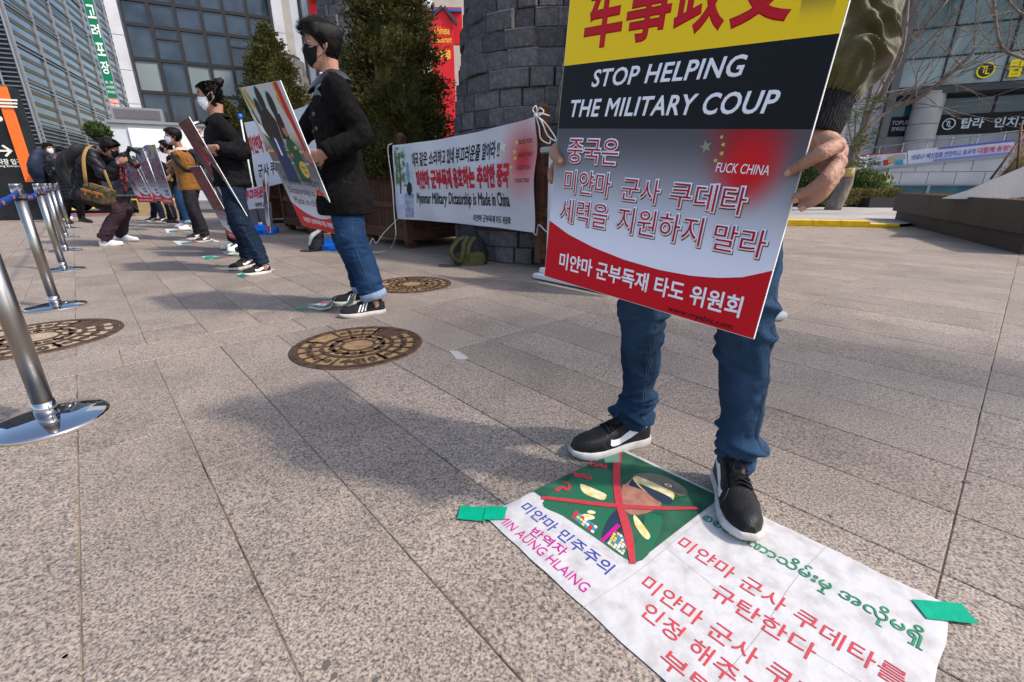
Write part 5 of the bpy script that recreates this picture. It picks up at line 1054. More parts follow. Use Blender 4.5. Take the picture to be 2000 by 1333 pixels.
class Board:
    def __init__(s, label, BL, X, Z, W=.6, H=.9, group='protest placards held up in the row', name='placard', cat='placard', th=.005):
        s.F = Face(BL, X, (Vector(Z) - Vector(X).normalized() * Vector(Z).dot(Vector(X).normalized()))); s.W, s.H = W, H
        if s.F.n.dot(EYEV - s.F.o) < 0: s.F.n = -s.F.n
        s.t = thing(name, label, cat, BL, group); mb = MB(); mb.box(s.F.P(W / 2, H / 2, -th / 2), (W, H, th), (s.F.x, s.F.y, s.F.n)); mb.build('board', M['foam'], s.t)
    def uv(s, ob, pts):
        at = ob.data.attributes.new('board_uv', 'FLOAT_VECTOR', 'POINT')
        for i, p in enumerate(pts): at.data[i].vector = (p[0], p[1], 0)
    def area(s, pts, mt, lift=.0004, name='printed_area'):
        o = s.F.poly(s.t, pts, mt, lift, name); s.uv(o, pts); return o
    def rect(s, a0, b0, a1, b1, mt, lift=.0004, name='printed_area'): return s.area([(a0, b0), (a1, b0), (a1, b1), (a0, b1)], mt, lift, name)
    def ell(s, a, b, ra, rb, mt, lift=.0008, rot=0, n=22, name='printed_shape'):
        return s.area([(a + ra * math.cos(t) * math.cos(rot) - rb * math.sin(t) * math.sin(rot), b + ra * math.cos(t) * math.sin(rot) + rb * math.sin(t) * math.cos(rot)) for t in [6.2832 * i / n for i in range(n)]], mt, lift, name)
    def text(s, body, mt, box, **k): return s.F.text(s.t, body, mt, box, **k)
    def line(s, pts, w, mt, lift=.0012, name='printed_stroke'):
        mb = MB(); A = []; B = []
        for i, p in enumerate(pts):
            q0 = np.array(pts[max(i - 1, 0)]); q1 = np.array(pts[min(i + 1, len(pts) - 1)]); d = (q1 - q0) / (np.linalg.norm(q1 - q0) + 1e-9); n = np.array([-d[1], d[0]]) * (w[i] if isinstance(w, list) else w)
            A.append(s.F.P(*(np.array(p) + n), lift)); B.append(s.F.P(*(np.array(p) - n), lift))
        mb.rings([A, B], closed=False); return mb.build(name, mt, s.t)
M['inkwhite'] = mat('white_ink', (.84, .85, .90), .4); M['crimson'] = mat('crimson_ink', (.42, .008, .03), .4); M['inkblack2'] = mat('board_black', (.007, .007, .009), .35); M['inkyellow'] = mat('board_yellow', (.93, .63, .01), .38); M['boardred'] = mat('board_red', (.55, .008, .018), .35)
# ---- the large placard
XM = Vector((.678, -.734, -.0795)); BLM = Vector((.0954, 1.329, .6015)); ZM = Vector((.071, -.0543, .996))
BB = Board('largest yellow, black and red placard reading STOP HELPING THE MILITARY COUP', BLM, (0.6776, -.7315, -.0787), ZM)
F = BB.F
def bp_(u, v): return F.px(u, v)
yb0, yb1 = bp_(1107, 128), bp_(1653, 65); gb0, gb1 = bp_(1094, 251), bp_(1598, 254); rb0, rb1 = bp_(1069, 430), bp_(1514, 530)
W, H = .6, .9
ykb = (yb0[1] + yb1[1]) / 2; gkb = (gb0[1] + gb1[1]) / 2
BB.rect(.001, ykb, W - .001, H - .001, M['inkyellow']); BB.rect(.001, gkb, W - .001, ykb, M['inkblack2'])
curve = [bp_(*q) for q in ((1069, 430), (1110, 458), (1160, 484), (1220, 508), (1290, 528), (1350, 539), (1400, 543), (1450, 542), (1514, 530))]; curve[0] = (.001, curve[0][1]); curve[-1] = (W - .001, curve[-1][1])
rc = bp_(1455, 300); rc2 = bp_(1470, 345)
gm = grad('board_fade', (.78, .80, .90), (.085, .085, .095), .10, gkb, [(rc[0], rc[1] + .03, .115, .17, (.26, .015, .025), .1), (rc2[0] - .012, rc2[1] + .012, .085, .10, (.60, .006, .012), .15)])
# grid so the fade interpolates
nx_, ny_ = 30, 30; mb = MB(); pts = []; rows = []
for j in range(ny_ + 1):
    r_ = []
    for i in range(nx_ + 1):
        a = .001 + (W - .002) * i / nx_; cbz = np.interp(a, [c[0] for c in curve], [c[1] for c in curve]); b = cbz + (gkb - cbz) * j / ny_; pts.append((a, b)); r_.append(F.P(a, b, .0004))
    rows.append(r_)
mb.rings(rows, closed=False); o = mb.build('fade_print', gm, BB.t); BB.uv(o, pts)
BB.area([(.001, .001), (W - .001, .001)] + curve[::-1], M['boardred'], .0004, 'red_base')
BB.F.tpx(BB.t, '军事政变', M['boardred'], (1140, 108), (1538, -75), bold=.03, lift=.0009) if 0 else None
# the four large characters, cut by the top of the picture
cb = bp_(1137, 103); ce = bp_(1538, 53)
for i, ch in enumerate('军事政变'):
    x0 = cb[0] + (ce[0] - cb[0]) * (i * .255); x1 = x0 + (ce[0] - cb[0]) * .235; zb2 = ykb + .028
    BB.text(ch, M['boardred'], (x0, zb2, x1, zb2 + .15), bold=.03, lift=.0009, shear=0)
def line_px(body, mt, l, r, hpx, **k):
    a = bp_(*l); b = bp_(*r); z = (a[1] + b[1]) / 2; h = bp_(l[0], l[1] - hpx)[1] - a[1]; return BB.text(body, mt, (a[0], z, b[0], z + h), **k)
line_px('STOP HELPING', M['inkwhite'], (1155, 170), (1452, 152), 34, bold=.028, shear=.18, lift=.0009, spacing=1.06)
line_px('THE MILITARY COUP', M['inkwhite'], (1113, 229), (1515, 224), 34, bold=.028, shear=.18, lift=.0009, spacing=1.06)
def outlined(body, l, r, hpx):
    a = bp_(*l); b = bp_(*r); z = (a[1] + b[1]) / 2; h = bp_(l[0], l[1] - hpx)[1] - a[1]; n = len(body)
    me, co = glyphs(body, .0); mn, mx = co.min(0), co.max(0); bpy.data.meshes.remove(me); sx = (b[0] - a[0]) / (mx[0] - mn[0]); sy = h / (mx[1] - mn[1])
    for bo, mt, lf, dx, dy in ((.062, M['inkblack2'], .0007, .0016, -.0020), (.066, M['inkwhite'], .0013, 0, 0), (.0, M['crimson'], .0019, 0, 0)):
        BB.text(body, mt, (a[0] + dx, z + dy, b[0] + dx, z + h + dy), bold=bo, lift=lf, fit=(mn, mx))
outlined('중국은', (1108, 319), (1205, 322), 46)
outlined('미얀마', (1101, 377), (1190, 385), 44); outlined('군사', (1212, 392), (1285, 399), 45); outlined('쿠데타', (1305, 405), (1452, 420), 50)
outlined('세력을', (1093, 435), (1184, 445), 45); outlined('지원하지', (1203, 454), (1366, 480), 50); outlined('말라', (1388, 490), (1490, 503), 52)
line_px('미얀마 군부독재 타도 위원회', M['inkwhite'], (1091, 527), (1444, 619), 33, bold=.03, lift=.0009)
line_px('www.myabiz.com', M['inkblack2'], (1303, 612), (1429, 646), 14, bold=.012, lift=.0009)
line_px('FUCK CHINA', M['inkwhite'], (1397, 337), (1501, 343), 19, bold=.006, shear=.1, lift=.0009)
M['starg'] = mat('star_green_yellow', (.52, .58, .12), .5); M['starfaint'] = mat('star_faint', (.24, .28, .17), .5)
for (u, v, r_, mt) in ((1379, 287, .0135, M['starfaint']), (1410, 268, .0045, M['starg']), (1413, 283, .005, M['starg']), (1410, 300, .0055, M['starg']), (1398, 314, .005, M['starg'])):
    a, b = bp_(u, v); BB.area([(a + r_ * (1 if i % 2 == 0 else .42) * math.cos(.35 + math.pi / 2 + i * math.pi / 5), b + r_ * (1 if i % 2 == 0 else .42) * math.sin(.35 + math.pi / 2 + i * math.pi / 5)) for i in range(10)], mt, .0012, 'printed_star')
sh = [bp_(*q) for q in ((1568, -10), (1636, -25), (1632, 10), (1622, 30), (1600, 40), (1575, 42), (1553, 48), (1562, 30))]
gq = grad('olive_fade', (.93, .63, .01), (.22, .17, .03), sh[6][1] - .005, sh[6][1] + .055); BB.area(sh, gq, .0007, 'faded_silhouette')

# ---- second placard (black coat man)
def picture_board(B, extra=True):
    W, H = B.W, B.H
    g = grad('fade_' + B.t.name, (.60, .62, .70), (.13, .13, .14), .1 * H / .9, .42 * H / .9); pts = []; rows = []; mb = MB()
    cv = lambda a: H * (.10 + .10 * (abs(a / W - .58) / .58) ** 2.0)
    for j in range(11):
        r_ = []
        for i in range(13):
            a = .001 + (W - .002) * i / 12; b = cv(a) + (H * .55 - cv(a)) * j / 10; pts.append((a, b)); r_.append(B.F.P(a, b, .0004))
        rows.append(r_)
    mb.rings(rows, closed=False); o = mb.build('fade_print', g, B.t); B.uv(o, pts)
    B.area([(.001, .001), (W - .001, .001)] + [(W - .001 - (W - .002) * i / 12, cv(W - .001 - (W - .002) * i / 12)) for i in range(13)], M['boardred'], .0004, 'red_base')
    return cv
B2 = Board('tilted placard with two officials and a gold seal, held by the long coated man', (-1.546, 3.43, .57), (.74, -.671, -.058), (-.172, -.271, .947))
W, H = .6, .9; cv = picture_board(B2)
top = grad('grey_wall_print', (.13, .13, .14), (.52, .52, .52), .5, .66); pts = [(.001, .495), (.599, .495), (.599, .62), (.001, .62)]; B2.rect(.001, .495, .599, .899, top, .0004)
M['silh'] = mat('silhouette_ink', (.012, .012, .014), .4); M['cyan'] = mat('cyan_glow_ink', (.05, .45, .60), .5); M['navy'] = mat('navy_ink', (.015, .035, .11), .45); M['green'] = mat('uniform_green_ink', (.01, .085, .05), .45); M['skinink'] = mat('printed_skin', (.36, .19, .12), .5); M['goldink'] = mat('gold_ink', (.60, .42, .08), .4); M['redflag'] = mat('flag_red_ink', (.55, .01, .015), .4)
for a, b, ra, rb in ((.16, .775, .035, .06), (.24, .82, .042, .075), (.37, .79, .04, .07)):
    B2.ell(a - .007, b + .004, ra + .004, rb + .004, M['cyan'], .0007); B2.ell(a, b, ra, rb, M['silh'], .0010)
B2.area([(.10, .56), (.30, .56), (.33, .70), (.27, .78), (.14, .76), (.10, .68)], M['silh'], .0009); B2.area([(.32, .60), (.42, .60), (.42, .74), (.34, .74)], M['silh'], .0009)
B2.rect(.001, .52, .53, .535, M['goldink'], .0006); B2.rect(.001, .60, .53, .61, M['goldink'], .0006); B2.rect(.001, .45, .53, .46, mat('pale_ink', (.42, .47, .50), .5), .0006)
B2.area([(.12, .33), (.30, .33), (.285, .57), (.25, .60), (.20, .62), (.155, .60), (.12, .57)], M['navy'], .0011); B2.area([(.19, .50), (.215, .50), (.215, .60), (.195, .61)], M['inkwhite'], .0013); B2.ell(.20, .655, .026, .04, mat('printed_dark_skin', (.05, .03, .03), .5), .0013)
B2.area([(.33, .34), (.47, .34), (.47, .56), (.43, .60), (.36, .60), (.33, .56)], M['green'], .0011); B2.ell(.395, .655, .03, .042, M['skinink'], .0013); B2.ell(.39, .685, .034, .022, M['silh'], .0015); B2.area([(.27, .53), (.36, .53), (.36, .49), (.27, .49)], M['green'], .0012); B2.ell(.30, .50, .02, .017, M['skinink'], .0014); B2.ell(.35, .505, .018, .015, M['skinink'], .0014); B2.rect(.425, .54, .46, .56, M['goldink'], .0014)
B2.area([(.505, .899), (.55, .899), (.575, .60), (.565, .43), (.545, .47), (.535, .6), (.51, .75)], M['redflag'], .0016); B2.area([(.001, .899), (.03, .899), (.075, .78), (.06, .74), (.02, .80)], mat('flag_olive', (.30, .30, .04), .5), .0009)
for k, (a, b) in enumerate(((.50, .86), (.49, .80), (.51, .74), (.10, .82), (.075, .86), (.13, .79))): B2.ell(a, b, .018, .04, mat('gold_drape', (.42, .33, .07), .5), .0008, .3)
B2.area([(.03, .76), (.07, .70), (.12, .62), (.14, .55), (.10, .58), (.05, .66), (.03, .72)], M['inkwhite'], .0009); B2.area([(.03, .78), (.06, .76), (.09, .68), (.05, .7)], M['green'], .001); B2.area([(.08, .60), (.13, .56), (.15, .46), (.19, .38), (.16, .38), (.11, .47)], M['redflag'], .001); B2.area([(.06, .64), (.13, .60), (.16, .50), (.13, .50), (.09, .57)], M['green'], .0012)
B2.ell(.44, .42, .052, .052, M['goldink'], .0017); B2.text('Made in', M['silh'], (.41, .425, .47, .442), lift=.0022); B2.text('China', M['silh'], (.42, .396, .468, .411), lift=.0022)
M['greytext'] = mat('grey_text', (.03, .03, .035), .5)
B2.text('Myanmar Military', M['greytext'], (.06, .30, .56, .365), lift=.0012); B2.text('Dictatorship is', M['greytext'], (.06, .235, .43, .295), lift=.0012); B2.text('Made in china', M['greytext'], (.08, .175, .47, .225), lift=.0012)
B2.area([(.47, .21), (.50, .20), (.515, .16), (.535, .15), (.54, .20), (.565, .22), (.56, .28), (.52, .30), (.475, .29), (.46, .25)], M['redflag'], .0018)
def bstar(B, a, b, r_, mt, lift=.0024): B.area([(a + r_ * (1 if i % 2 == 0 else .42) * math.cos(math.pi / 2 + i * math.pi / 5), b + r_ * (1 if i % 2 == 0 else .42) * math.sin(math.pi / 2 + i * math.pi / 5)) for i in range(10)], mt, lift, 'printed_star')
bstar(B2, .502, .262, .016, M['goldink']); 
for a, b in ((.525, .28), (.537, .27), (.54, .256), (.53, .245)): bstar(B2, a, b, .005, M['goldink'])
B2.text('미얀마 군부독재 타도 위원회', M['inkwhite'], (.09, .038, .53, .078), bold=.03, lift=.0012); B2.text('www.myabiz.com', M['silh'], (.38, .012, .55, .022), lift=.0012)
# ---- grainy crowd placards
M['crowd'] = mat('crowd_print', (.02, .012, .016), .4, (.20, .04, .06), 26, detail=6, thr=(.42, .62)); M['crowd2'] = mat('crowd_print_blue', (.03, .03, .045), .4, (.30, .22, .30), 30, detail=6, thr=(.45, .62)); M['xred'] = mat('brush_red', (.60, .01, .06), .5); M['pinktext'] = mat('pink_text', (.34, .12, .17), .5); M['flagcol'] = mat('flag_stripes', (.05, .10, .38), .5, (.42, .34, .08), 18, stretch=(1, 1, .3), thr=(.48, .52))
def crowd_board(label, BL, X, Z, W=.6, H=.9, bl=False, th=.006):
    B = Board(label, BL, X, Z, W, H, th=th); cv = picture_board(B); B.rect(.001, H * .42, W - .001, H - .001, M['crowd2'] if bl else M['crowd'], .0007)
    if bl: B.rect(.001, H * .78, W - .001, H - .001, M['flagcol'], .001)
    rnd = random.Random(label)
    for k in range(14):
        a, b = rnd.uniform(.05, W - .05), rnd.uniform(H * .5, H * .93); B.ell(a, b, rnd.uniform(.008, .02), rnd.uniform(.02, .05), rnd.choice([M['silh'], M['skinink'], M['redflag'], M['navy'], M['cyan'] if bl else M['crowd']]), .0012 + k * .00005)
    c = (W * .55, H * .56); B.line([(c[0] - .12, c[1] + .20), (c[0] - .02, c[1] + .03), (c[0] + .12, c[1] - .14)], [.012, .014, .006], M['xred'], .0025, 'brushed_cross'); B.line([(c[0] + .11, c[1] + .19), (c[0] + .01, c[1] + .02), (c[0] - .11, c[1] - .12)], [.010, .014, .007], M['xred'], .0027, 'brushed_cross')
    B.text('미얀마의 봄을', M['pinktext'], (.06, H * .345, W - .08, H * .40), bold=.03, lift=.0012); B.text('응원해 주세요', M['pinktext'], (.08, H * .28, W - .1, H * .33), bold=.03, lift=.0012)
    B.text('국민과', M['greytext'], (W * .5, H * .20, W * .85, H * .255), bold=.05, lift=.0012); B.text('함께', M['greytext'], (W * .52, H * .15, W * .85, H * .19), bold=.05, lift=.0012); B.text('미얀마 군부독재 타도', M['inkwhite'], (.08, H * .035, W - .08, H * .075), bold=.03, lift=.0012); return B
B3 = crowd_board('dark crowd photo placard seen edge on, held by the man with the bun', (-2.968, 4.988, .56), (.67, -.742, 0), (-.284, -.195, .939))
B4 = crowd_board('lower dark placard with red brushed cross, just behind the man with the bun\'s placard', (-3.70, 6.05, .19), (.69, -.724, -.0), (-.23, -.206, .951), W=.6)
B5 = crowd_board('placard with blue flags and red cross held by the man in the brown corduroy jacket', (-5.937, 8.05, .543), (.769, -.639, -.012), (-.05, -.06, .995), bl=True)
B6 = crowd_board('placard second from the man in the brown corduroy jacket, a sliver of flags showing', (-7.00, 9.29, .545), (.758, -.653, .006), (-.09, -.09, .99), bl=True)
B7 = crowd_board('placard third from the man in the brown corduroy jacket, mostly covered by its neighbour', (-7.85, 10.1, .55), (.80, -.60, .006), (-.15, -.16, .97), bl=True)
B8 = crowd_board('leftmost tilted placard with a large pink red cross beside the camera lens', (-8.75, 11.1, .45), (.90, -.43, .001), (-.11, -.16, .98), bl=True, W=.7)

# ================================================================== other banners behind
TL2, TR2, BR2, BL2 = AY(478, 240, 8.4), AY(622, 196, 6.75), AY(640, 345, 6.75), AY(504, 370, 8.3)
s2b, S2, n2 = stretched('protest_banner', 'white banner with a red slogan behind the man with the bun and the tilted placard', TL2, TR2, BR2, BL2, M['bannerwhite'], folds=lambda s, q: .01 * math.sin(q * 8 + s * 5) + .008 * math.sin(s * 20))
on_surface(s2b, S2, '미얀마 군부독재 물러가라 지금', M['redink'], .0, .52, .98, .80, bold=.06); on_surface(s2b, S2, '군사 쿠데타를 규탄한다', M['blackink'], .08, .16, .9, .36, bold=.03)
mb = MB(); a_ = S2(.9, .86, .004); mb.lathe([(.045, 0), (.045, .002), (.075, .002), (.075, 0)], 24, a_, ((TR2 - TL2).normalized(), UP, -n2 if n2.y > 0 else n2), cap=False); mb.box(a_, (.13, .004, .03), ((TR2 - TL2).normalized(), n2, UP)); mb.build('printed_symbol', M['redink'], s2b)
pole = thing('banner_pole', 'thin white banner pole with a blue and white cap above the white banner', 'pole', G(492, 462)); pt_ = AY(470, 232, 8.5)
mb = MB(); mb.tube([Vector((pt_.x, pt_.y, 0)), pt_], .014, 8); mb.build('shaft', M['bannerwhite'], pole, True); mb = MB(); mb.tube([pt_, pt_ + UP * .07], [.035, .03], 10); mb.build('cap', M['blueplastic'], pole, True)
# small white banner below and a leaning picture placard
TL3, TR3, BR3, BL3 = AY(476, 368, 7.9), AY(526, 352, 7.4), AY(525, 408, 7.4), AY(480, 412, 7.9)
s3b, S3, n3 = stretched('protest_banner', 'small low white banner with crowded red letters above the blue water base', TL3, TR3, BR3, BL3, M['bannerwhite'], nx=16, ny=8)
on_surface(s3b, S3, '부끄러운줄', mat('banner_red', (.55, .03, .08), .5), .02, .45, .97, .95, bold=.07); on_surface(s3b, S3, '미얀마 군부', M['blackink'], .45, .06, .95, .26, bold=.04)
B9 = Board('picture placard leaning against the wooden planter behind the blue water base', AY(521, 452, 7.35), (.55, -.75, 0), (.0, .12, 1), .32, .86, group='protest placards held up in the row'); picture_board(B9); B9.rect(.001, .45, .319, .859, top, .0005); B9.ell(.11, .68, .05, .09, M['silh']); B9.ell(.2, .70, .04, .08, M['silh']); B9.rect(.05, .42, .14, .6, M['navy'], .0012); B9.rect(.17, .42, .26, .6, M['green'], .0012); B9.ell(.24, .40, .03, .03, M['goldink'], .0014); B9.rect(.28, .4, .315, .85, M['redflag'], .0014)
mb = MB(); q = G(470, 455); mb.quad(q + V3((0, 0, 0)), q + V3((.75, -.3, 0)), q + V3((.75, -.2, .55)), q + V3((0, .1, .55)), .01); tag(mb.build('grey_board', mat('grey_board', (.10, .10, .115), .6), None, loc=q), 'plain dark grey board standing behind the blue water base', 'board')

# ================================================================== ground poster under the feet
PO = G(945, 1010); px_ = (G(1215, 878) - PO); px_.z = 0; Py = px_.normalized(); Px = -Py.cross(UP) * -1; Px = Vector((Py.y, -Py.x, 0))
PWd = px_.length; PFc = Face(PO + UP * .004, Px, Py, UP)
rip = lambda a, b: .0022 + .0006 * math.sin(a * 11 + b * 6) * math.sin(b * 9 + 1) + .0002 * math.sin(a * 31 + b * 23) + (.002 * max(0, 1 - abs(b - PWd) / .05) if 0 else 0)
M['paper'] = mat('scuffed_paper', (.47, .46, .465), .7, (.36, .345, .34), 24, .3, 30, detail=15, thr=(.45, .72))
gp = thing('ground_poster', 'large scuffed white paper poster with a crossed out officer portrait taped to the paving', 'poster', PO)
PLn = 1.12; right = [PFc.px(1860, 1190), PFc.px(1815, 1345)]
nu, nv = 90, 46; 
def bil(q, s_, t_): return (np.array(q[0]) * (1 - s_) + np.array(q[1]) * s_) * (1 - t_) + (np.array(q[3]) * (1 - s_) + np.array(q[2]) * s_) * t_
QP = ((0, 0), (.885, .045), (.832, .655), (0, .563)); rows = []
for j in range(nv + 1):
    r_ = []
    for i in range(nu + 1):
        a, b = bil(QP, i / nu, j / nv); ed = .004 if i in (0, nu) or j in (0, nv) else 0; a += ed * noise.noise(Vector((a * 14, b * 14, 0))); b += ed * noise.noise(Vector((a * 12, b * 12, 5)))
        r_.append(PFc.P(a, b, rip(a, b) - (.002 if ed else 0)))
    rows.append(r_)
mb = MB(); mb.rings(rows, closed=False); mb.build('sheet', M['paper'], gp, True)
def drape(ob, l=.0008, base=.004, fc=None):
    fc = fc or PFc; o = wloc(ob)
    for v in ob.data.vertices:
        p = v.co + o - fc.o; v.co.z = fc.o.z + rip(p.dot(fc.x), p.dot(fc.y)) + l + (p.z - .0006) - o.z
def ptext(body, mt, p, q, h, **k):
    d = np.array(q) - np.array(p); L_ = np.linalg.norm(d); x = (PFc.x * d[0] + PFc.y * d[1]).normalized(); ob = letter(gp, body, mt, PFc.P(*p), x, UP.cross(x), UP, (0, 0, L_, h), **k); drape(ob, .0011); return ob
M['bluemark'] = mat('blue_marker', (.04, .05, .30), .6); M['magenta'] = mat('magenta_print', (.42, .01, .22), .55); M['redprint'] = mat('red_print', (.48, .045, .06), .6, (.38, .06, .07), 30, detail=8, thr=(.45, .7)); M['greenprint'] = mat('green_print', (.015, .16, .08), .6, (.05, .22, .12), 25)
ptext('미얀마 민주주의', M['bluemark'], (.035, .092), (.335, .118), .040, bold=.01); ptext('반역자', M['magenta'], (.125, .055), (.235, .072), .032, bold=.015); ptext('MIN AUNG HLAING', M['magenta'], (.038, .018), (.34, .042), .028, bold=.0)
ptext('미얀마 군사 쿠데타를', M['redprint'], (.375, .325), (.825, .352), 0.047, bold=.004); ptext('규탄한다', M['redprint'], (.505, .26), (.705, .278), 0.047, bold=.004)
ptext('미얀마 군사 쿠데타를', M['redprint'], (.40, .155), (.845, .20), 0.045, bold=.004); ptext('인정 해주지 않기를', M['redprint'], (.445, .098), (.84, .13), 0.045, bold=.004); ptext('부탁합니다', M['redprint'], (.53, .045), (.80, .065), 0.041, bold=.004)
ptext('စစ်အာဏာသိမ်းမှု အလိုမရှိ', M['greenprint'], (.36, .445), (.822, .475), .065, bold=.02)
# crossed out officer portrait (plain generic figure)
QI = ((.0, .172), (.354, .196), (.342, .592), (.004, .545))
def ip(s_, t_, l=.0009):
    a, b = bil(QI, s_, t_); return PFc.P(a, b, rip(a, b) + l)
def ipoly(pts, mt, l=.0012, name='printed_shape', dens=8):
    # triangulated fan over a smooth outline
    if 5 <= len(pts) < 16: pts = cr([pts[-1]] + list(pts) + [pts[0], pts[1]], 4)[4:-5]
    c = np.mean(np.array(pts), 0); mb = MB(); mb.add([ip(*c, l)] + [ip(*p, l) for p in pts], [(0, i + 1, (i + 1) % len(pts) + 1) for i in range(len(pts))]); return mb.build(name, mt, gp)
def iell(s_, t_, a, b, rot, mt, l=.0014, n=20, name='printed_shape'): return ipoly([(s_ + a * math.cos(q) * math.cos(rot) - b * math.sin(q) * math.sin(rot), t_ + a * math.cos(q) * math.sin(rot) + b * math.sin(q) * math.cos(rot)) for q in [6.2832 * i / n for i in range(n)]], mt, l, name)
rows = [[ip(i / 24, j / 24) for i in range(25)] for j in range(25)]; mb = MB(); mb.rings(rows, closed=False)
mb.build('portrait_ground', mat('portrait_green', (.010, .055, .035), .7, (.035, .12, .07), 11, detail=10), gp, True)
def ipx(u, v):
    q = PFc.px(u, v); A_, B_, C_, D_ = [np.array(z) for z in QI]; s_, t_ = .5, .5
    for _ in range(12):
        f = bil(QI, s_, t_) - q; J = np.array([(B_ - A_) * (1 - t_) + (C_ - D_) * t_, (D_ - A_) * (1 - s_) + (C_ - B_) * s_]).T; d_ = np.linalg.solve(J, f); s_ -= d_[0]; t_ -= d_[1]
    return (s_, t_)
def ippx(pts, mt, l, name='printed_shape'): return ipoly([ipx(*p) for p in pts], mt, l, name)
M['pskin'] = mat('portrait_skin', (.36, .17, .12), .6, (.26, .11, .08), 40); M['pgold'] = mat('portrait_gold', (.55, .42, .13), .55, (.68, .62, .42), 60); M['pgreen2'] = mat('portrait_uniform', (.012, .12, .06), .6, (.03, .10, .06), 14); M['pdark'] = mat('portrait_dark', (.02, .035, .06), .6); M['pcap'] = mat('portrait_cap', (.20, .17, .13), .6, (.12, .12, .09), 20)
ippx([(1060, 985), (1110, 940), (1180, 915), (1215, 960), (1225, 1000), (1290, 1010), (1280, 1060), (1240, 1100), (1160, 1050), (1100, 1010)], M['pgreen2'], .0011)
ippx([(1175, 1045), (1195, 1005), (1218, 1000), (1222, 1030), (1185, 1060)], M['pdark'], .0013); ippx([(1172, 1058), (1205, 1025), (1212, 1030), (1178, 1062)], M['magenta'], .0016)
ippx([(1215, 952), (1222, 948), (1240, 935), (1262, 945), (1285, 975), (1290, 990), (1262, 1005), (1230, 1007), (1213, 985)], M['pskin'], .0015, 'printed_face'); iell(*ipx(1222, 957), .02, .035, .3, M['pskin'], .0017); ippx([(1228, 950), (1240, 938), (1266, 950), (1280, 965), (1262, 962), (1240, 955)], M['pdark'], .0016)
ippx([(1236, 936), (1250, 927), (1290, 930), (1330, 950), (1343, 965), (1335, 972), (1318, 968), (1300, 960), (1262, 945)], M['pcap'], .0017, 'printed_cap'); ippx([(1236, 938), (1248, 934), (1290, 952), (1316, 966), (1308, 985), (1280, 975), (1250, 955)], M['pgold'], .0019, 'printed_cap'); iell(*ipx(1305, 951), .045, .03, 0, M['pdark'], .0021); iell(*ipx(1305, 951), .035, .022, 0, M['pgold'], .0023); iell(*ipx(1305, 951), .015, .012, 0, M['redprint'], .0025); ippx([(1250, 952), (1255, 950), (1310, 975), (1306, 988), (1280, 978)], M['pdark'], .0021)
ippx([(1133, 949), (1143, 950), (1180, 966), (1184, 973), (1178, 979), (1165, 976), (1140, 965)], M['pgold'], .0016); ippx([(1237, 1011), (1243, 1012), (1268, 1045), (1266, 1056), (1255, 1050), (1240, 1028)], M['pgold'], .0016); iell(*ipx(1148, 1012), .05, .03, .6, M['pgold'], .0017); iell(*ipx(1155, 1003), .03, .02, .6, M['pgold'], .0019)
mc = [mat('ribbon_red', (.5, .03, .05), .6), mat('ribbon_gold', (.55, .45, .10), .6), mat('ribbon_blue', (.06, .2, .35), .6), mat('ribbon_white', (.6, .6, .6), .6)]; rq = random.Random(2)
for (u0, v0, nx2, ny2, du, dv) in ((1116, 1013, 7, 3, (6.2, 4.6), (3.0, -4.6)), (1186, 1064, 6, 6, (5.2, 3.9), (2.6, -4.4))):
    for i in range(nx2):
        for j in range(ny2):
            u, v = u0 + du[0] * i + dv[0] * j, v0 + du[1] * i + dv[1] * j; ippx([(u, v), (u + du[0] * .85, v + du[1] * .85), (u + du[0] * .85 + dv[0] * .85, v + du[1] * .85 + dv[1] * .85), (u + dv[0] * .85, v + dv[1] * .85)], rq.choice(mc), .0018 + .00002 * i, 'printed_ribbon')
def istroke(pts, w, mt, l, name='brushed_cross'):
    A = []; B = []; P_ = [np.array(ipx(*p)) for p in pts]; P_ = [np.array(q) for q in cr(P_, 6)]; ww = [z[0] for z in cr([(x, 0) for x in w], 6)]
    for i, p in enumerate(P_):
        d = P_[min(i + 1, len(P_) - 1)] - P_[max(i - 1, 0)]; d = d / np.linalg.norm(d); n_ = np.array([-d[1], d[0]]) * ww[i]; A.append(ip(*(p + n_), l)); B.append(ip(*(p - n_), l))
    mb = MB(); mb.rings([A, B], closed=False); return mb.build(name, mt, gp)
M['brush'] = mat('red_brush_paint', (.46, .025, .04), .6, (.36, .05, .06), 60)
istroke([(1207, 884), (1204, 930), (1208, 980), (1225, 1040), (1236, 1104)], [.034, .030, .028, .030, .018], M['brush'], .003); istroke([(1058, 975), (1120, 982), (1210, 992), (1290, 996), (1363, 996)], [.018, .021, .024, .021, .014], M['brush'], .0033)
istroke([(1152, 904), (1160, 908), (1166, 913), (1172, 909), (1180, 915), (1186, 917)], [.012, .012, .012, .012, .012, .01], M['brush'], .0028, 'brushed_letter'); istroke([(1120, 925), (1130, 932), (1136, 928), (1145, 937), (1156, 938)], [.012] * 5, M['brush'], .0028, 'brushed_letter'); istroke([(1085, 962), (1098, 955), (1108, 960), (1112, 950), (1100, 944)], [.02, .016, .012, .012, .01], M['brush'], .0028, 'brushed_letter')
for (u, v) in ((1160, 911), (1178, 912), (1128, 932), (1146, 934)): 
    c0 = ipx(u, v); mb = MB(); mb.rings([[ip(c0[0] + r_ * math.cos(q), c0[1] + r_ * math.sin(q), .0029) for q in [6.2832 * i / 14 for i in range(14)]] for r_ in (.02, .032)], cap=False); mb.build('brushed_letter', M['brush'], gp)
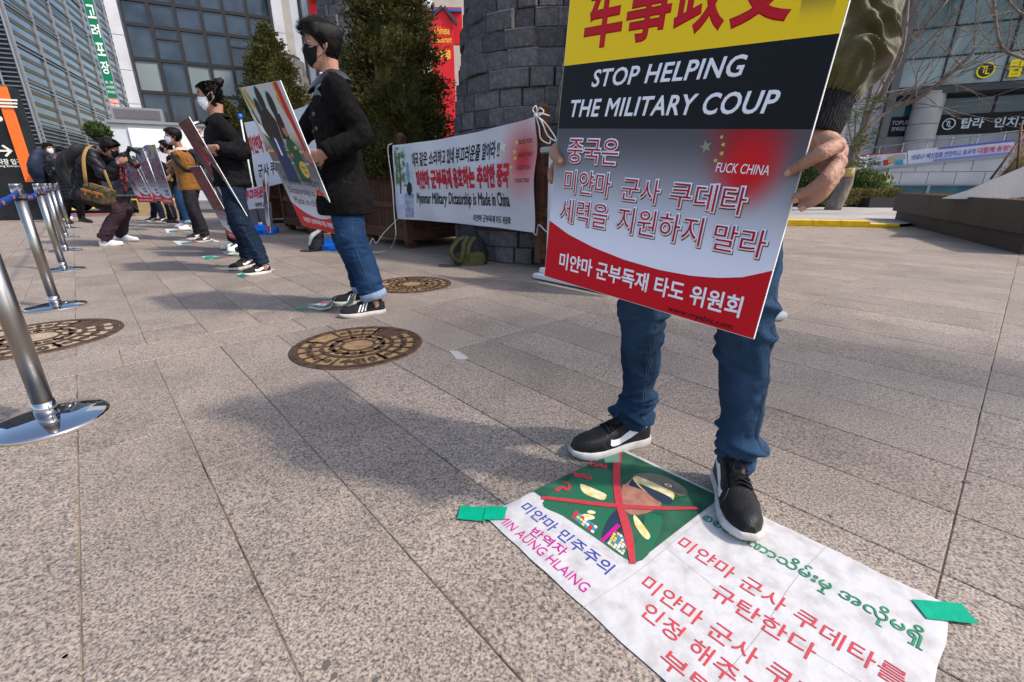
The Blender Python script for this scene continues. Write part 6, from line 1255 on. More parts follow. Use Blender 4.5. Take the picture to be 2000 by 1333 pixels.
for pts in ([(.365, .01), (.372, .2), (.362, .40), (.36, .60)], [(.62, .03), (.618, .25), (.60, .45), (.60, .62)], [(.02, .30), (.0, .31)], [(.37, .30), (.55, .29), (.75, .31), (.85, .32)], [(.05, .02), (.2, .14), (.33, .17)]):
    q_ = cr([(*p, 0) for p in pts], 8); mb = MB(); mb.rings([[PFc.P(p[0] + d, p[1] + d * .6 + .0008 * math.sin(i * 3.1), rip(p[0], p[1]) + .0006) for i, p in enumerate(q_)] for d in (-.0005, .0006)], closed=False); mb.build('crease', mat('crease_grey', (.30, .29, .29), .8), gp)
# green tape
M['tape'] = mat('green_tape', (.0, .30, .17), .45, (.0, .25, .14), 12, .3, 30)
def tape(pts, label, lift=.0095, group='strips of green tape'):
    P_ = [G(*p) for p in pts]; o = P_[0]; mb = MB(); n = 8; a, b, c_, d = P_
    mb.rings([[a.lerp(b, i / n).lerp(d.lerp(c_, i / n), j / 3) + UP * (lift + .0006 * math.sin(i * 2 + j)) for i in range(n + 1)] for j in range(4)], closed=False); return tag(mb.build('green_tape', M['tape'], None, True, loc=o), label, 'tape', group)
tape([(893, 1018), (947, 1023), (955, 996), (900, 992)], 'short green tape strip on the paving at the left corner of the crossed out poster', .0075); tape([(943, 1021), (984, 1021), (991, 996), (950, 994)], 'green tape piece on the left poster corner, overlapping the strip on the paving', .0098)
tape([(1808, 1215), (1910, 1226), (1875, 1185), (1778, 1177)], 'long bright green tape strip over the right corner of the crossed out poster')
mb = MB(); P_ = [ip(*ipx(*q), .0032) for q in ((1178, 893), (1208, 884), (1210, 905), (1182, 908))]; mb.add(P_, [(0, 1, 2, 3)]); mb.build('clear_tape', mat('clear_tape', (.10, .22, .16), .3), gp)
# small papers under the other feet
M['paper2'] = mat('worn_paper', (.50, .50, .49), .7, (.42, .46, .43), 10)
def small_paper(pts, label, body=None, mt=None, seed=1, curl=0.0, up=None):
    P_ = [G(*p) for p in pts]; t = thing('floor_sheet', label, 'poster', P_[0], 'sheets taped to the paving under the protesters'); a, b, c_, d = P_
    def Sx(s_, q, l=0): return a.lerp(b, s_).lerp(d.lerp(c_, s_), q) + UP * (.004 + l + .003 * abs(math.sin(s_ * 6 + q * 5 + seed)) + curl * max(0, s_ - .4) ** 2 * 4 * (1 - abs(q - .5)))
    mb = MB(); mb.rings([[Sx(i / 16, j / 8) for i in range(17)] for j in range(9)], closed=False); mb.build('sheet', mt or M['paper2'], t, True)
    rn = random.Random(seed); patch(t, Sx, .55, .1, .95, .9, mat('sheet_green', (.02, .10, .06), .6, (.06, .16, .10), 12), .001); patch(t, Sx, .62, .4, .9, .52, M['redprint'], .002)
    if body: on_surface(t, Sx, body, M['redprint'], .06, .50, .5, .82, .0015, bold=.03); on_surface(t, Sx, 'AUNG HLAING', M['greenprint'], .06, .12, .52, .40, .0015, bold=.01)
    else: on_surface(t, Sx, '반역자', M['redprint'], .1, .2, .5, .7, .0015)
    return t
small_paper([(600, 603), (648, 612), (668, 588), (632, 590)], 'crumpled sheet with green and red lettering at the three striped shoes', 'MIN', seed=3, curl=.05)
small_paper([(640, 598), (692, 604), (700, 588), (655, 584)], 'grey back of a curled paper corner between the three striped shoes', None, mat('grey_paper_back', (.20, .23, .22), .7), 4, .06)
tape([(572, 606), (600, 605), (605, 601), (590, 601)], 'small green tape scrap left of the crumpled paper by the striped shoes', .004)
small_paper([(461, 537), (478, 541), (540, 528), (512, 523)], 'small green tinted sheet under the black shoes of the man with the bun', None, None, 6); tape([(464, 541), (478, 543), (486, 539), (470, 537)], 'green tape scrap at the toe of the shoes of the man with the bun', .008)
small_paper([(392, 503), (412, 509), (478, 499), (455, 494)], 'torn strip of green and white paper on the paving near the white trainers', None, None, 7); tape([(398, 507), (414, 508), (418, 503), (402, 502)], 'green tape scrap on the torn paper strip near the white trainers', .009)
small_paper([(337, 472), (350, 480), (430, 473), (405, 465)], 'white sheet under the black trainers of the man in the brown jacket', None, M['bannerwhite'], 8)
small_paper([(322, 448), (326, 456), (384, 452), (370, 445)], 'white sheet under the white trainers behind the brown jacket man', None, M['bannerwhite'], 9)
# bottle and cup on the ground
bt = thing('drink_bottle', 'clear bottle with a turquoise cap behind the knee of the large placard\'s holder', 'bottle', G(1494, 628)); p = G(1494, 628)
mb = MB(); mb.tube([p + UP * .035, p + V3((.03, .0, .035)), p + V3((.12, .02, .035))], [.034, .034, .03], 16, rnd=True); mb.v = mb.v; mb.build('bottle_body', mat('clear_plastic', (.55, .60, .62), .1, trans=.5), bt, True)
mb = MB(); p2 = G(1504, 618, .03); mb.tube([p2, p2 + V3((.03, .004, .0))], .021, 16); mb.build('cap', mat('turquoise_cap', (.0, .45, .48), .4), bt, True)
bk = thing('dropped_microphone', 'small black bottle shaped object lying on the paving in front of the white trainers', 'bottle', G(452, 484)); p = G(446, 481, .03); q = G(463, 488, .03); mb = MB(); mb.tube([p, p.lerp(q, .35), p.lerp(q, .5), q], [.012, .014, .035, .036], 12, sub=3, rnd=True); mb.build('body', M['blackpl'], bk, True)
# ================================================================== PEOPLE
M['skin'] = mat('skin', (.37, .205, .145), .55, (.30, .15, .10), 30, .35, 160, detail=8, spec=.3); M['skin'].node_tree.nodes['Principled BSDF'].inputs['Subsurface Weight'].default_value = .06; M['skin'].node_tree.nodes['Principled BSDF'].inputs['Subsurface Radius'].default_value = (.01, .004, .002)
M['nail'] = mat('fingernail', (.50, .29, .21), .3); M['hair'] = mat('black_hair', (.004, .0035, .0035), .5, (.009, .007, .0065), 60, .5, 160, stretch=(1, 1, .25)); M['eye'] = mat('eye_white', (.6, .58, .55), .25); M['iris'] = mat('iris_dark', (.012, .008, .006), .2)
M['maskblack'] = mat('black_mask', (.008, .008, .010), .75, (.014, .014, .016), 90, .2, 300, spec=.06); M['maskwhite'] = mat('white_mask', (.72, .74, .78), .7, (.66, .68, .72), 8, .3, 60, trans=.15)
def denim(name, a, b_, c3=None):
    m = mat(name, a, .85, b_, 5, .5, 330, detail=12, stretch=(1, 1, .7), thr=(.30, .74), spec=.08); return m
M['denim'] = denim('blue_denim', (.007, .021, .049), (.033, .070, .130)); M['denimd'] = denim('dark_denim', (.006, .011, .024), (.014, .026, .048)); M['denimb'] = denim('bright_denim', (.005, .017, .050), (.020, .052, .115)); M['thread'] = mat('pale_thread', (.06, .09, .14), .8); M['denimcuff'] = mat('denim_cuff', (.22, .29, .38), .9, (.15, .21, .30), 60)
M['blacktrs'] = mat('black_trousers', (.014, .012, .015), .8, (.024, .021, .026), 20, .3, 150, spec=.06); M['maroontrs'] = mat('aubergine_trousers', (.022, .012, .018), .8, (.036, .020, .028), 10, .3, 90)
M['blackwool'] = mat('black_wool', (.004, .0038, .004), .9, (.008, .0075, .008), 40, .4, 220, spec=.06); M['blackden'] = mat('black_denim_jacket', (.005, .005, .006), .9, (.010, .010, .012), 30, .4, 250, spec=.06); M['puffer'] = mat('black_puffer', (.006, .007, .009), .45, (.012, .013, .016), 8, .2, 30); M['cord'] = mat('brown_corduroy', (.22, .095, .02), .85, (.15, .06, .013), 12, .5, 60, stretch=(3, 3, .4), sheen=.2); M['fleece'] = mat('cream_fleece', (.55, .47, .38), .95, (.42, .35, .28), 60, 1.5, 90)
M['bomber'] = mat('olive_satin', (.080, .066, .020), .62, (.060, .050, .016), 6, .25, 220, spec=.3, sheen=.25); M['rib'] = mat('ribbed_cuff', (.012, .012, .013), .9, (.022, .022, .023), 220, .6, 300, stretch=(1, 1, .3)); M['greyshirt'] = mat('grey_shirt', (.05, .055, .065), .8, (.07, .075, .085), 20); M['charcoal'] = mat('charcoal_sleeve', (.035, .038, .045), .85, (.05, .054, .062), 20, .3, 150)
M['shoeblack'] = mat('black_leather_shoe', (.010, .010, .011), .42, (.020, .020, .021), 14, .2, 180); M['shoemesh'] = mat('black_mesh_shoe', (.012, .012, .013), .7, (.022, .022, .024), 150, .5, 400); M['solewhite'] = mat('white_rubber', (.56, .54, .52), .7, (.38, .35, .32), 14, .1, 60); M['shoewhite'] = mat('white_shoe', (.72, .72, .74), .6, (.60, .61, .64), 12, .15, 120); M['lace'] = mat('black_lace', (.009, .009, .010), .8); M['white'] = mat('white_trim', (.74, .74, .74), .5)
def interp(tab, z):
    zs = [t[0] for t in tab]; return [float(np.interp(z, zs, [t[k] for t in tab])) for k in range(1, len(tab[0]))]
HEAD = [(-.118, .050, .020, .012), (-.112, .068, .004, .028), (-.10, .080, -.012, .040), (-.08, .088, -.03, .052), (-.055, .090, -.055, .061), (-.03, .089, -.075, .067), (0, .085, -.090, .072), (.025, .086, -.096, .075), (.045, .090, -.100, .076), (.07, .086, -.101, .074), (.095, .070, -.090, .064), (.112, .042, -.066, .045), (.122, .008, -.03, .018)]
def head_pt(z, az, k=1.0, off=0.0):
    yf, yb, hw = interp(HEAD, z); yc = (yf + yb) / 2 * .8; c_, s_ = math.cos(az), math.sin(az); e = .9
    x = math.copysign(abs(s_) ** e, s_) * hw; y = yc + (yf - yc) * math.copysign(abs(c_) ** e, c_) if c_ > 0 else yc + (yc - yb) * c_
    v = Vector((x, y - 0, z)) ; n = Vector((s_ / max(hw, .02), c_ / .09, .0)).normalized(); return v * k + n * off
class Head:
    def __init__(s, c, fwd, up=UP, scale=1.0):
        s.c = Vector(c); s.y = Vector(fwd).normalized(); u = Vector(up); s.z = (u - s.y * u.dot(s.y)).normalized(); s.x = s.y.cross(s.z); s.k = scale
    def W(s, p): p = Vector(p) * s.k; return s.c + s.x * p.x + s.y * p.y + s.z * p.z
    def skull(s, mb):
        zs = [t[0] for t in HEAD]; zz = sorted(set(zs + [(a + b) / 2 for a, b in zip(zs, zs[1:])]))
        mb.rings([[s.W(head_pt(z, 2 * math.pi * j / 28)) for j in range(28)] for z in zz])
        mb.tube([s.W(p) for p in ((0, .080, .036), (0, .094, .012), (0, .107, -.014), (0, .106, -.026))], [(.008, .007), (.010, .009), (.014, .012), (.013, .008)], 10, sub=3, rnd=True)
        for e in (-1, 1): mb.tube([s.W(p) for p in ((e * .007, .094, -.024), (e * .016, .095, -.024))], .0095, 8, rnd=True); mb.tube([s.W((e * .012, .084, .043)), s.W((e * .034, .081, .046)), s.W((e * .052, .068, .038))], [.008, .009, .006], 8, sub=2, rnd=True); mb.tube([s.W((e * .030, .078, -.012)), s.W((e * .052, .055, -.008))], [.014, .012], 8, rnd=True)
        for e in (-1, 1):  # ears
            mb.tube([s.W((e * .070, -.008, -.028)), s.W((e * .078, -.014, -.012)), s.W((e * .085, -.020, .012)), s.W((e * .080, -.012, .028)), s.W((e * .072, .000, .020))], [(.007, .006), (.008, .007), (.007, .006), (.007, .006), (.005, .005)], 8, sub=3, rnd=True); mb.ell(s.W((e * .074, -.008, .0)), (.006, .010, .018), 8, 6, (s.x, s.y, s.z))
        mb.tube([s.W((0, .092, -.057)), s.W((.018, .086, -.057))], [.006, .004], 8, rnd=True); mb.tube([s.W((0, .092, -.057)), s.W((-.018, .086, -.057))], [.006, .004], 8, rnd=True)
    def features(s, par, mask=None, hair='short', seed=1, eyes=True, glasses=False):
        for e in (-1, 1):
            mb = MB(); mb.ell(s.W((e * .032, .0745, .024)), (.0125 * s.k, .009 * s.k, .0075 * s.k), 12, 8, (s.x, s.y, s.z)); ey = mb.build('eye', M['eye'], par, True)
            mb = MB(); mb.ell(s.W((e * .032, .0822, .024)), (.0055 * s.k, .003 * s.k, .0062 * s.k), 10, 6, (s.x, s.y, s.z)); mb.build('iris', M['iris'], ey, True)
            mb = MB(); mb.tube([s.W((e * .016, .090, .044)), s.W((e * .034, .086, .050)), s.W((e * .054, .070, .043))], [(.0035, .0025), (.0045, .003), (.002, .002)], 6, sub=4, rnd=True); mb.build('eyebrow', M['hair'], par, True)
            mb = MB(); mb.tube([s.W((e * .018, .0855, .0285)), s.W((e * .032, .0895, .0325)), s.W((e * .046, .079, .028))], [.0022, .0026, .0018], 6, sub=3, rnd=True); mb.build('eyelid', M['skin'], par, True)
        if mask:
            mt = M['maskblack'] if mask == 'black' else M['maskwhite']; rows = []; N_ = 26
            for j in range(13):
                t = j / 12; row = []
                for i in range(N_ + 1):
                    a = (i / N_ * 2 - 1); zt = .006 + .012 * math.exp(-(a * 3.2) ** 2) - .012 * abs(a); zb = -.112 + .030 * abs(a) ** 1.5; z = zt + (zb - zt) * t; az = a * 1.22
                    bul = .018 * math.exp(-(a * 3.0) ** 2) * math.exp(-((t - .28) / .33) ** 2) + .006 * math.exp(-(a * 2) ** 2) * (1 - (2 * t - 1) ** 2); off = .005 + bul + (.0022 * math.sin(t * 25) * (1 - a * a) if mask == 'white' else .001 * noise.noise(Vector((a * 4, t * 5, seed))))
                    z2 = max(z, -.1165); p = head_pt(z2, az, 1.0, off); row.append(s.W(p))
                rows.append(row)
            mb = MB(); mb.rings(rows, closed=False); m_ = mb.build('face_mask', mt, par, True); m_.modifiers.new('s', 'SOLIDIFY').thickness = .0018
            for e in (-1, 1):
                mb = MB(); a0 = s.W(head_pt(-.008, e * 1.2, 1, .006)); a1 = s.W(head_pt(-.07, e * 1.16, 1, .006)); er = s.W((e * .086, -.024, .0)); mb.tube([a0, s.W((e * .083, .01, .012)), s.W((e * .084, -.012, .028)), er, s.W((e * .080, -.014, -.03)), a1], .0016 * s.k, 5, sub=4); mb.build('ear_loop', mt, m_, True)
        s.hair(par, hair, seed)
        if glasses:
            mb = MB()
            for e in (-1, 1):
                c = Vector((e * .033, .098, .020)); mb.tube([s.W(c + Vector((math.cos(q) * .023, 0, math.sin(q) * .018))) for q in [6.2832 * i / 16 for i in range(17)]], .0014, 5); mb.tube([s.W((e * .056, .094, .024)), s.W((e * .078, .05, .022)), s.W((e * .082, -.01, .018))], .0014, 5)
            mb.tube([s.W((-.011, .1, .022)), s.W((.011, .1, .022))], .0014, 5); mb.build('glasses', M['blackpl'], par, True)
    def hair(s, par, style, seed):
        rnd = random.Random(seed); fr = {'short': (.072, .020), 'quiff': (.078, .030), 'bun': (.085, .014), 'long': (.075, .020)}[style]
        def line(az):  # lower hair limit by azimuth (0 = front)
            a = abs(az) / math.pi
            if style in ('short', 'quiff'): return float(np.interp(a, [0, .22, .33, .40, .46, .56, .8, 1], [.070, .066, .045, .005, .028, -.045, -.075, -.085]))
            if style == 'bun': return float(np.interp(a, [0, .2, .3, .38, .5, .65, 1], [.088, .080, .050, -.02, -.07, -.095, -.105]))
            return float(np.interp(a, [0, .2, .3, .4, .6, 1], [.060, .05, .0, -.06, -.10, -.11]))
        nA, nZ = 44, 16; rows = []
        for j in range(nZ + 1):
            row = []
            for i in range(nA):
                az = 2 * math.pi * i / nA; az = az - 2 * math.pi if az > math.pi else az; zl = line(az); z = zl + (.1215 - zl) * (j / nZ) ** .85; t = j / nZ
                th = (.004 + .014 * min(1, t * 3)) + (.004 + .006 * max(0, noise.noise(Vector((math.cos(az) * 3, math.sin(az) * 3, z * 30 + seed)))))
                if style == 'quiff': th += .026 * max(0, math.cos(az)) * t + .012 * t + (-.006 if z < .04 else 0)
                if style == 'bun': th = .002 + .009 * min(1, t * 2.5) + .005 * max(0, min(1, (.02 - z) / .06))
                p = head_pt(max(z, -.075), az, 1, th * (1 if z < .1 else .4)); p.z = z; p.z += th * .8 * max(0, (z - .05) / .07)
                row.append(s.W(p))
            rows.append(row)
        mb = MB(); mb.rings(rows, cap=True)
        # strands
        for k in range(1500):
            az = rnd.uniform(-math.pi, math.pi); zl = line(az); z = zl + (.12 - zl) * rnd.random() ** .7; p = head_pt(max(z, -.075), az, 1, (.012 if z < .1 else .004) + (.02 * max(0, math.cos(az)) if style == 'quiff' and z > .06 else 0)); p.z += (.026 if style == 'quiff' else .010) * max(0, (z - .05) / .07)
            out = Vector((p.x, p.y, max(0, z) * 1.2)).normalized()
            if style == 'quiff': d = Vector((out.x * .5, out.y * .4 + (.75 if z > .06 else -.3), .55 if z > .06 else -.55)); L = rnd.uniform(.02, .038) if z > .06 else rnd.uniform(.008, .014)
            elif style == 'short': d = Vector((out.x * .6, out.y * .5 + (.5 if z > .07 else -.2), .25 if z > .07 else -.8)); L = rnd.uniform(.012, .028)
            elif style == 'bun': d = Vector((out.x * .3, -.9, .05 if z > .02 else -.8)); L = rnd.uniform(.014, .026)
            else: d = Vector((out.x * .5, out.y * .5, -1)); L = rnd.uniform(.02, .05)
            d = (d.normalized() + Vector((rnd.gauss(0, .09), rnd.gauss(0, .09), rnd.gauss(0, .07)))).normalized(); sd = d.cross(out).normalized() * .0024
            a, b, c_ = s.W(p - sd), s.W(p + sd), s.W(p + d * L + out * .002); e_ = s.W(p + out * .0045); mb.add([a, b, c_, e_], [(0, 1, 2), (0, 3, 2), (1, 3, 2)])
        if style == 'bun':
            mb.tube([s.W((0, -.085, .085)), s.W((0, -.118, .108)), s.W((0, -.140, .120))], [.022, .040, .030], 16, sub=5, rnd=True, disp=lambda q, w_, e: noise.noise(e * 60) * .005)
            for k in range(0):
                a = rnd.uniform(.33, 1.0) * rnd.choice((-1, 1)) * math.pi; p0 = head_pt(-.02, a, 1, .014); p1 = p0 + Vector((0, -.006, -.06)); p2 = p0 + Vector((0, -.01 + (.012 if abs(a) < 1.4 else 0), -.11 - rnd.random() * .02)); mb.tube([s.W(p0 + Vector((0, -.01, .05))), s.W(p0), s.W(p1), s.W(p2)], [(.010, .006), (.012, .007), (.011, .006), (.003, .002)], 6, sub=3)
        mb.build('hair', M['hair'], par, True)
def ik(a, b, l1, l2, pole):
    a, b, pole = Vector(a), Vector(b), Vector(pole); d = b - a; L = min(d.length, (l1 + l2) * .999); u = d.normalized(); b2 = a + u * L; x = (l1 * l1 - l2 * l2 + L * L) / (2 * L); h = math.sqrt(max(0, l1 * l1 - x * x)); p = (pole - u * pole.dot(u)).normalized(); return a + u * x + p * h, b2
def hand_mesh(mb, w, f, back, thumb_side, k=1.0, curl=.9, spread=.0, flat=False):
    """w wrist, f finger direction, back dorsal normal, thumb_side +1/-1 along f x back"""
    f = Vector(f).normalized(); back = (Vector(back) - f * Vector(back).dot(f)).normalized(); s_ = f.cross(back) * thumb_side; W = lambda x, y, z: Vector(w) + (s_ * x + f * y + back * z) * k
    mb.tube([W(0, -.02, 0), W(0, .02, 0), W(0, .055, .002), W(0, .085, .0)], [(.027, .019), (.034, .018), (.041, .016), (.040, .012)], 14, sub=3, ref=s_, rnd=True)
    for x, L, r in ((.030, .078, .0088), (.010, .086, .009), (-.010, .080, .0086), (-.029, .064, .0076)):
        a = 0; p = W(x, .082, .002); pts = [W(x * .95, .05, 0), p]; q = Vector((x, .082, .002))
        for i, (fr, c_) in enumerate(((.45, .75), (.31, 1.15), (.24, .8))):
            a += c_ * curl; q = q + Vector((spread * x, math.cos(a), -math.sin(a))) * L * fr; pts.append(W(*q))
        mb.tube(pts, [r * 1.05, r * 1.12, r * 1.02, r * .95, r * .75], 9, sub=3, rnd=True)
    mb.tube([W(.022, .018, -.004), W(.048, .040, -.012), W(.056, .066, -.022), W(.050, .088, -.034)], [.015, .0125, .0105, .0085], 9, sub=3, rnd=True)
def shoe(par, toe, heel, zs=.0, mt='shoeblack', sole='solewhite', mark=None, W=.1, name='shoe', marks=(1, -1), laces=True, H=1.0, tilt=0):
    toe, heel = Vector((toe[0], toe[1], zs)), Vector((heel[0], heel[1], zs)); d = toe - heel; L = d.length; y = d.normalized(); x = Vector((y.y, -y.x, 0))
    T_ = [(0, .34, .052), (.04, .62, .058), (.12, .74, .068), (.25, .72, .085), (.40, .76, .080), (.55, .92, .062), (.70, 1.0, .048), (.85, .90, .043), (.94, .66, .038), (1.0, .30, .026)]
    off = lambda s_: .010 * math.sin(s_ * 3.1) * 0
    def hw(s_): return interp([(a, b) for a, b, c in T_], s_)[0] * W / 2
    def ht(s_): return interp([(a, c) for a, b, c in T_], s_)[0] * H
    S_ = sorted(set([t[0] for t in T_] + [.02, .08, .18, .32, .48, .62, .78, .9, .97, .99]))
    def P(s_, ph, o=0.0):  # ph 0 = +x side bottom, pi/2 top, pi = -x side
        w_, h_ = hw(s_) + o, ht(s_) + o; c_, n_ = math.cos(ph), math.sin(ph); return heel + y * (s_ * L) + x * (math.copysign(abs(c_) ** .72, c_) * w_ * .94) + UP * (.026 + (h_ - .0) * abs(n_) ** .85)
    sh = bpy.data.objects.new(name, None); C.objects.link(sh); sh.parent = par; sh.location = heel - wloc(par)
    mb = MB(); mb.rings([[P(s_, math.pi * j / 16) for j in range(17)] for s_ in S_], closed=False); fa = [P(0, math.pi * j / 16) for j in range(17)]; mb.add(fa, [tuple(range(17))]); fb_ = [P(1, math.pi * j / 16) for j in range(17)]; mb.add(fb_, [tuple(reversed(range(17)))]); up = mb.build('upper', M[mt], sh, True)
    mb = MB(); out = [(s_, hw(s_) * 1.05 + .001) for s_ in S_]; rings = []
    for z, k, e in ((0, .95, .0), (.004, 1.0, .002), (.016, 1.0, .004), (.027, .985, .003), (.029, .94, .0)):
        r_ = [heel + y * (s_ * L * (1 + .012) + (e if s_ > .5 else -e)) + x * (w_ * k) + UP * (z + (.012 * max(0, s_ - .8) / .2 if z < .01 else 0.004 * max(0, s_ - .8) / .2)) for s_, w_ in out]; r_ += [heel + y * (s_ * L * 1.012 + (e if s_ > .5 else -e)) - x * (w_ * k) + UP * (z + (.012 * max(0, s_ - .8) / .2 if z < .01 else .004 * max(0, s_ - .8) / .2)) for s_, w_ in reversed(out)]; rings.append(r_)
    mb.rings(rings); mb.build('sole', M[sole], sh, True)
    # collar opening padding + tongue
    mb = MB(); mb.tube([P(.05, math.pi / 2, .002), P(.16, 1.05, .004), P(.28, .95, .004), P(.36, 1.25, .006)], .007, 8, sub=4); mb.tube([P(.05, math.pi / 2, .002), P(.16, math.pi - 1.05, .004), P(.28, math.pi - .95, .004), P(.36, math.pi - 1.25, .006)], .007, 8, sub=4); mb.build('collar_padding', M[mt], sh, True)
    mb = MB(); mb.tube([P(.52, math.pi / 2, .001), P(.40, math.pi / 2, .006), P(.33, math.pi / 2, .022), P(.30, math.pi / 2, .034)], [(.016, .004), (.022, .006), (.026, .007), (.022, .005)], 10, sub=4, ref=x); mb.build('tongue', M[mt], sh, True)
    if W > .104:
        mb = MB(); mb.tube([P(.66, .15, .001), P(.70, .6, .001), P(.62, 1.05, .0015)], .0009, 5, sub=5); mb.tube([P(.66, math.pi - .15, .001), P(.70, math.pi - .6, .001), P(.62, math.pi - 1.05, .0015)], .0009, 5, sub=5); mb.tube([P(.60, 1.0, .0015), P(.45, .93, .0015), P(.33, .9, .0015)], .0009, 5, sub=4); mb.tube([P(.60, math.pi - 1.0, .0015), P(.45, math.pi - .93, .0015), P(.33, math.pi - .9, .0015)], .0009, 5, sub=4); mb.build('stitching', mat('stitch_grey', (.07, .07, .07), .7), sh, True)
    if laces:
        mb = MB()
        for i in range(6):
            s0 = .60 - i * .045; a0 = 1.02; mb.tube([P(s0, a0, .002), P(s0 - .012, math.pi / 2, .007), P(s0 - .024, math.pi - a0, .002)], [(.0042, .0022)] * 3, 6, sub=4); mb.tube([P(s0, math.pi - a0, .003), P(s0 - .012, math.pi / 2, .009), P(s0 - .024, a0, .003)], [(.0038, .002)] * 3, 6, sub=4)
        c_ = P(.34, math.pi / 2, .016)
        for e in (1, -1): mb.tube([c_, c_ + x * e * .022 + y * .01 + UP * .008, c_ + x * e * .036 + y * .012 - UP * .006, c_ + x * e * .02 + y * .018 - UP * .002, c_], .0024, 6, sub=5); mb.tube([c_, c_ + x * e * .012 + y * .03, c_ + x * e * .02 + y * .05 - UP * .012], .0022, 6, sub=4)
        mb.build('laces', M['lace'] if mt != 'shoewhite' else M['shoewhite'], sh, True)
    if mark == 'swoosh':
        for e in marks:
            top = [(.60, .62), (.55, .50), (.46, .44), (.32, .60), (.16, .80), (.03, .98)]; bot = [(.60, .62), (.60, .22), (.48, .12), (.30, .26), (.14, .58), (.03, .98)]
            T2, B2_ = cr(top, 5), cr(bot, 5); f_ = lambda q: P(q[0], q[1] * .95 if e > 0 else math.pi - q[1] * .95, .0016); mb = MB(); mb.rings([[f_(q) for q in T2], [f_(((a[0] + b[0]) / 2, (a[1] + b[1]) / 2)) for a, b in zip(T2, B2_)], [f_(q) for q in B2_]], closed=False); mb.build('side_mark', M['white'] if mt != 'shoewhite' else M['lace'], sh, True)
        mb = MB(); c_ = P(.315, math.pi / 2, .040); mb.box(c_ + UP * .001, (.022, .014, .002), (x, y, UP)); mb.build('tongue_tag', M['white'], sh)
    if mark == 'stripes':
        for e in marks:
            for k in range(3):
                s0 = .37 + k * .075; mb = MB(); rows = []
                for i in range(7): t = i / 6; rows.append([P(s0 + .09 * t + dd, (.12 + .92 * (1 - t)) if e > 0 else math.pi - (.12 + .92 * (1 - t)), .0016) for dd in (0, .018, .036)])
                mb.rings(rows, closed=False); mb.build('side_stripe', M['white'], sh, True)
    return sh
def fold(amp, f=(22, 22, 45), seed=0, band=None):
    o = Vector((seed * 3.7, seed * 1.3, 0))
    def g(p, n):
        a = noise.noise(Vector((p.x * f[0], p.y * f[1], p.z * f[2])) + o); b = noise.noise(Vector((p.x * f[0] * .45, p.y * f[1] * .45, p.z * f[2] * .5)) + o); k = band(p) if band else 1
        return amp * k * ((1 - abs(a) * 2.4) * .55 + b * .8)
    return g

def creases(seed, zones, L, Rr):
    """soft wrinkles on a tube; zones: (t centre, t spread, count, amplitude, slant)"""
    rnd = random.Random(seed); cs = []
    for (t0, ts, n, amp, sla) in zones:
        for _ in range(n):
            a = rnd.choice((-1, 1)) * sla + rnd.gauss(0, .2); cs.append((rnd.gauss(t0, ts) * L, rnd.uniform(0, 6.283), math.cos(a), math.sin(a), rnd.uniform(.008, .014), rnd.uniform(.03, .075), amp * rnd.uniform(.6, 1.2) * rnd.choice((1, 1, -.7))))
    def g(t, ph):
        y = t * L; o = 0
        for (y0, p0, ca, sa, wd, ln, am) in cs:
            dy = y - y0
            if abs(dy) > .12: continue
            dx = ((ph - p0 + math.pi) % 6.28318 - math.pi) * Rr; u = dx * ca + dy * sa; v = -dx * sa + dy * ca
            if abs(v) < wd * 3 and abs(u) < ln * 2.5: o += am * math.exp(-(v / wd) ** 2 - (u / ln) ** 2)
        return o
    return g
def absorb(dst, src):
    """move the mesh of src into dst, one continuous body object"""
    bm = bmesh.new(); bm.from_mesh(dst.data); n = len(bm.verts); d = wloc(src) - wloc(dst); bm.from_mesh(src.data); bm.verts.ensure_lookup_table()
    for v in bm.verts[n:]: v.co += d
    bm.to_mesh(dst.data); bm.free(); bpy.data.objects.remove(src)
    dst.data.polygons.foreach_set('use_smooth', [True] * len(dst.data.polygons))
GP = 'protesters standing in the row'
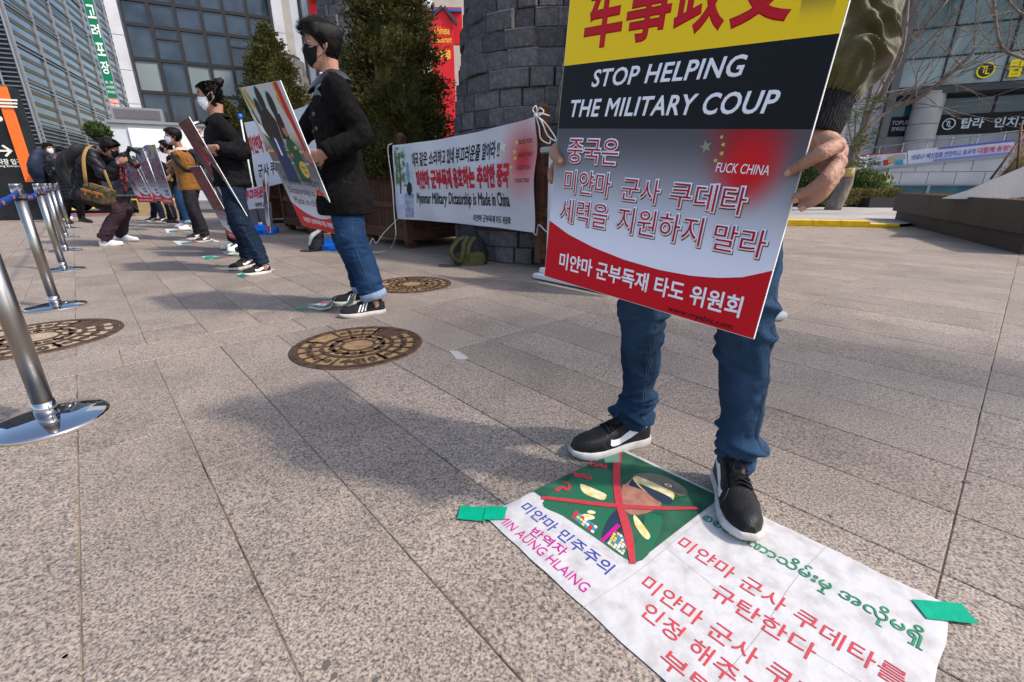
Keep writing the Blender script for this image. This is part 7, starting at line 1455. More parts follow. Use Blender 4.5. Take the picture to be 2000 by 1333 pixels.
def person(label, A, group=None):
    """A: dict of world joints and clothing"""
    F = Vector(A['F']).normalized(); Rt = F.cross(UP).normalized(); s = A.get('s', 1.0)
    (hL, tL), (hR, tR) = A['feet']; hL, tL, hR, tR = [Vector((q[0], q[1], 0)) for q in (hL, tL, hR, tR)]
    aL = hL.lerp(tL, .22) + UP * A.get('ankL', .095); aR = hR.lerp(tR, .22) + UP * A.get('ankR', .095); root = (aL + aR) / 2; root.z = 0
    t = thing('person', label, 'person', root, group)
    lean = A.get('lean', 0.0); pel = Vector(A['pelvis']) if 'pelvis' in A else Vector(((aL + aR) / 2)) * 1 + F * A.get('pf', .075); 
    if 'pelvis' not in A: pel.z = .93 * s
    upv = (UP * math.cos(lean) + F * math.sin(lean)).normalized(); fr = (F * math.cos(lean) - UP * math.sin(lean)).normalized()
    chest = Vector(A['chest']) if 'chest' in A else pel + upv * .36 * s; nk = Vector(A['neck']) if 'neck' in A else pel + upv * .54 * s; 
    tu = (nk - pel).normalized(); tf = (F - tu * F.dot(tu)).normalized()
    shw = A.get('shw', .19) * s; S_ = {'L': nk - Rt * shw - tu * .052, 'R': nk + Rt * shw - tu * .052}
    for k in 'LR':
        if 'sh' + k in A: S_[k] = Vector(A['sh' + k])
    Hc = Vector(A['head']) if 'head' in A else nk + UP * .188 * s + F * .03
    Hf = Vector(A.get('hf', F)); hd = Head(Hc, Hf, A.get('hup', UP), A.get('hk', 1.0) * s)
    hip = {'L': pel - Rt * .09 - tu * .04, 'R': pel + Rt * .09 - tu * .04}; ank = {'L': aL, 'R': aR}; legl = .445 * s; knee = {}
    for k, tt, hh in (('L', tL, hL), ('R', tR, hR)):
        if 'kn' + k in A: knee[k] = Vector(A['kn' + k])
        else: ll = (hip[k] - ank[k]).length * .503; knee[k], _ = ik(hip[k], ank[k], ll, ll, (tt - hh).normalized())
    W_ = {}; El = {}
    for k in 'LR':
        if 'wr' + k not in A: W_[k] = S_[k] - UP * .52 * s + F * .05; 
        else: W_[k] = Vector(A['wr' + k])
        if 'el' + k in A: El[k] = Vector(A['el' + k])
        else: El[k], W_[k] = ik(S_[k], W_[k], .29 * s, .26 * s, A.get('pole' + k, -UP * 1.0 - F * .35 + (Rt if k == 'R' else -Rt) * .2))
    # ---- body
    mb = MB(); hd.skull(mb); mb.tube([hd.W((0, -.028, -.06)), nk + tu * .04, nk - tu * .06], [(.054, .056), (.054, .054), (.065, .06)], 16, sub=3)
    b = mb.build('body', M['skin'], t); remesh(b, A.get('hv', .0045), 3, .5)
    mb = MB(); mb.tube([pel - tu * .05, pel + tu * .12, chest, nk - tu * .08, nk], [(.13, .09), (.12, .085), (.145, .095), (.12, .08), (.05, .05)], 16, sub=3, ref=Rt)
    for k in 'LR': mb.tube([nk - tu * .06, S_[k], El[k], W_[k]], [.04, .045, .036, .026], 10, sub=3); mb.tube([hip[k], knee[k], ank[k], ank[k] - UP * .05], [.07, .05, .035, .035], 10, sub=3)
    o = mb.build('limbs', M['skin'], t); absorb(b, o)
    for k in 'LR':
        if A.get('hand' + k) is None: hf_, hb_, cu = (W_[k] - El[k]), (Rt if k == 'R' else -Rt), .5
        else: hf_, hb_, cu = A['hand' + k]
        mb = MB(); hand_mesh(mb, W_[k], hf_, hb_, A.get('ts' + k, 1 if k == 'R' else -1), s, cu); o = mb.build('h', M['skin'], t); remesh(o, A.get('hvox', .0035), 1, .4); absorb(b, o)
    hd.features(b, A.get('mask'), A.get('hair', 'short'), A.get('seed', 1), glasses=A.get('glasses', False))
    # ---- trousers
    T = A['trousers']; wd = T.get('w', 1.0); fo = T.get('fold', .006); mb = MB(); rr_ = T.get('r', (.098, .092, .074, .068, .062))
    mb.tube([pel + tu * .10, pel + tu * .02, pel - tu * .07, pel - tu * .13], [(.150, .108), (.158, .115), (.158, .115), (.13, .10)], 20, sub=3, ref=Rt)
    for k in 'LR':
        an = ank[k] + (UP * T.get('hem', -.01)); mid = knee[k].lerp(an, .45) - (F * .012)
        mb.tube([hip[k] - tu * .01, hip[k].lerp(knee[k], .5) + F * .012, knee[k], mid, an + (knee[k] - an).normalized() * .06, an], [rr_[0] * wd, rr_[1] * wd, rr_[2] * wd, rr_[3] * wd, rr_[4] * wd, rr_[4] * wd * .98], 20, sub=5)
    tr = mb.build('trousers', M[T['mat']], t); vx = T.get('vox', .008); remesh(tr, vx, 3, .5)
    kz = {k: knee[k].z for k in 'LR'}
    def bandf(p):
        z = p.z; kk = (kz['L'] + kz['R']) / 2; return .25 + 1.0 * math.exp(-((z - kk) / .11) ** 2) + 1.5 * math.exp(-((z - .17) / .10) ** 2) + .7 * math.exp(-((z - pel.z + .1) / .12) ** 2)
    displace(tr, fold(fo, (13, 13, 42), A.get('seed', 1), bandf))
    if T.get('cuff'):
        for k in 'LR':
            an = ank[k] + UP * T.get('hem', -.01); ax = (knee[k] - an).normalized(); mb = MB(); r = rr_[4] * wd
            mb.tube([an - ax * .012, an - ax * .016, an - ax * .012, an + ax * .012, an + ax * .036, an + ax * .038], [r * .97, r * 1.02, r * 1.08, r * 1.10, r * 1.09, r * 1.0], 24, cap=False, disp=lambda q, ph, e: .002 * math.sin(ph * 5)); mb.build('rolled_cuff', M['denimcuff'], tr, True)
    if T.get('seam'):
        for k in 'LR':
            an = ank[k]; e = Rt * (1 if k == 'R' else -1) * T.get('seamside', 1); mb = MB(); mb.tube([hip[k] + e * rr_[0] * wd, knee[k] + e * (rr_[2] * wd + .0015), knee[k].lerp(an, .5) + e * (rr_[3] * wd + .001), an + UP * .03 + e * rr_[4] * wd], .0018, 5, sub=5); mb.build('seam', M[T['seam']], tr, True)
    # ---- top
    U = A['top']; tw = U.get('w', 1.0); hem = U.get('hem', .10); mb = MB(); fl = U.get('flare', 1.0)
    hemp = pel - (tu * hem if hem < .15 else tu * .12 + UP * (hem - .12))
    mb.tube([hemp, pel.lerp(hemp, .5), pel, pel.lerp(chest, .5), chest, nk - tu * .09, nk - tu * .03, nk + tu * .01], [(.185 * tw * fl, .142 * tw * fl), (.182 * tw * fl, .14 * tw * fl), (.175 * tw, .135 * tw), (.165 * tw, .125 * tw), (.185 * tw, .135 * tw), (.178 * tw, .112 * tw), (.105, .085), (.078, .074)], 24, sub=4, ref=Rt)
    sr = U.get('sr', (.072, .064, .056, .050))
    for k in 'LR':
        d = (W_[k] - El[k]).normalized(); mb.tube([nk - tu * .07 + (S_[k] - nk) * .4, S_[k], S_[k].lerp(El[k], .5), El[k], El[k].lerp(W_[k], .5), W_[k] - d * U.get('cuffback', .01)], [sr[0] * .95, sr[0], sr[1] * 1.04, sr[1], sr[2], sr[3]], 18, sub=5)
    tp = mb.build(U.get('name', 'jacket'), M[U['mat']], t); remesh(tp, U.get('vox', .009), 4, .5)
    seg = [(El[k], .16) for k in 'LR'] + [(W_[k], .08) for k in 'LR']
    def bt(p): return U.get('base', .6) + sum(1.1 * math.exp(-((p - c).length / r) ** 2) for c, r in seg)
    if U.get('quilt'):
        q = U['quilt']
        def qf(p, n): return (abs(math.sin((p - pel).dot(tu) * math.pi / q + noise.noise(p * 4) * .35)) ** .6 - .5) * U.get('qamp', .012) + fold(.004, (14, 14, 20), 3)(p, n)
        displace(tp, qf)
    else: displace(tp, fold(U.get('fold', .008), U.get('ff', (14, 14, 18)), A.get('seed', 1) + 5, bt))
    # ---- shoes
    Sh = A['shoes']
    for (h_, t_), k in (((hL, tL), 'L'), ((hR, tR), 'R')): shoe(t, t_, h_, Sh.get('z', 0), Sh.get('mt', 'shoeblack'), Sh.get('sole', 'solewhite'), Sh.get('mark'), Sh.get('W', .102), laces=Sh.get('laces', True), H=Sh.get('H', 1.0))
    return dict(t=t, body=b, tr=tr, top=tp, F=F, R=Rt, pel=pel, chest=chest, nk=nk, tu=tu, tf=tf, S=S_, El=El, W=W_, hd=hd, knee=knee, ank=ank, hip=hip)
def collar(D, mt, r=.075, h=.07, w=.05, name='collar', spread=1.0, parent=None):
    """turned down collar around the neck"""
    nk, tu, Rt, tf = D['nk'], D['tu'], D['R'], D['tf']; mb = MB(); rows = [[], [], [], []]
    for i in range(25):
        a = math.radians(-150 + 300 * i / 24) + math.pi; d = tf * math.cos(a) + Rt * math.sin(a); front = max(0, math.cos(a)); drop = .05 * front
        c = nk - tu * drop + tf * .012; rows[0].append(c + d * r * .92 + tu * .012); rows[1].append(c + d * r * .95 + tu * (h * .75)); rows[2].append(c + d * (r * 1.10) + tu * (h * .85)); rows[3].append(c + d * (r * 1.15 + w * .62 * spread + .02 * front) + tu * (.022 - w * .18 - .035 * front))
    mb.rings(rows, closed=False); o = mb.build(name, mt, parent or D['top'], True); m_ = o.modifiers.new('s', 'SOLIDIFY'); m_.thickness = .004; sb_ = o.modifiers.new('b', 'SUBSURF'); sb_.levels = sb_.render_levels = 1; return o

# ================================================================== B: long black coat
def gxy(u, v): q = G(u, v); return (q.x, q.y)
FB_ = Vector((-.90, -.44, 0)).normalized()
Bh = Board  # alias
gripR = B2.F.P(.60, .525); gripL = B2.F.P(.0, .56)
nB = B2.F.n
def grip(Bd, a, b, side): # wrist point beside the board's edge
    return Bd.F.P(a, b) + Bd.F.x * (.045 * side) - Bd.F.n * .055
wL = grip(B2, .60, .50, 1); wR = grip(B2, 0, .52, -1)
pB = person('man in long black coat with leather collar, black mask and rolled jeans', dict(F=FB_, feet=(((-.90, 3.10), (-1.16, 2.95)), ((-1.06, 3.40), (-1.345, 3.30))), s=.985, pf=.09, hf=(-.90, -.44, -.03), mask='black', hair='quiff', seed=3, wrL=wL, wrR=wR, hv=.004, shw=.195,
    handL=((B2.F.x * -1 + nB * .75), (B2.F.x * .75 + nB * .35), 1.1), handR=((B2.F.x * 1 + nB * .4), (B2.F.x * -.4 + nB * .8), 1.1),
    trousers=dict(mat='denimb', w=1.12, cuff=True, hem=.025, r=(.098, .094, .082, .078, .074), seam='thread', fold=.0075), top=dict(mat='blackwool', hem=.25, flare=1.18, w=1.08, name='coat', fold=.008, sr=(.072, .068, .060, .056)), shoes=dict(mt='shoemesh', mark='stripes', W=.105)), 'protesters standing in the row')
M['leather'] = mat('black_leather', (.014, .013, .014), .32, (.022, .02, .021), 14, .3, 90, spec=.6)
collar(pB, M['leather'], .080, .085, .085, 'leather_collar', 1.1)
def onto(D, a, h, lift=.006, r=None):
    """point on the coat front: a angle from front (+ to person's left), h height above pelvis along torso"""
    tf, Rt, tu, pel = D['tf'], D['R'], D['tu'], D['pel']; L = (D['nk'] - pel).length; rx = np.interp(h, [-.25, 0, .18, .36, .48, .54], [.20, .187, .178, .198, .17, .10]); ry = np.interp(h, [-.25, 0, .18, .36, .48, .54], [.155, .145, .135, .145, .12, .09]); return pel + tu * h - Rt * (math.sin(a) * (rx + lift)) + tf * (math.cos(a) * (ry + lift))
mb = MB(); mb.tube([pB['nk'] + pB['tu'] * .03 + pB['tf'] * .02, pB['nk'] - pB['tu'] * .02 + pB['tf'] * .05, pB['nk'] - pB['tu'] * .14 + pB['tf'] * .105], [(.062, .05), (.06, .045), (.03, .02)], 16, sub=4, ref=pB['R']); mb.build('checked_shirt', mat('checked_shirt', (.62, .63, .72), .8, (.035, .04, .16), 52, thr=(.50, .54)), pB['t'], True)
for e, lab in ((1, 'lapel'), (-1, 'lapel')):
    mb = MB(); P_ = [onto(pB, e * .55, .50), onto(pB, e * .95, .44), onto(pB, e * .85, .40), onto(pB, e * .25, .24), onto(pB, e * .10, .22)]; mb.add(P_, [(0, 1, 2, 3, 4)]); o = mb.build(lab, M['leather'], pB['top'], False); o.modifiers.new('s', 'SOLIDIFY').thickness = .006
for h in (.34, .26, .04, -.05):
    for e in (.55, -.5):
        c_ = onto(pB, e, h, .012); d = (c_ - pB['pel'] - pB['tu'] * h).normalized(); mb = MB(); mb.lathe([(.0125, 0), (.0125, .004), (.009, .006), (.001, .004)], 12, c_, (d.cross(pB['tu']).normalized(), pB['tu'], d), cap=False); mb.build('button', mat('coat_button', (.05, .05, .055), .25), pB['top'], True)
mb = MB(); mb.tube([pB['W']['L'].lerp(pB['El']['L'], .22), pB['W']['L'].lerp(pB['El']['L'], .32)], [.064, .067], 20, cap=False); mb.build('sleeve_strap', M['blackwool'], pB['top'], True)
mb = MB(); c_ = pB['S']['L'] + UP * .075; mb.box(pB['S']['L'].lerp(pB['nk'], .45) + UP * .068, (.11, .045, .008), ((pB['nk'] - pB['S']['L']).normalized(), pB['F'], UP), .003); mb.build('shoulder_strap', M['blackwool'], pB['top'])
for e in (1,):
    mb = MB(); a0, a1 = onto(pB, 1.25, .0, .012), onto(pB, .75, -.03, .012); mb.add([a0, a1, onto(pB, .75, -.10, .012), onto(pB, 1.25, -.07, .012)], [(0, 1, 2, 3)]); o = mb.build('pocket_flap', M['blackwool'], pB['top']); o.modifiers.new('s', 'SOLIDIFY').thickness = .008

# ================================================================== C: man with bun
FC_ = Vector((-.88, -.47, 0)).normalized(); c0 = G(492, 530)
wLc = grip(B3, .60, .62, 1) ; wRc = grip(B3, 0, .6, -1)
pC = person('man with a hair bun and white mask, in black jacket and dark jeans', dict(F=FC_, feet=((gxy(529, 533), gxy(476, 540)), (gxy(498, 519), gxy(450, 530))), s=.975, mask='white', hair='bun', seed=5, hf=(-.82, -.57, -.22), hup=(-.1, 0, 1), wrL=wLc, wrR=wRc, lean=.03,
    handL=(B3.F.x * -1 + B3.F.n * .7, B3.F.x * .75 + B3.F.n * .3, 1.05), handR=(B3.F.x + B3.F.n * .4, B3.F.x * -.4 + B3.F.n * .8, 1.1),
    trousers=dict(mat='denimd', w=1.05, hem=.0, fold=.010, seam='thread', r=(.098, .092, .076, .070, .066)), top=dict(mat='blackden', hem=.07, w=1.12, flare=1.05, fold=.010, sr=(.075, .072, .064, .054)), shoes=dict(mt='shoemesh', mark='swoosh', W=.1)), GP)
collar(pC, M['blackden'], .080, .06, .06)
mb = MB(); mb.add([onto(pC, .12, .50, .01), onto(pC, .42, .42, .016), onto(pC, .30, .10, .014), onto(pC, -.05, .10, .012), onto(pC, -.1, .42, .012)], [(0, 1, 2, 3, 4)]); o = mb.build('grey_shirt', M['greyshirt'], pC['t']); ob = bpy.data.objects
for i in range(5): mb = MB(); mb.add([onto(pC, .16, .36 - i * .05, .019), onto(pC, .30, .355 - i * .05, .019), onto(pC, .30, .325 - i * .05, .019), onto(pC, .16, .33 - i * .05, .019)], [(0, 1, 2, 3)]); mb.build('shirt_print', M['white'], o)
for h in (.42, .28, .14): c_ = onto(pC, .52, h, .02); mb = MB(); mb.ell(c_, (.007, .007, .007), 8, 6); mb.build('snap_button', M['rim'], pC['top'], True)
mb = MB(); d = (pC['W']['L'] - pC['El']['L']).normalized(); q = pC['W']['L'] - d * .0; mb.tube([q - d * .008, q + d * .008], [.031, .031], 18); mb.build('wristwatch', M['blackpl'], pC['t'], True)
mb = MB(); q = pC['W']['L'] + pC['F'] * .05; mb.build('x', M['white'], pC['t']) if 0 else None
# ================================================================== D: microphone man (behind)
pDh = AY(417, 262, 6.1)
pD = person('half hidden man in a black mask holding a microphone to his mouth', dict(F=Vector((-.93, -.36, 0)), feet=((gxy(480, 489), gxy(446, 494)), (gxy(466, 484), gxy(434, 489))), s=.93, pelvis=AY(452, 408, 6.2) , neck=AY(438, 292, 6.2), head=AY(424, 262, 6.12), mask='black', hair='short', seed=8, wrR=AY(383, 272, 5.95), elR=AY(398, 315, 6.05), wrL=AY(398, 338, 6.0), handR=(UP * .9 + Vector((.2, 0, 0)), Vector((-.6, -.7, 0)), 1.0),
    trousers=dict(mat='blacktrs', w=1.15, hem=.02), top=dict(mat='charcoal', hem=.08, name='sweater', fold=.008), shoes=dict(mt='shoewhite', mark='swoosh', W=.1, laces=False)), GP)
mic = thing('microphone', 'silver microphone held up to the black mask of the half hidden speaker', 'microphone', AY(372, 246, 5.9)); a_, b_ = AY(357, 247, 5.9), AY(397, 238, 6.0)
mb = MB(); mb.tube([a_, a_.lerp(b_, .8)], .021, 14); mb.build('handle', M['rim'], mic, True); mb = MB(); mb.ell(b_, (.032, .032, .032)); mb.build('grille', M['frame'], mic, True); mb = MB(); w0 = AY(384, 272, 5.93); mb.tube([w0 + UP * -.02, w0 + UP * .0], .036, 16); mb.build('wristband', M['white'], pD['t'], True)
# ================================================================== E: brown corduroy jacket
wLe = grip(B5, .60, .42, 1); wRe = grip(B5, 0, .45, -1)
pE = person('young man in a brown corduroy jacket with cream fleece collar, white mask and black trousers', dict(F=Vector((-.90, -.44, 0)), feet=((gxy(410, 472), gxy(384, 475)), (gxy(396, 465), gxy(366, 469))), s=.96, mask='white', hair='short', seed=11, hf=(-.82, -.57, 0), wrL=wLe, wrR=wRe, pelvis=AY(370, 362, 7.4), neck=AY(352, 296, 7.4), head=AY(338, 268, 7.35),
    handL=(B5.F.x * -1 + B5.F.n * .6, B5.F.x * .75 + B5.F.n * .3, 1.1), handR=(B5.F.x + B5.F.n * .3, B5.F.n, 1.1), trousers=dict(mat='blacktrs', w=1.02, hem=.0, fold=.008), top=dict(mat='cord', hem=.08, w=1.14, fold=.012), shoes=dict(mt='shoeblack', mark='swoosh', W=.1, laces=False)), GP)
collar(pE, M['fleece'], .085, .07, .085, 'fleece_collar', 1.15)
mb = MB(); D = pE; mb.tube([onto(D, 1.0, .46, .03), onto(D, 1.25, .36, .035), onto(D, 1.7, .22, .04), onto(D, 2.4, .2, .05)], [(.03, .008)] * 4, 8, sub=4); mb.build('backpack_strap', M['blackcloth'], pE['t'], True)
bkE = thing('backpack', 'black backpack worn behind the brown corduroy jacket', 'backpack', D['nk'] - D['F'] * .22 - UP * .3); mb = MB(); mb.tube([D['pel'] - D['F'] * .24 + UP * .0, D['chest'] - D['F'] * .26, D['nk'] - D['F'] * .2 - UP * .05], [(.15, .09), (.16, .10), (.12, .07)], 16, sub=4, ref=D['R'], rnd=True); mb.build('bag_body', M['blackcloth'], bkE, True)
# ================================================================== F, G, H further along
pF = person('person in dark top with yellow collar and black mask behind the brown jacket', dict(F=Vector((-.9, -.44, 0)), hf=(-.8, -.6, 0), feet=((gxy(377, 448), gxy(350, 450)), (gxy(368, 444), gxy(342, 446))), s=.97, mask='black', hair='short', seed=14, head=AY(324, 288, 9.5), neck=AY(336, 306, 9.5), pelvis=AY(352, 362, 9.5), wrL=AY(336, 345, 9.3), trousers=dict(mat='denimb', cuff=True, hem=.03, w=1.1), top=dict(mat='blackden', hem=.08, w=1.05), shoes=dict(mt='shoewhite', W=.105, laces=False)), GP)
collar(pF, mat('yellow_collar', (.62, .42, .02), .7), .075, .05, .02, 'yellow_collar')
mb = MB(); [mb.add([onto(pF, .9, .25 - i * .1, .03), onto(pF, 1.2, .25 - i * .1, .03), onto(pF, 1.2, .18 - i * .1, .03), onto(pF, .9, .18 - i * .1, .03)], [(0, 1, 2, 3)]) for i in range(2)]; mb.build('yellow_print', MATS['yellow_collar'], pF['t'])
pG = person('person in white mask behind the second placard, track trousers with white side stripes', dict(F=Vector((-.9, -.44, 0)), hf=(-.8, -.6, 0), feet=((gxy(349, 438), gxy(326, 440)), (gxy(340, 435), gxy(318, 437))), s=.97, mask='white', hair='short', seed=17, head=AY(294, 297, 10.5), neck=AY(305, 314, 10.5), pelvis=AY(326, 365, 10.5), wrL=AY(309, 343, 10.2), trousers=dict(mat='blacktrs', hem=.02, seam='white'), top=dict(mat='blackden', hem=.08), shoes=dict(mt='shoeblack', W=.1, laces=False)), GP)
pH = person('person with black hair over a pale shirt behind the third placard, in dark jeans', dict(F=Vector((-.92, -.38, 0)), feet=((gxy(325, 433), gxy(303, 435)), (gxy(307, 432), gxy(284, 434))), s=.95, mask='black', hair='long', seed=19, head=AY(276, 303, 11.3), neck=AY(284, 318, 11.3), pelvis=AY(302, 366, 11.3), wrL=AY(284, 334, 11.0), wrR=AY(255, 347, 11.1), trousers=dict(mat='denimd', hem=.0), top=dict(mat='bannerwhite', hem=.08, name='shirt'), shoes=dict(mt='shoeblack', mark='swoosh', W=.1, laces=False)), GP)
# ================================================================== I: photographer
YI = 6.9
I = lambda u, v, y=YI: AY(u, v, y)
FI = Vector((.97, .22, 0)).normalized(); RI = FI.cross(UP)
cam_ = I(243, 306, 6.85)
pI = person('photographer bending forward with a camera, black puffer jacket, aubergine trousers and white shoes', dict(F=FI, feet=((gxy(230, 470), gxy(270, 472)), (gxy(196, 482), gxy(241, 480))), s=.98, pelvis=I(170, 372), chest=I(176, 322), neck=I(196, 300), head=I(214, 290, 6.86), hf=(.85, .42, -.42), hup=(.35, 0, 1), mask='black', hair='short', seed=23, glasses=True, shw=.17,
    knL=I(244, 407, 7.02) , knR=I(232, 414, 6.8), wrL=I(238, 322, 7.0), wrR=I(232, 318, 6.78), elR=I(206, 345, 6.72), elL=I(218, 345, 7.1), handR=(Vector((.9, .1, .5)), Vector((0, -1, -.1)), .7), handL=(Vector((.8, 0, .3)), Vector((0, .3, -1)), .6), tsR=-1,
    trousers=dict(mat='maroontrs', w=1.08, hem=.0, fold=.009, r=(.105, .096, .080, .078, .074)), top=dict(mat='puffer', hem=.14, w=1.02, name='puffer_jacket', quilt=.085, qamp=.013, sr=(.085, .074, .064, .054)), shoes=dict(mt='shoewhite', W=.105, laces=False)))
D = pI
cm = thing('camera', 'black camera with raised flash and long lens held by the bending photographer', 'camera', cam_); ld = (I(262, 330, 6.9) - I(238, 312, 6.9)).normalized(); cu_ = ld.cross(RI).normalized(); cu_ = cu_ if cu_.z > 0 else -cu_
mb = MB(); mb.box(cam_, (.07, .14, .10), (ld, RI, cu_), .012); mb.box(cam_ + cu_ * .06, (.05, .06, .035), (ld, RI, cu_), .008); mb.build('camera_body', M['blackpl'], cm)
mb = MB(); mb.tube([cam_ + ld * .03, cam_ + ld * .10, cam_ + ld * .11, cam_ + ld * .2], [.040, .040, .046, .047], 20); mb.build('lens', M['blackpl'], cm, True); mb = MB(); mb.tube([cam_ + ld * .185, cam_ + ld * .19], [.0485, .0485], 20); mb.build('lens_ring', M['redink'], cm, True)
f0 = cam_ + cu_ * .09; mb = MB(); mb.tube([f0, I(252, 292, 6.85)], .025, 8); mb.box(I(262, 294, 6.85), (.15, .07, .055), ((I(274, 300) - I(250, 289)).normalized(), RI, UP), .01); mb.build('flash_unit', M['blackpl'], cm)
mb = MB(); mb.tube([cam_ + V3((-.02, -.07, 0)), I(236, 345, 6.75), I(240, 365, 6.75), I(246, 372, 6.75), I(246, 350, 6.75), I(242, 325, 6.75)], [(.018, .003)] * 6, 6, sub=6, ref=(1, 0, 0)); mb.build('neck_strap', mat('strap_red_black', (.02, .015, .015), .7, (.35, .03, .05), 30, thr=(.5, .56)), cm, True)
sb2 = thing('messenger_bag', 'olive canvas messenger bag with orange trim hanging from the bending photographer', 'bag', I(196, 380, 6.6)); bc = I(195, 380, 6.6)
bx_ = Vector((.96, 0, -.26)).normalized(); bz_ = Vector((.26, 0, .96)); by_ = Vector((0, 1, 0)); M['canvas'] = mat('olive_canvas', (.055, .045, .024), .85, (.085, .070, .038), 14, .4, 120); M['tanweb'] = mat('tan_webbing', (.30, .18, .06), .8, (.24, .14, .045), 40, .3, 150); M['rusttrim'] = mat('rust_leather_trim', (.24, .09, .03), .6)
mb = MB(); mb.box(bc, (.33, .15, .24), (bx_, by_, bz_), .035); o = mb.build('bag_body', M['canvas'], sb2); remesh(o, .01, 6, .5); displace(o, fold(.010, (12, 12, 16), 4))
for sx in (-.075, .075): mb = MB(); mb.box(bc + bx_ * sx - by_ * .10 - bz_ * .045, (.13, .06, .13), (bx_, by_, bz_), .02); mb.build('pocket', M['canvas'], sb2); mb = MB(); mb.box(bc + bx_ * sx - by_ * .125 + bz_ * .03, (.125, .025, .04), (bx_, by_, bz_), .008); mb.box(bc + bx_ * sx - by_ * .14 + bz_ * .0, (.025, .01, .06), (bx_, by_, bz_), .003); mb.build('pocket_trim', M['rusttrim'], sb2)
mb = MB(); mb.tube([bc + bx_ * -.18 + bz_ * .10, bc - by_ * .1 + bz_ * .14, bc + bx_ * .18 + bz_ * .10], .008, 6, sub=4); mb.build('edge_piping', M['rusttrim'], sb2, True)
mb = MB(); mb.tube([bc + bx_ * -.175 + bz_ * .06, I(166, 345, 6.55), I(163, 310, 6.6), I(170, 290, 6.7), I(182, 285, 6.88), I(195, 298, 7.0)], [(.024, .004)] * 6, 8, sub=6, ref=(1, 0, 0)); mb.tube([bc + bx_ * .17 + bz_ * .08, I(206, 340, 6.62), I(200, 320, 6.9)], [(.02, .004)] * 3, 8, sub=4, ref=(1, 0, 0)); mb.build('strap', M['tanweb'], sb2, True)
bkI = thing('backpack', 'big black backpack on the back of the bending photographer', 'backpack', I(130, 330)); mb = MB(); mb.tube([I(150, 362, 6.9), I(131, 325, 6.9), I(150, 295, 6.9)], [(.13, .10), (.15, .12), (.12, .08)], 18, sub=5, ref=(0, 1, 0), rnd=True, disp=lambda q, w_, e: noise.noise(e * 9) * .02); mb.build('bag_body', M['blackcloth'], bkI, True)
for k in (0, 1): mb = MB(); mb.tube([I(122, 300 + k * 12, 6.74), I(135, 340 + k * 4, 6.7), I(148, 350, 6.75)], .006, 6, sub=4); mb.build('zip', M['blackpl'], bkI, True)
mb = MB(); mb.tube([I(172, 300, 6.74), I(178, 310, 6.7), I(182, 316, 6.7)], [(.012, .003)] * 3, 6, sub=3); mb.build('green_emblem', mat('green_emblem', (.0, .30, .08), .5), pI['top'], True)
# ================================================================== J, K: onlookers at far left
pJ = person('onlooker in a dark quilted jacket looking down, white mask pulled low, grey trousers', dict(F=Vector((.5, -.86, 0)), feet=((gxy(156, 432), gxy(180, 436)), (gxy(130, 432), gxy(140, 438))), s=.98, mask='white', hair='short', seed=31, head=AY(120, 299, 11), neck=AY(112, 312, 11), pelvis=AY(140, 375, 11), hf=(.8, -.4, -.4), wrR=AY(108, 330, 10.8), wrL=AY(128, 335, 10.8), trousers=dict(mat='blacktrs', hem=.0, w=1.1), top=dict(mat='puffer', hem=.16, w=1.15, quilt=.07, qamp=.014, name='puffer_jacket'), shoes=dict(mt='shoeblack', sole='shoeblack', W=.1, laces=False)))
pK = person('onlooker with dark hair and white mask turned away behind the quilted jacket, blue jeans', dict(F=Vector((.6, .6, 0)), feet=((gxy(122, 430), gxy(142, 428)), (gxy(104, 432), gxy(122, 430))), s=1.0, mask='white', hair='short', seed=33, head=AY(94, 291, 11.8), neck=AY(90, 306, 11.8), pelvis=AY(112, 372, 11.8), hf=(.95, -.1, -.1), trousers=dict(mat='denimb', hem=.0), top=dict(mat='puffer', hem=.10, w=1.05, quilt=.2, qamp=.005, name='jacket'), shoes=dict(mt='shoewhite', W=.1, laces=False)))
bkK = thing('backpack', 'dark blue backpack on the onlooker beside the orange edged parking sign', 'backpack', AY(68, 320, 11.5)); mb = MB(); mb.tube([AY(78, 350, 11.6), AY(70, 325, 11.5), AY(76, 300, 11.6)], [(.15, .11), (.17, .13), (.12, .08)], 20, sub=6, ref=(0, 1, 0), rnd=True, disp=lambda q, w_, e: noise.noise(e * 8) * .03); mb.build('bag_body', mat('navy_nylon', (.015, .022, .045), .6), bkK, True)

# ================================================================== A: the person holding the large placard
FA_ = -D2; RA = FA_.cross(UP)
wA = Vector(); 
def BPt(u, v, off): return HIT(u, v, BB.F.o + BB.F.n * off, BB.F.n)
wrL_ = HIT(1592, 262, BB.F.o - BB.F.n * .055, BB.F.n); elL_ = ray(1692, -30) * .80 / (ray(1692, -30).y * _c - ray(1692, -30).z * _s) + EYEV
wrR_ = HIT(1112, 275, BB.F.o - BB.F.n * .07, BB.F.n)
tA, hA = (.200, 1.300), (.478, 1.408); tB, hB = (.588, .905), (.650, 1.190)
PAp = Vector((.455, 1.20, .92)); nkA = Vector((.46, 1.19, 1.45))
bodyA = thing('person', 'person in olive bomber jacket and blue jeans behind the large placard', 'person', (.5, 1.25, 0), GP)
mb = MB(); hdA = Head(Vector((.44, 1.17, 1.66)), FA_, UP, 1.0); hdA.skull(mb); mb.tube([hdA.W((0, -.028, -.06)), nkA + UP * .04, nkA - UP * .06], [(.054, .056), (.054, .054), (.065, .06)], 16, sub=3); bA = mb.build('body', M['skin'], bodyA); remesh(bA, .005, 3, .5)
shL_ = Vector((.575, 1.03, 1.40)); shR_ = Vector((.32, 1.34, 1.40)); elR_, _ = ik(shR_, wrR_, .29, .27, (-.3, .9, -.6))
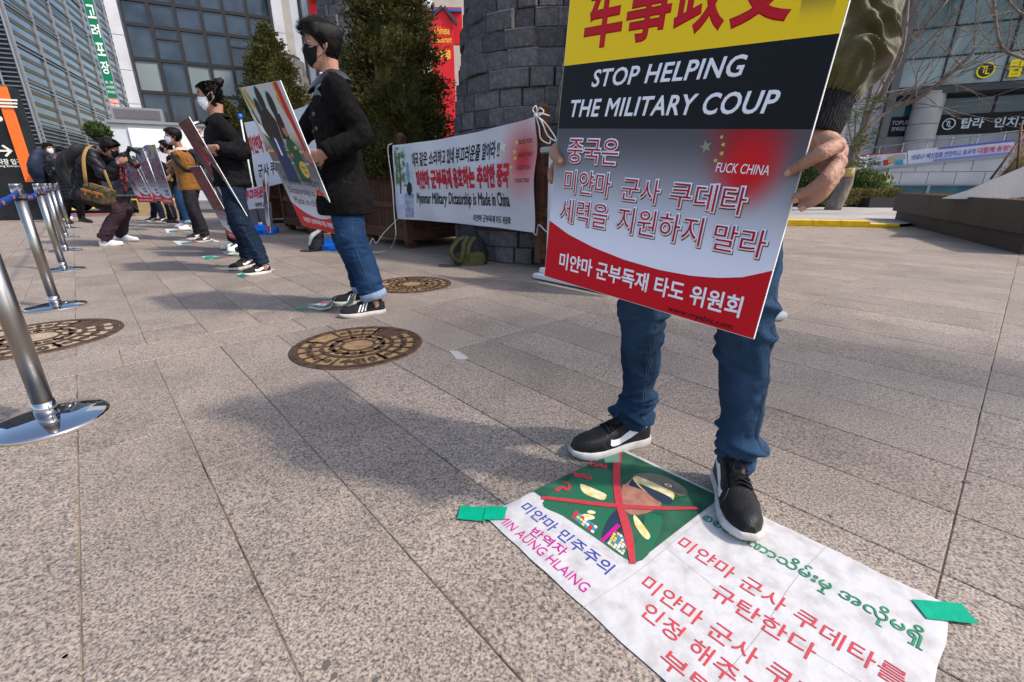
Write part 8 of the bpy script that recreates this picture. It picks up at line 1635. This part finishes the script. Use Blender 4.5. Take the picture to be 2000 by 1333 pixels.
ankR = Vector((.420, 1.385, .11)); ankL = Vector((.655, 1.13, .11)); hpR = Vector((.385, 1.27, .88)); hpL = Vector((.535, 1.11, .88)); knR = Vector((.395, 1.30, .50)); knL = Vector((.590, 1.085, .50))
mb = MB(); mb.tube([PAp - UP * .05, PAp + UP * .15, PAp + UP * .35, nkA], [(.12, .09), (.12, .085), (.14, .09), (.05, .05)], 14, sub=3, ref=D1)
for a_, b_, c_ in ((shL_, elL_, wrL_), (shR_, elR_, wrR_)): mb.tube([nkA - UP * .06, a_, b_, c_], [.04, .045, .036, .024], 10, sub=3)
for a_, b_, c_ in ((hpR, knR, ankR), (hpL, knL, ankL)): mb.tube([a_, b_, c_, c_ - UP * .06], [.07, .05, .034, .034], 10, sub=3)
o = mb.build('limbs', M['skin'], bodyA); absorb(bA, o)
hdA.features(bA, 'black', 'short', 41)
# his left hand over the right edge of the board
mb = MB(); fingers = {
 'index': ([(1634, 285, -.012), (1603, 300, .022), (1570, 320, .017), (1543, 335, .011)], [0.0126, 0.0123, 0.0110, 0.0091]),
 'middle': ([(1637, 318, -.012), (1613, 350, .020), (1582, 372, .017), (1556, 386, .011)], [0.0123, 0.0119, 0.0107, 0.0091]),
 'ring': ([(1633, 338, -.016), (1612, 366, .004), (1588, 392, .008), (1567, 402, .008)], [0.0116, 0.0110, 0.0098, 0.0086]),
 'little': ([(1624, 352, -.03), (1606, 378, -.020), (1592, 392, -.014), (1584, 398, -.010)], [.0115, .0105, .0092, .008])}
BP_ = lambda q: BPt(*q)
for k, (pts, rad) in fingers.items():
    mid = (lambda a, b: (a + b) / 2)(BP_(pts[0]), wrL_); mb.tube([wrL_.lerp(BP_(pts[0]), .25), mid, BP_(pts[0])] , [.0145, .0155, rad[0] * 1.1], 12, sub=4, rnd=True); mb.tube([BP_(q) for q in pts], [rad[0] * 1.05, rad[1] * 1.06, rad[2] * .96, rad[3] * .93], 14, sub=6, rnd=True); mb.ell(BP_(pts[0]), (rad[0] * 1.15,) * 3, 12, 10); mb.ell(BP_(pts[1]), (rad[1] * 1.09,) * 3, 12, 10)
mb.tube([wrL_ - BB.F.n * .0, wrL_.lerp(BP_(fingers['middle'][0][0]), .6) - BB.F.n * .008], [(.026, .026), (.030, .022)], 14, sub=3, rnd=True)
mb.tube([wrL_.lerp(BPt(1600, 300, -.03), .3), BPt(1575, 300, -.032), BPt(1552, 318, -.024), BPt(1536, 332, -.017)], [.018, .016, .0125, .010], 12, sub=5, rnd=True)
mb.tube([wrL_ + (elL_ - wrL_) * .25, wrL_], [.027, .025], 14, rnd=True)
o = mb.build('h', M['skin'], bodyA); remesh(o, .0016, 5, .5); displace(o, lambda p, n: noise.noise(p * 60) * .00025 + noise.noise(p * 260) * .00018); absorb(bA, o)
def nail(p, q, r, lift=.62, side=None):
    """nail on the viewer side of the finger tip running p -> q"""
    d = (q - p).normalized(); v = (EYEV - q).normalized(); u_ = (v - d * v.dot(d)).normalized(); 
    if side is not None: u_ = (u_ + Vector(side)).normalized(); u_ = (u_ - d * u_.dot(d)).normalized()
    s_ = d.cross(u_); rows = []
    for j in range(7):
        y = -.0065 + .0115 * j / 6; hw_ = .0052 * (1 - max(0, (j - 4) / 2.6) ** 2 * .5) * (1 - max(0, (1.2 - j) / 1.2) ** 2 * .4); rows.append([q + d * (y + .003) + s_ * (hw_ * k / 3) + u_ * (r * .99 - (hw_ * k / 3) ** 2 / (2 * r) * 1.2 - max(0, y) ** 2 * 22) for k in range(-3, 4)])
    mb = MB(); mb.rings(rows, closed=False); o = mb.build('fingernail', M['nail'], bA, True); o.modifiers.new('s', 'SOLIDIFY').thickness = .0006
nail(BPt(1570, 320, .017), BPt(1545, 334, .011), .0102, side=(-.1, -.2, -.15)); nail(BPt(1582, 372, .017), BPt(1558, 386, .011), .0100, side=(.2, 0, -.35)); nail(BPt(1588, 392, .008), BPt(1570, 402, .008), .0094, side=(.3, 0, -.4))
# his right hand at the left edge
mb = MB(); mb.tube([BPt(1105, 285, -.045), BPt(1088, 290, -.018), BPt(1083, 302, .009), BPt(1094, 316, .0115)], [.017, .0155, .0145, .0115], 14, sub=6, rnd=True)
mb.tube([BPt(1112, 300, -.05), BPt(1090, 318, -.034), BPt(1078, 338, -.024), BPt(1078, 352, -.020)], [.014, .0135, .0125, .0112], 14, sub=6, rnd=True); mb.tube([BPt(1120, 305, -.05), BPt(1100, 325, -.034), BPt(1092, 345, -.022), BPt(1096, 362, -.016)], [.013, .0125, .0115, .010], 12, sub=5, rnd=True)
mb.tube([wrR_, BPt(1105, 295, -.05)], [(.026, .022), (.032, .020)], 14, sub=3, rnd=True); mb.tube([BPt(1125, 315, -.05), BPt(1112, 340, -.034), BPt(1108, 360, -.02)], [.012, .011, .009], 12, sub=4, rnd=True)
o = mb.build('h', M['skin'], bodyA); remesh(o, .002, 4, .5); absorb(bA, o)
nail(BPt(1084, 303, .010), BPt(1095, 317, .0115), .0112, side=(.3, -.1, -.3))
# ---- jeans with bunched folds
def jean_leg(hp, kn, an, seed, rad):
    P_ = [hp, hp.lerp(kn, .5) + FA_ * .012, kn + FA_ * .014, kn.lerp(an, .5) - FA_ * .006, an + (kn - an).normalized() * .09, an - UP * .035]
    L = .86; g_ = creases(seed, [(.46, .045, 14, .013, .35), (.30, .05, 5, .007, .9), (.66, .08, 8, .007, .7), (.86, .02, 9, .013, .2), (.92, .02, 12, .013, .12), (.955, .012, 10, .010, .1)], L, .062)
    def dp(t, ph, q):
        return g_(t, ph) + noise.noise(Vector((math.cos(ph) * 1.6, math.sin(ph) * 1.6, t * 9 + seed))) * .006 + noise.noise(Vector((math.cos(ph) * 3 + t * 6, math.sin(ph) * 3, t * 22 + seed))) * .003 + .006 * math.exp(-((t - .90) / .05) ** 2)
    mb = MB(); mb.tube(P_, rad, 84, sub=36, ref=RA, disp=dp); return mb
pts = []
jm = MB(); 
for mbj in (jean_leg(hpR, knR, ankR, 3, [.088, .080, .063, .056, .047, .044]), jean_leg(hpL, knL, ankL, 9, [.088, .080, .063, .057, .048, .045])): jm.add(mbj.v, mbj.f)
jm.tube([PAp + UP * .10, PAp, PAp - UP * .08], [(.165, .115), (.168, .12), (.15, .11)], 28, sub=4, ref=D1)
jeans = jm.build('jeans', M['denim'], bodyA, True); remesh(jeans, .0032, 0)
displace(jeans, lambda p, n: noise.noise(p * 55) * .0010 + noise.noise(Vector((p.x * 25, p.y * 25, p.z * 60))) * .0014)
for hp, kn, an, e in ((hpR, knR, ankR, RA * .55 * -1 + FA_ * .3), (hpL, knL, ankL, RA * -1.0 + FA_ * .1)):
    e = e.normalized(); 
    for sh_ in (0, .007):
        mb = MB(); pp = [kn.lerp(an, t) for t in np.linspace(-.35, .97, 22)]; q_ = []
        bvh = None
        for i_, p in enumerate(pp):
            l = jeans.matrix_world; org = p - wloc(jeans); hit, loc, nor, idx = jeans.ray_cast(org + e * .2 + FA_.cross(e) * sh_ * 0 + UP * 0 + RA * 0, -e)
            if hit: q_.append(loc + wloc(jeans) + e * .0008 + e.cross(UP).normalized() * sh_)
        if len(q_) > 3: mb.tube([tuple(q) for q in q_], .0011, 5, sub=3); mb.build('seam', M['thread'], jeans, True)
shoe(bodyA, tA, hA, .0, 'shoeblack', 'solewhite', 'swoosh', .106, H=1.03); shoe(bodyA, tB, hB, .009, 'shoeblack', 'solewhite', 'swoosh', .106, H=1.03)
# ---- bomber jacket: torso and right arm
mb = MB(); mb.tube([PAp - UP * .04, PAp + UP * .03, PAp + UP * .2, PAp + UP * .36, nkA - UP * .08, nkA], [(.155, .12), (.175, .135), (.18, .135), (.19, .135), (.15, .105), (.075, .07)], 24, sub=4, ref=D1)
dR = (wrR_ - elR_).normalized(); mb.tube([nkA - UP * .07, shR_, shR_.lerp(elR_, .5), elR_, elR_.lerp(wrR_, .5), wrR_ - dR * .07], [.07, .08, .075, .07, .062, .05], 18, sub=5)
mb.tube([nkA - UP * .07, shL_, shL_.lerp(elL_, .5), elL_ + UP * .04], [.07, .08, .075, .07], 18, sub=5)
jk = mb.build('bomber_jacket', M['bomber'], bodyA); remesh(jk, .008, 4, .5); displace(jk, fold(.012, (12, 12, 16), 3))
# left sleeve, seen close: gathered satin with deep diagonal folds
dL = (elL_ - wrL_).normalized(); cuf = wrL_ + dL * .062
gS = creases(4, [(.14, .03, 6, .005, 1.3), (.34, .07, 10, .007, .5), (.58, .08, 12, .008, .5), (.80, .07, 8, .006, .6)], .36, .07)
def slv(t, ph, q):
    gather = math.exp(-(t / .055) ** 2); c_, n_ = math.cos(ph), math.sin(ph); wx = noise.noise(Vector((c_ * 1.3, n_ * 1.3, t * 3))) * 1.4
    rg = 1 - math.sqrt(noise.noise(Vector((c_ * .8 + 3, n_ * .8, t * 6.0 + wx + c_ * 1.0))) ** 2 + .002) * 4.2
    return (gS(t, ph) + .0125 * max(-.7, rg) + .005 * noise.noise(Vector((c_ * 1.2, n_ * 1.2, t * 4)))) * (1 - gather * .8) + .0022 * gather * math.sin(ph * 34) - .003
sr_ = [(.046), (.064), (.073), (.069), (.066), (.068)]
mb = MB(); mb.tube([cuf - dL * .002, cuf + dL * .022, cuf + dL * .07, cuf.lerp(elL_, .62), elL_, elL_.lerp(shL_, .35)], sr_, 132, sub=34, ref=(1, 0, 0), disp=slv, cap=False); sv = mb.build('sleeve', M['bomber'], bodyA, True); displace(sv, lambda p, n: noise.noise(p * 30) * .0008)
mb = MB(); ro = lambda t, ph, q: .0011 * math.sin(ph * 46) * .6; mb.tube([wrL_ - dL * .004, wrL_ - dL * .0, wrL_ + dL * .02, cuf + dL * .006, cuf + dL * .02], [.034, .038, .041, .043, .040], 240, sub=4, ref=(1, 0, 0), disp=ro, cap=False); rc_ = mb.build('ribbed_cuff', M['rib'], bodyA, True); rc_.modifiers.new('s', 'SOLIDIFY').thickness = .003
mb = MB(); mb.tube([wrR_ - dR * .075, wrR_ - dR * .01], [.04, .038], 30, cap=False); mb.build('ribbed_cuff', M['rib'], bodyA, True)

bpy.data.scenes.remove(TMP)
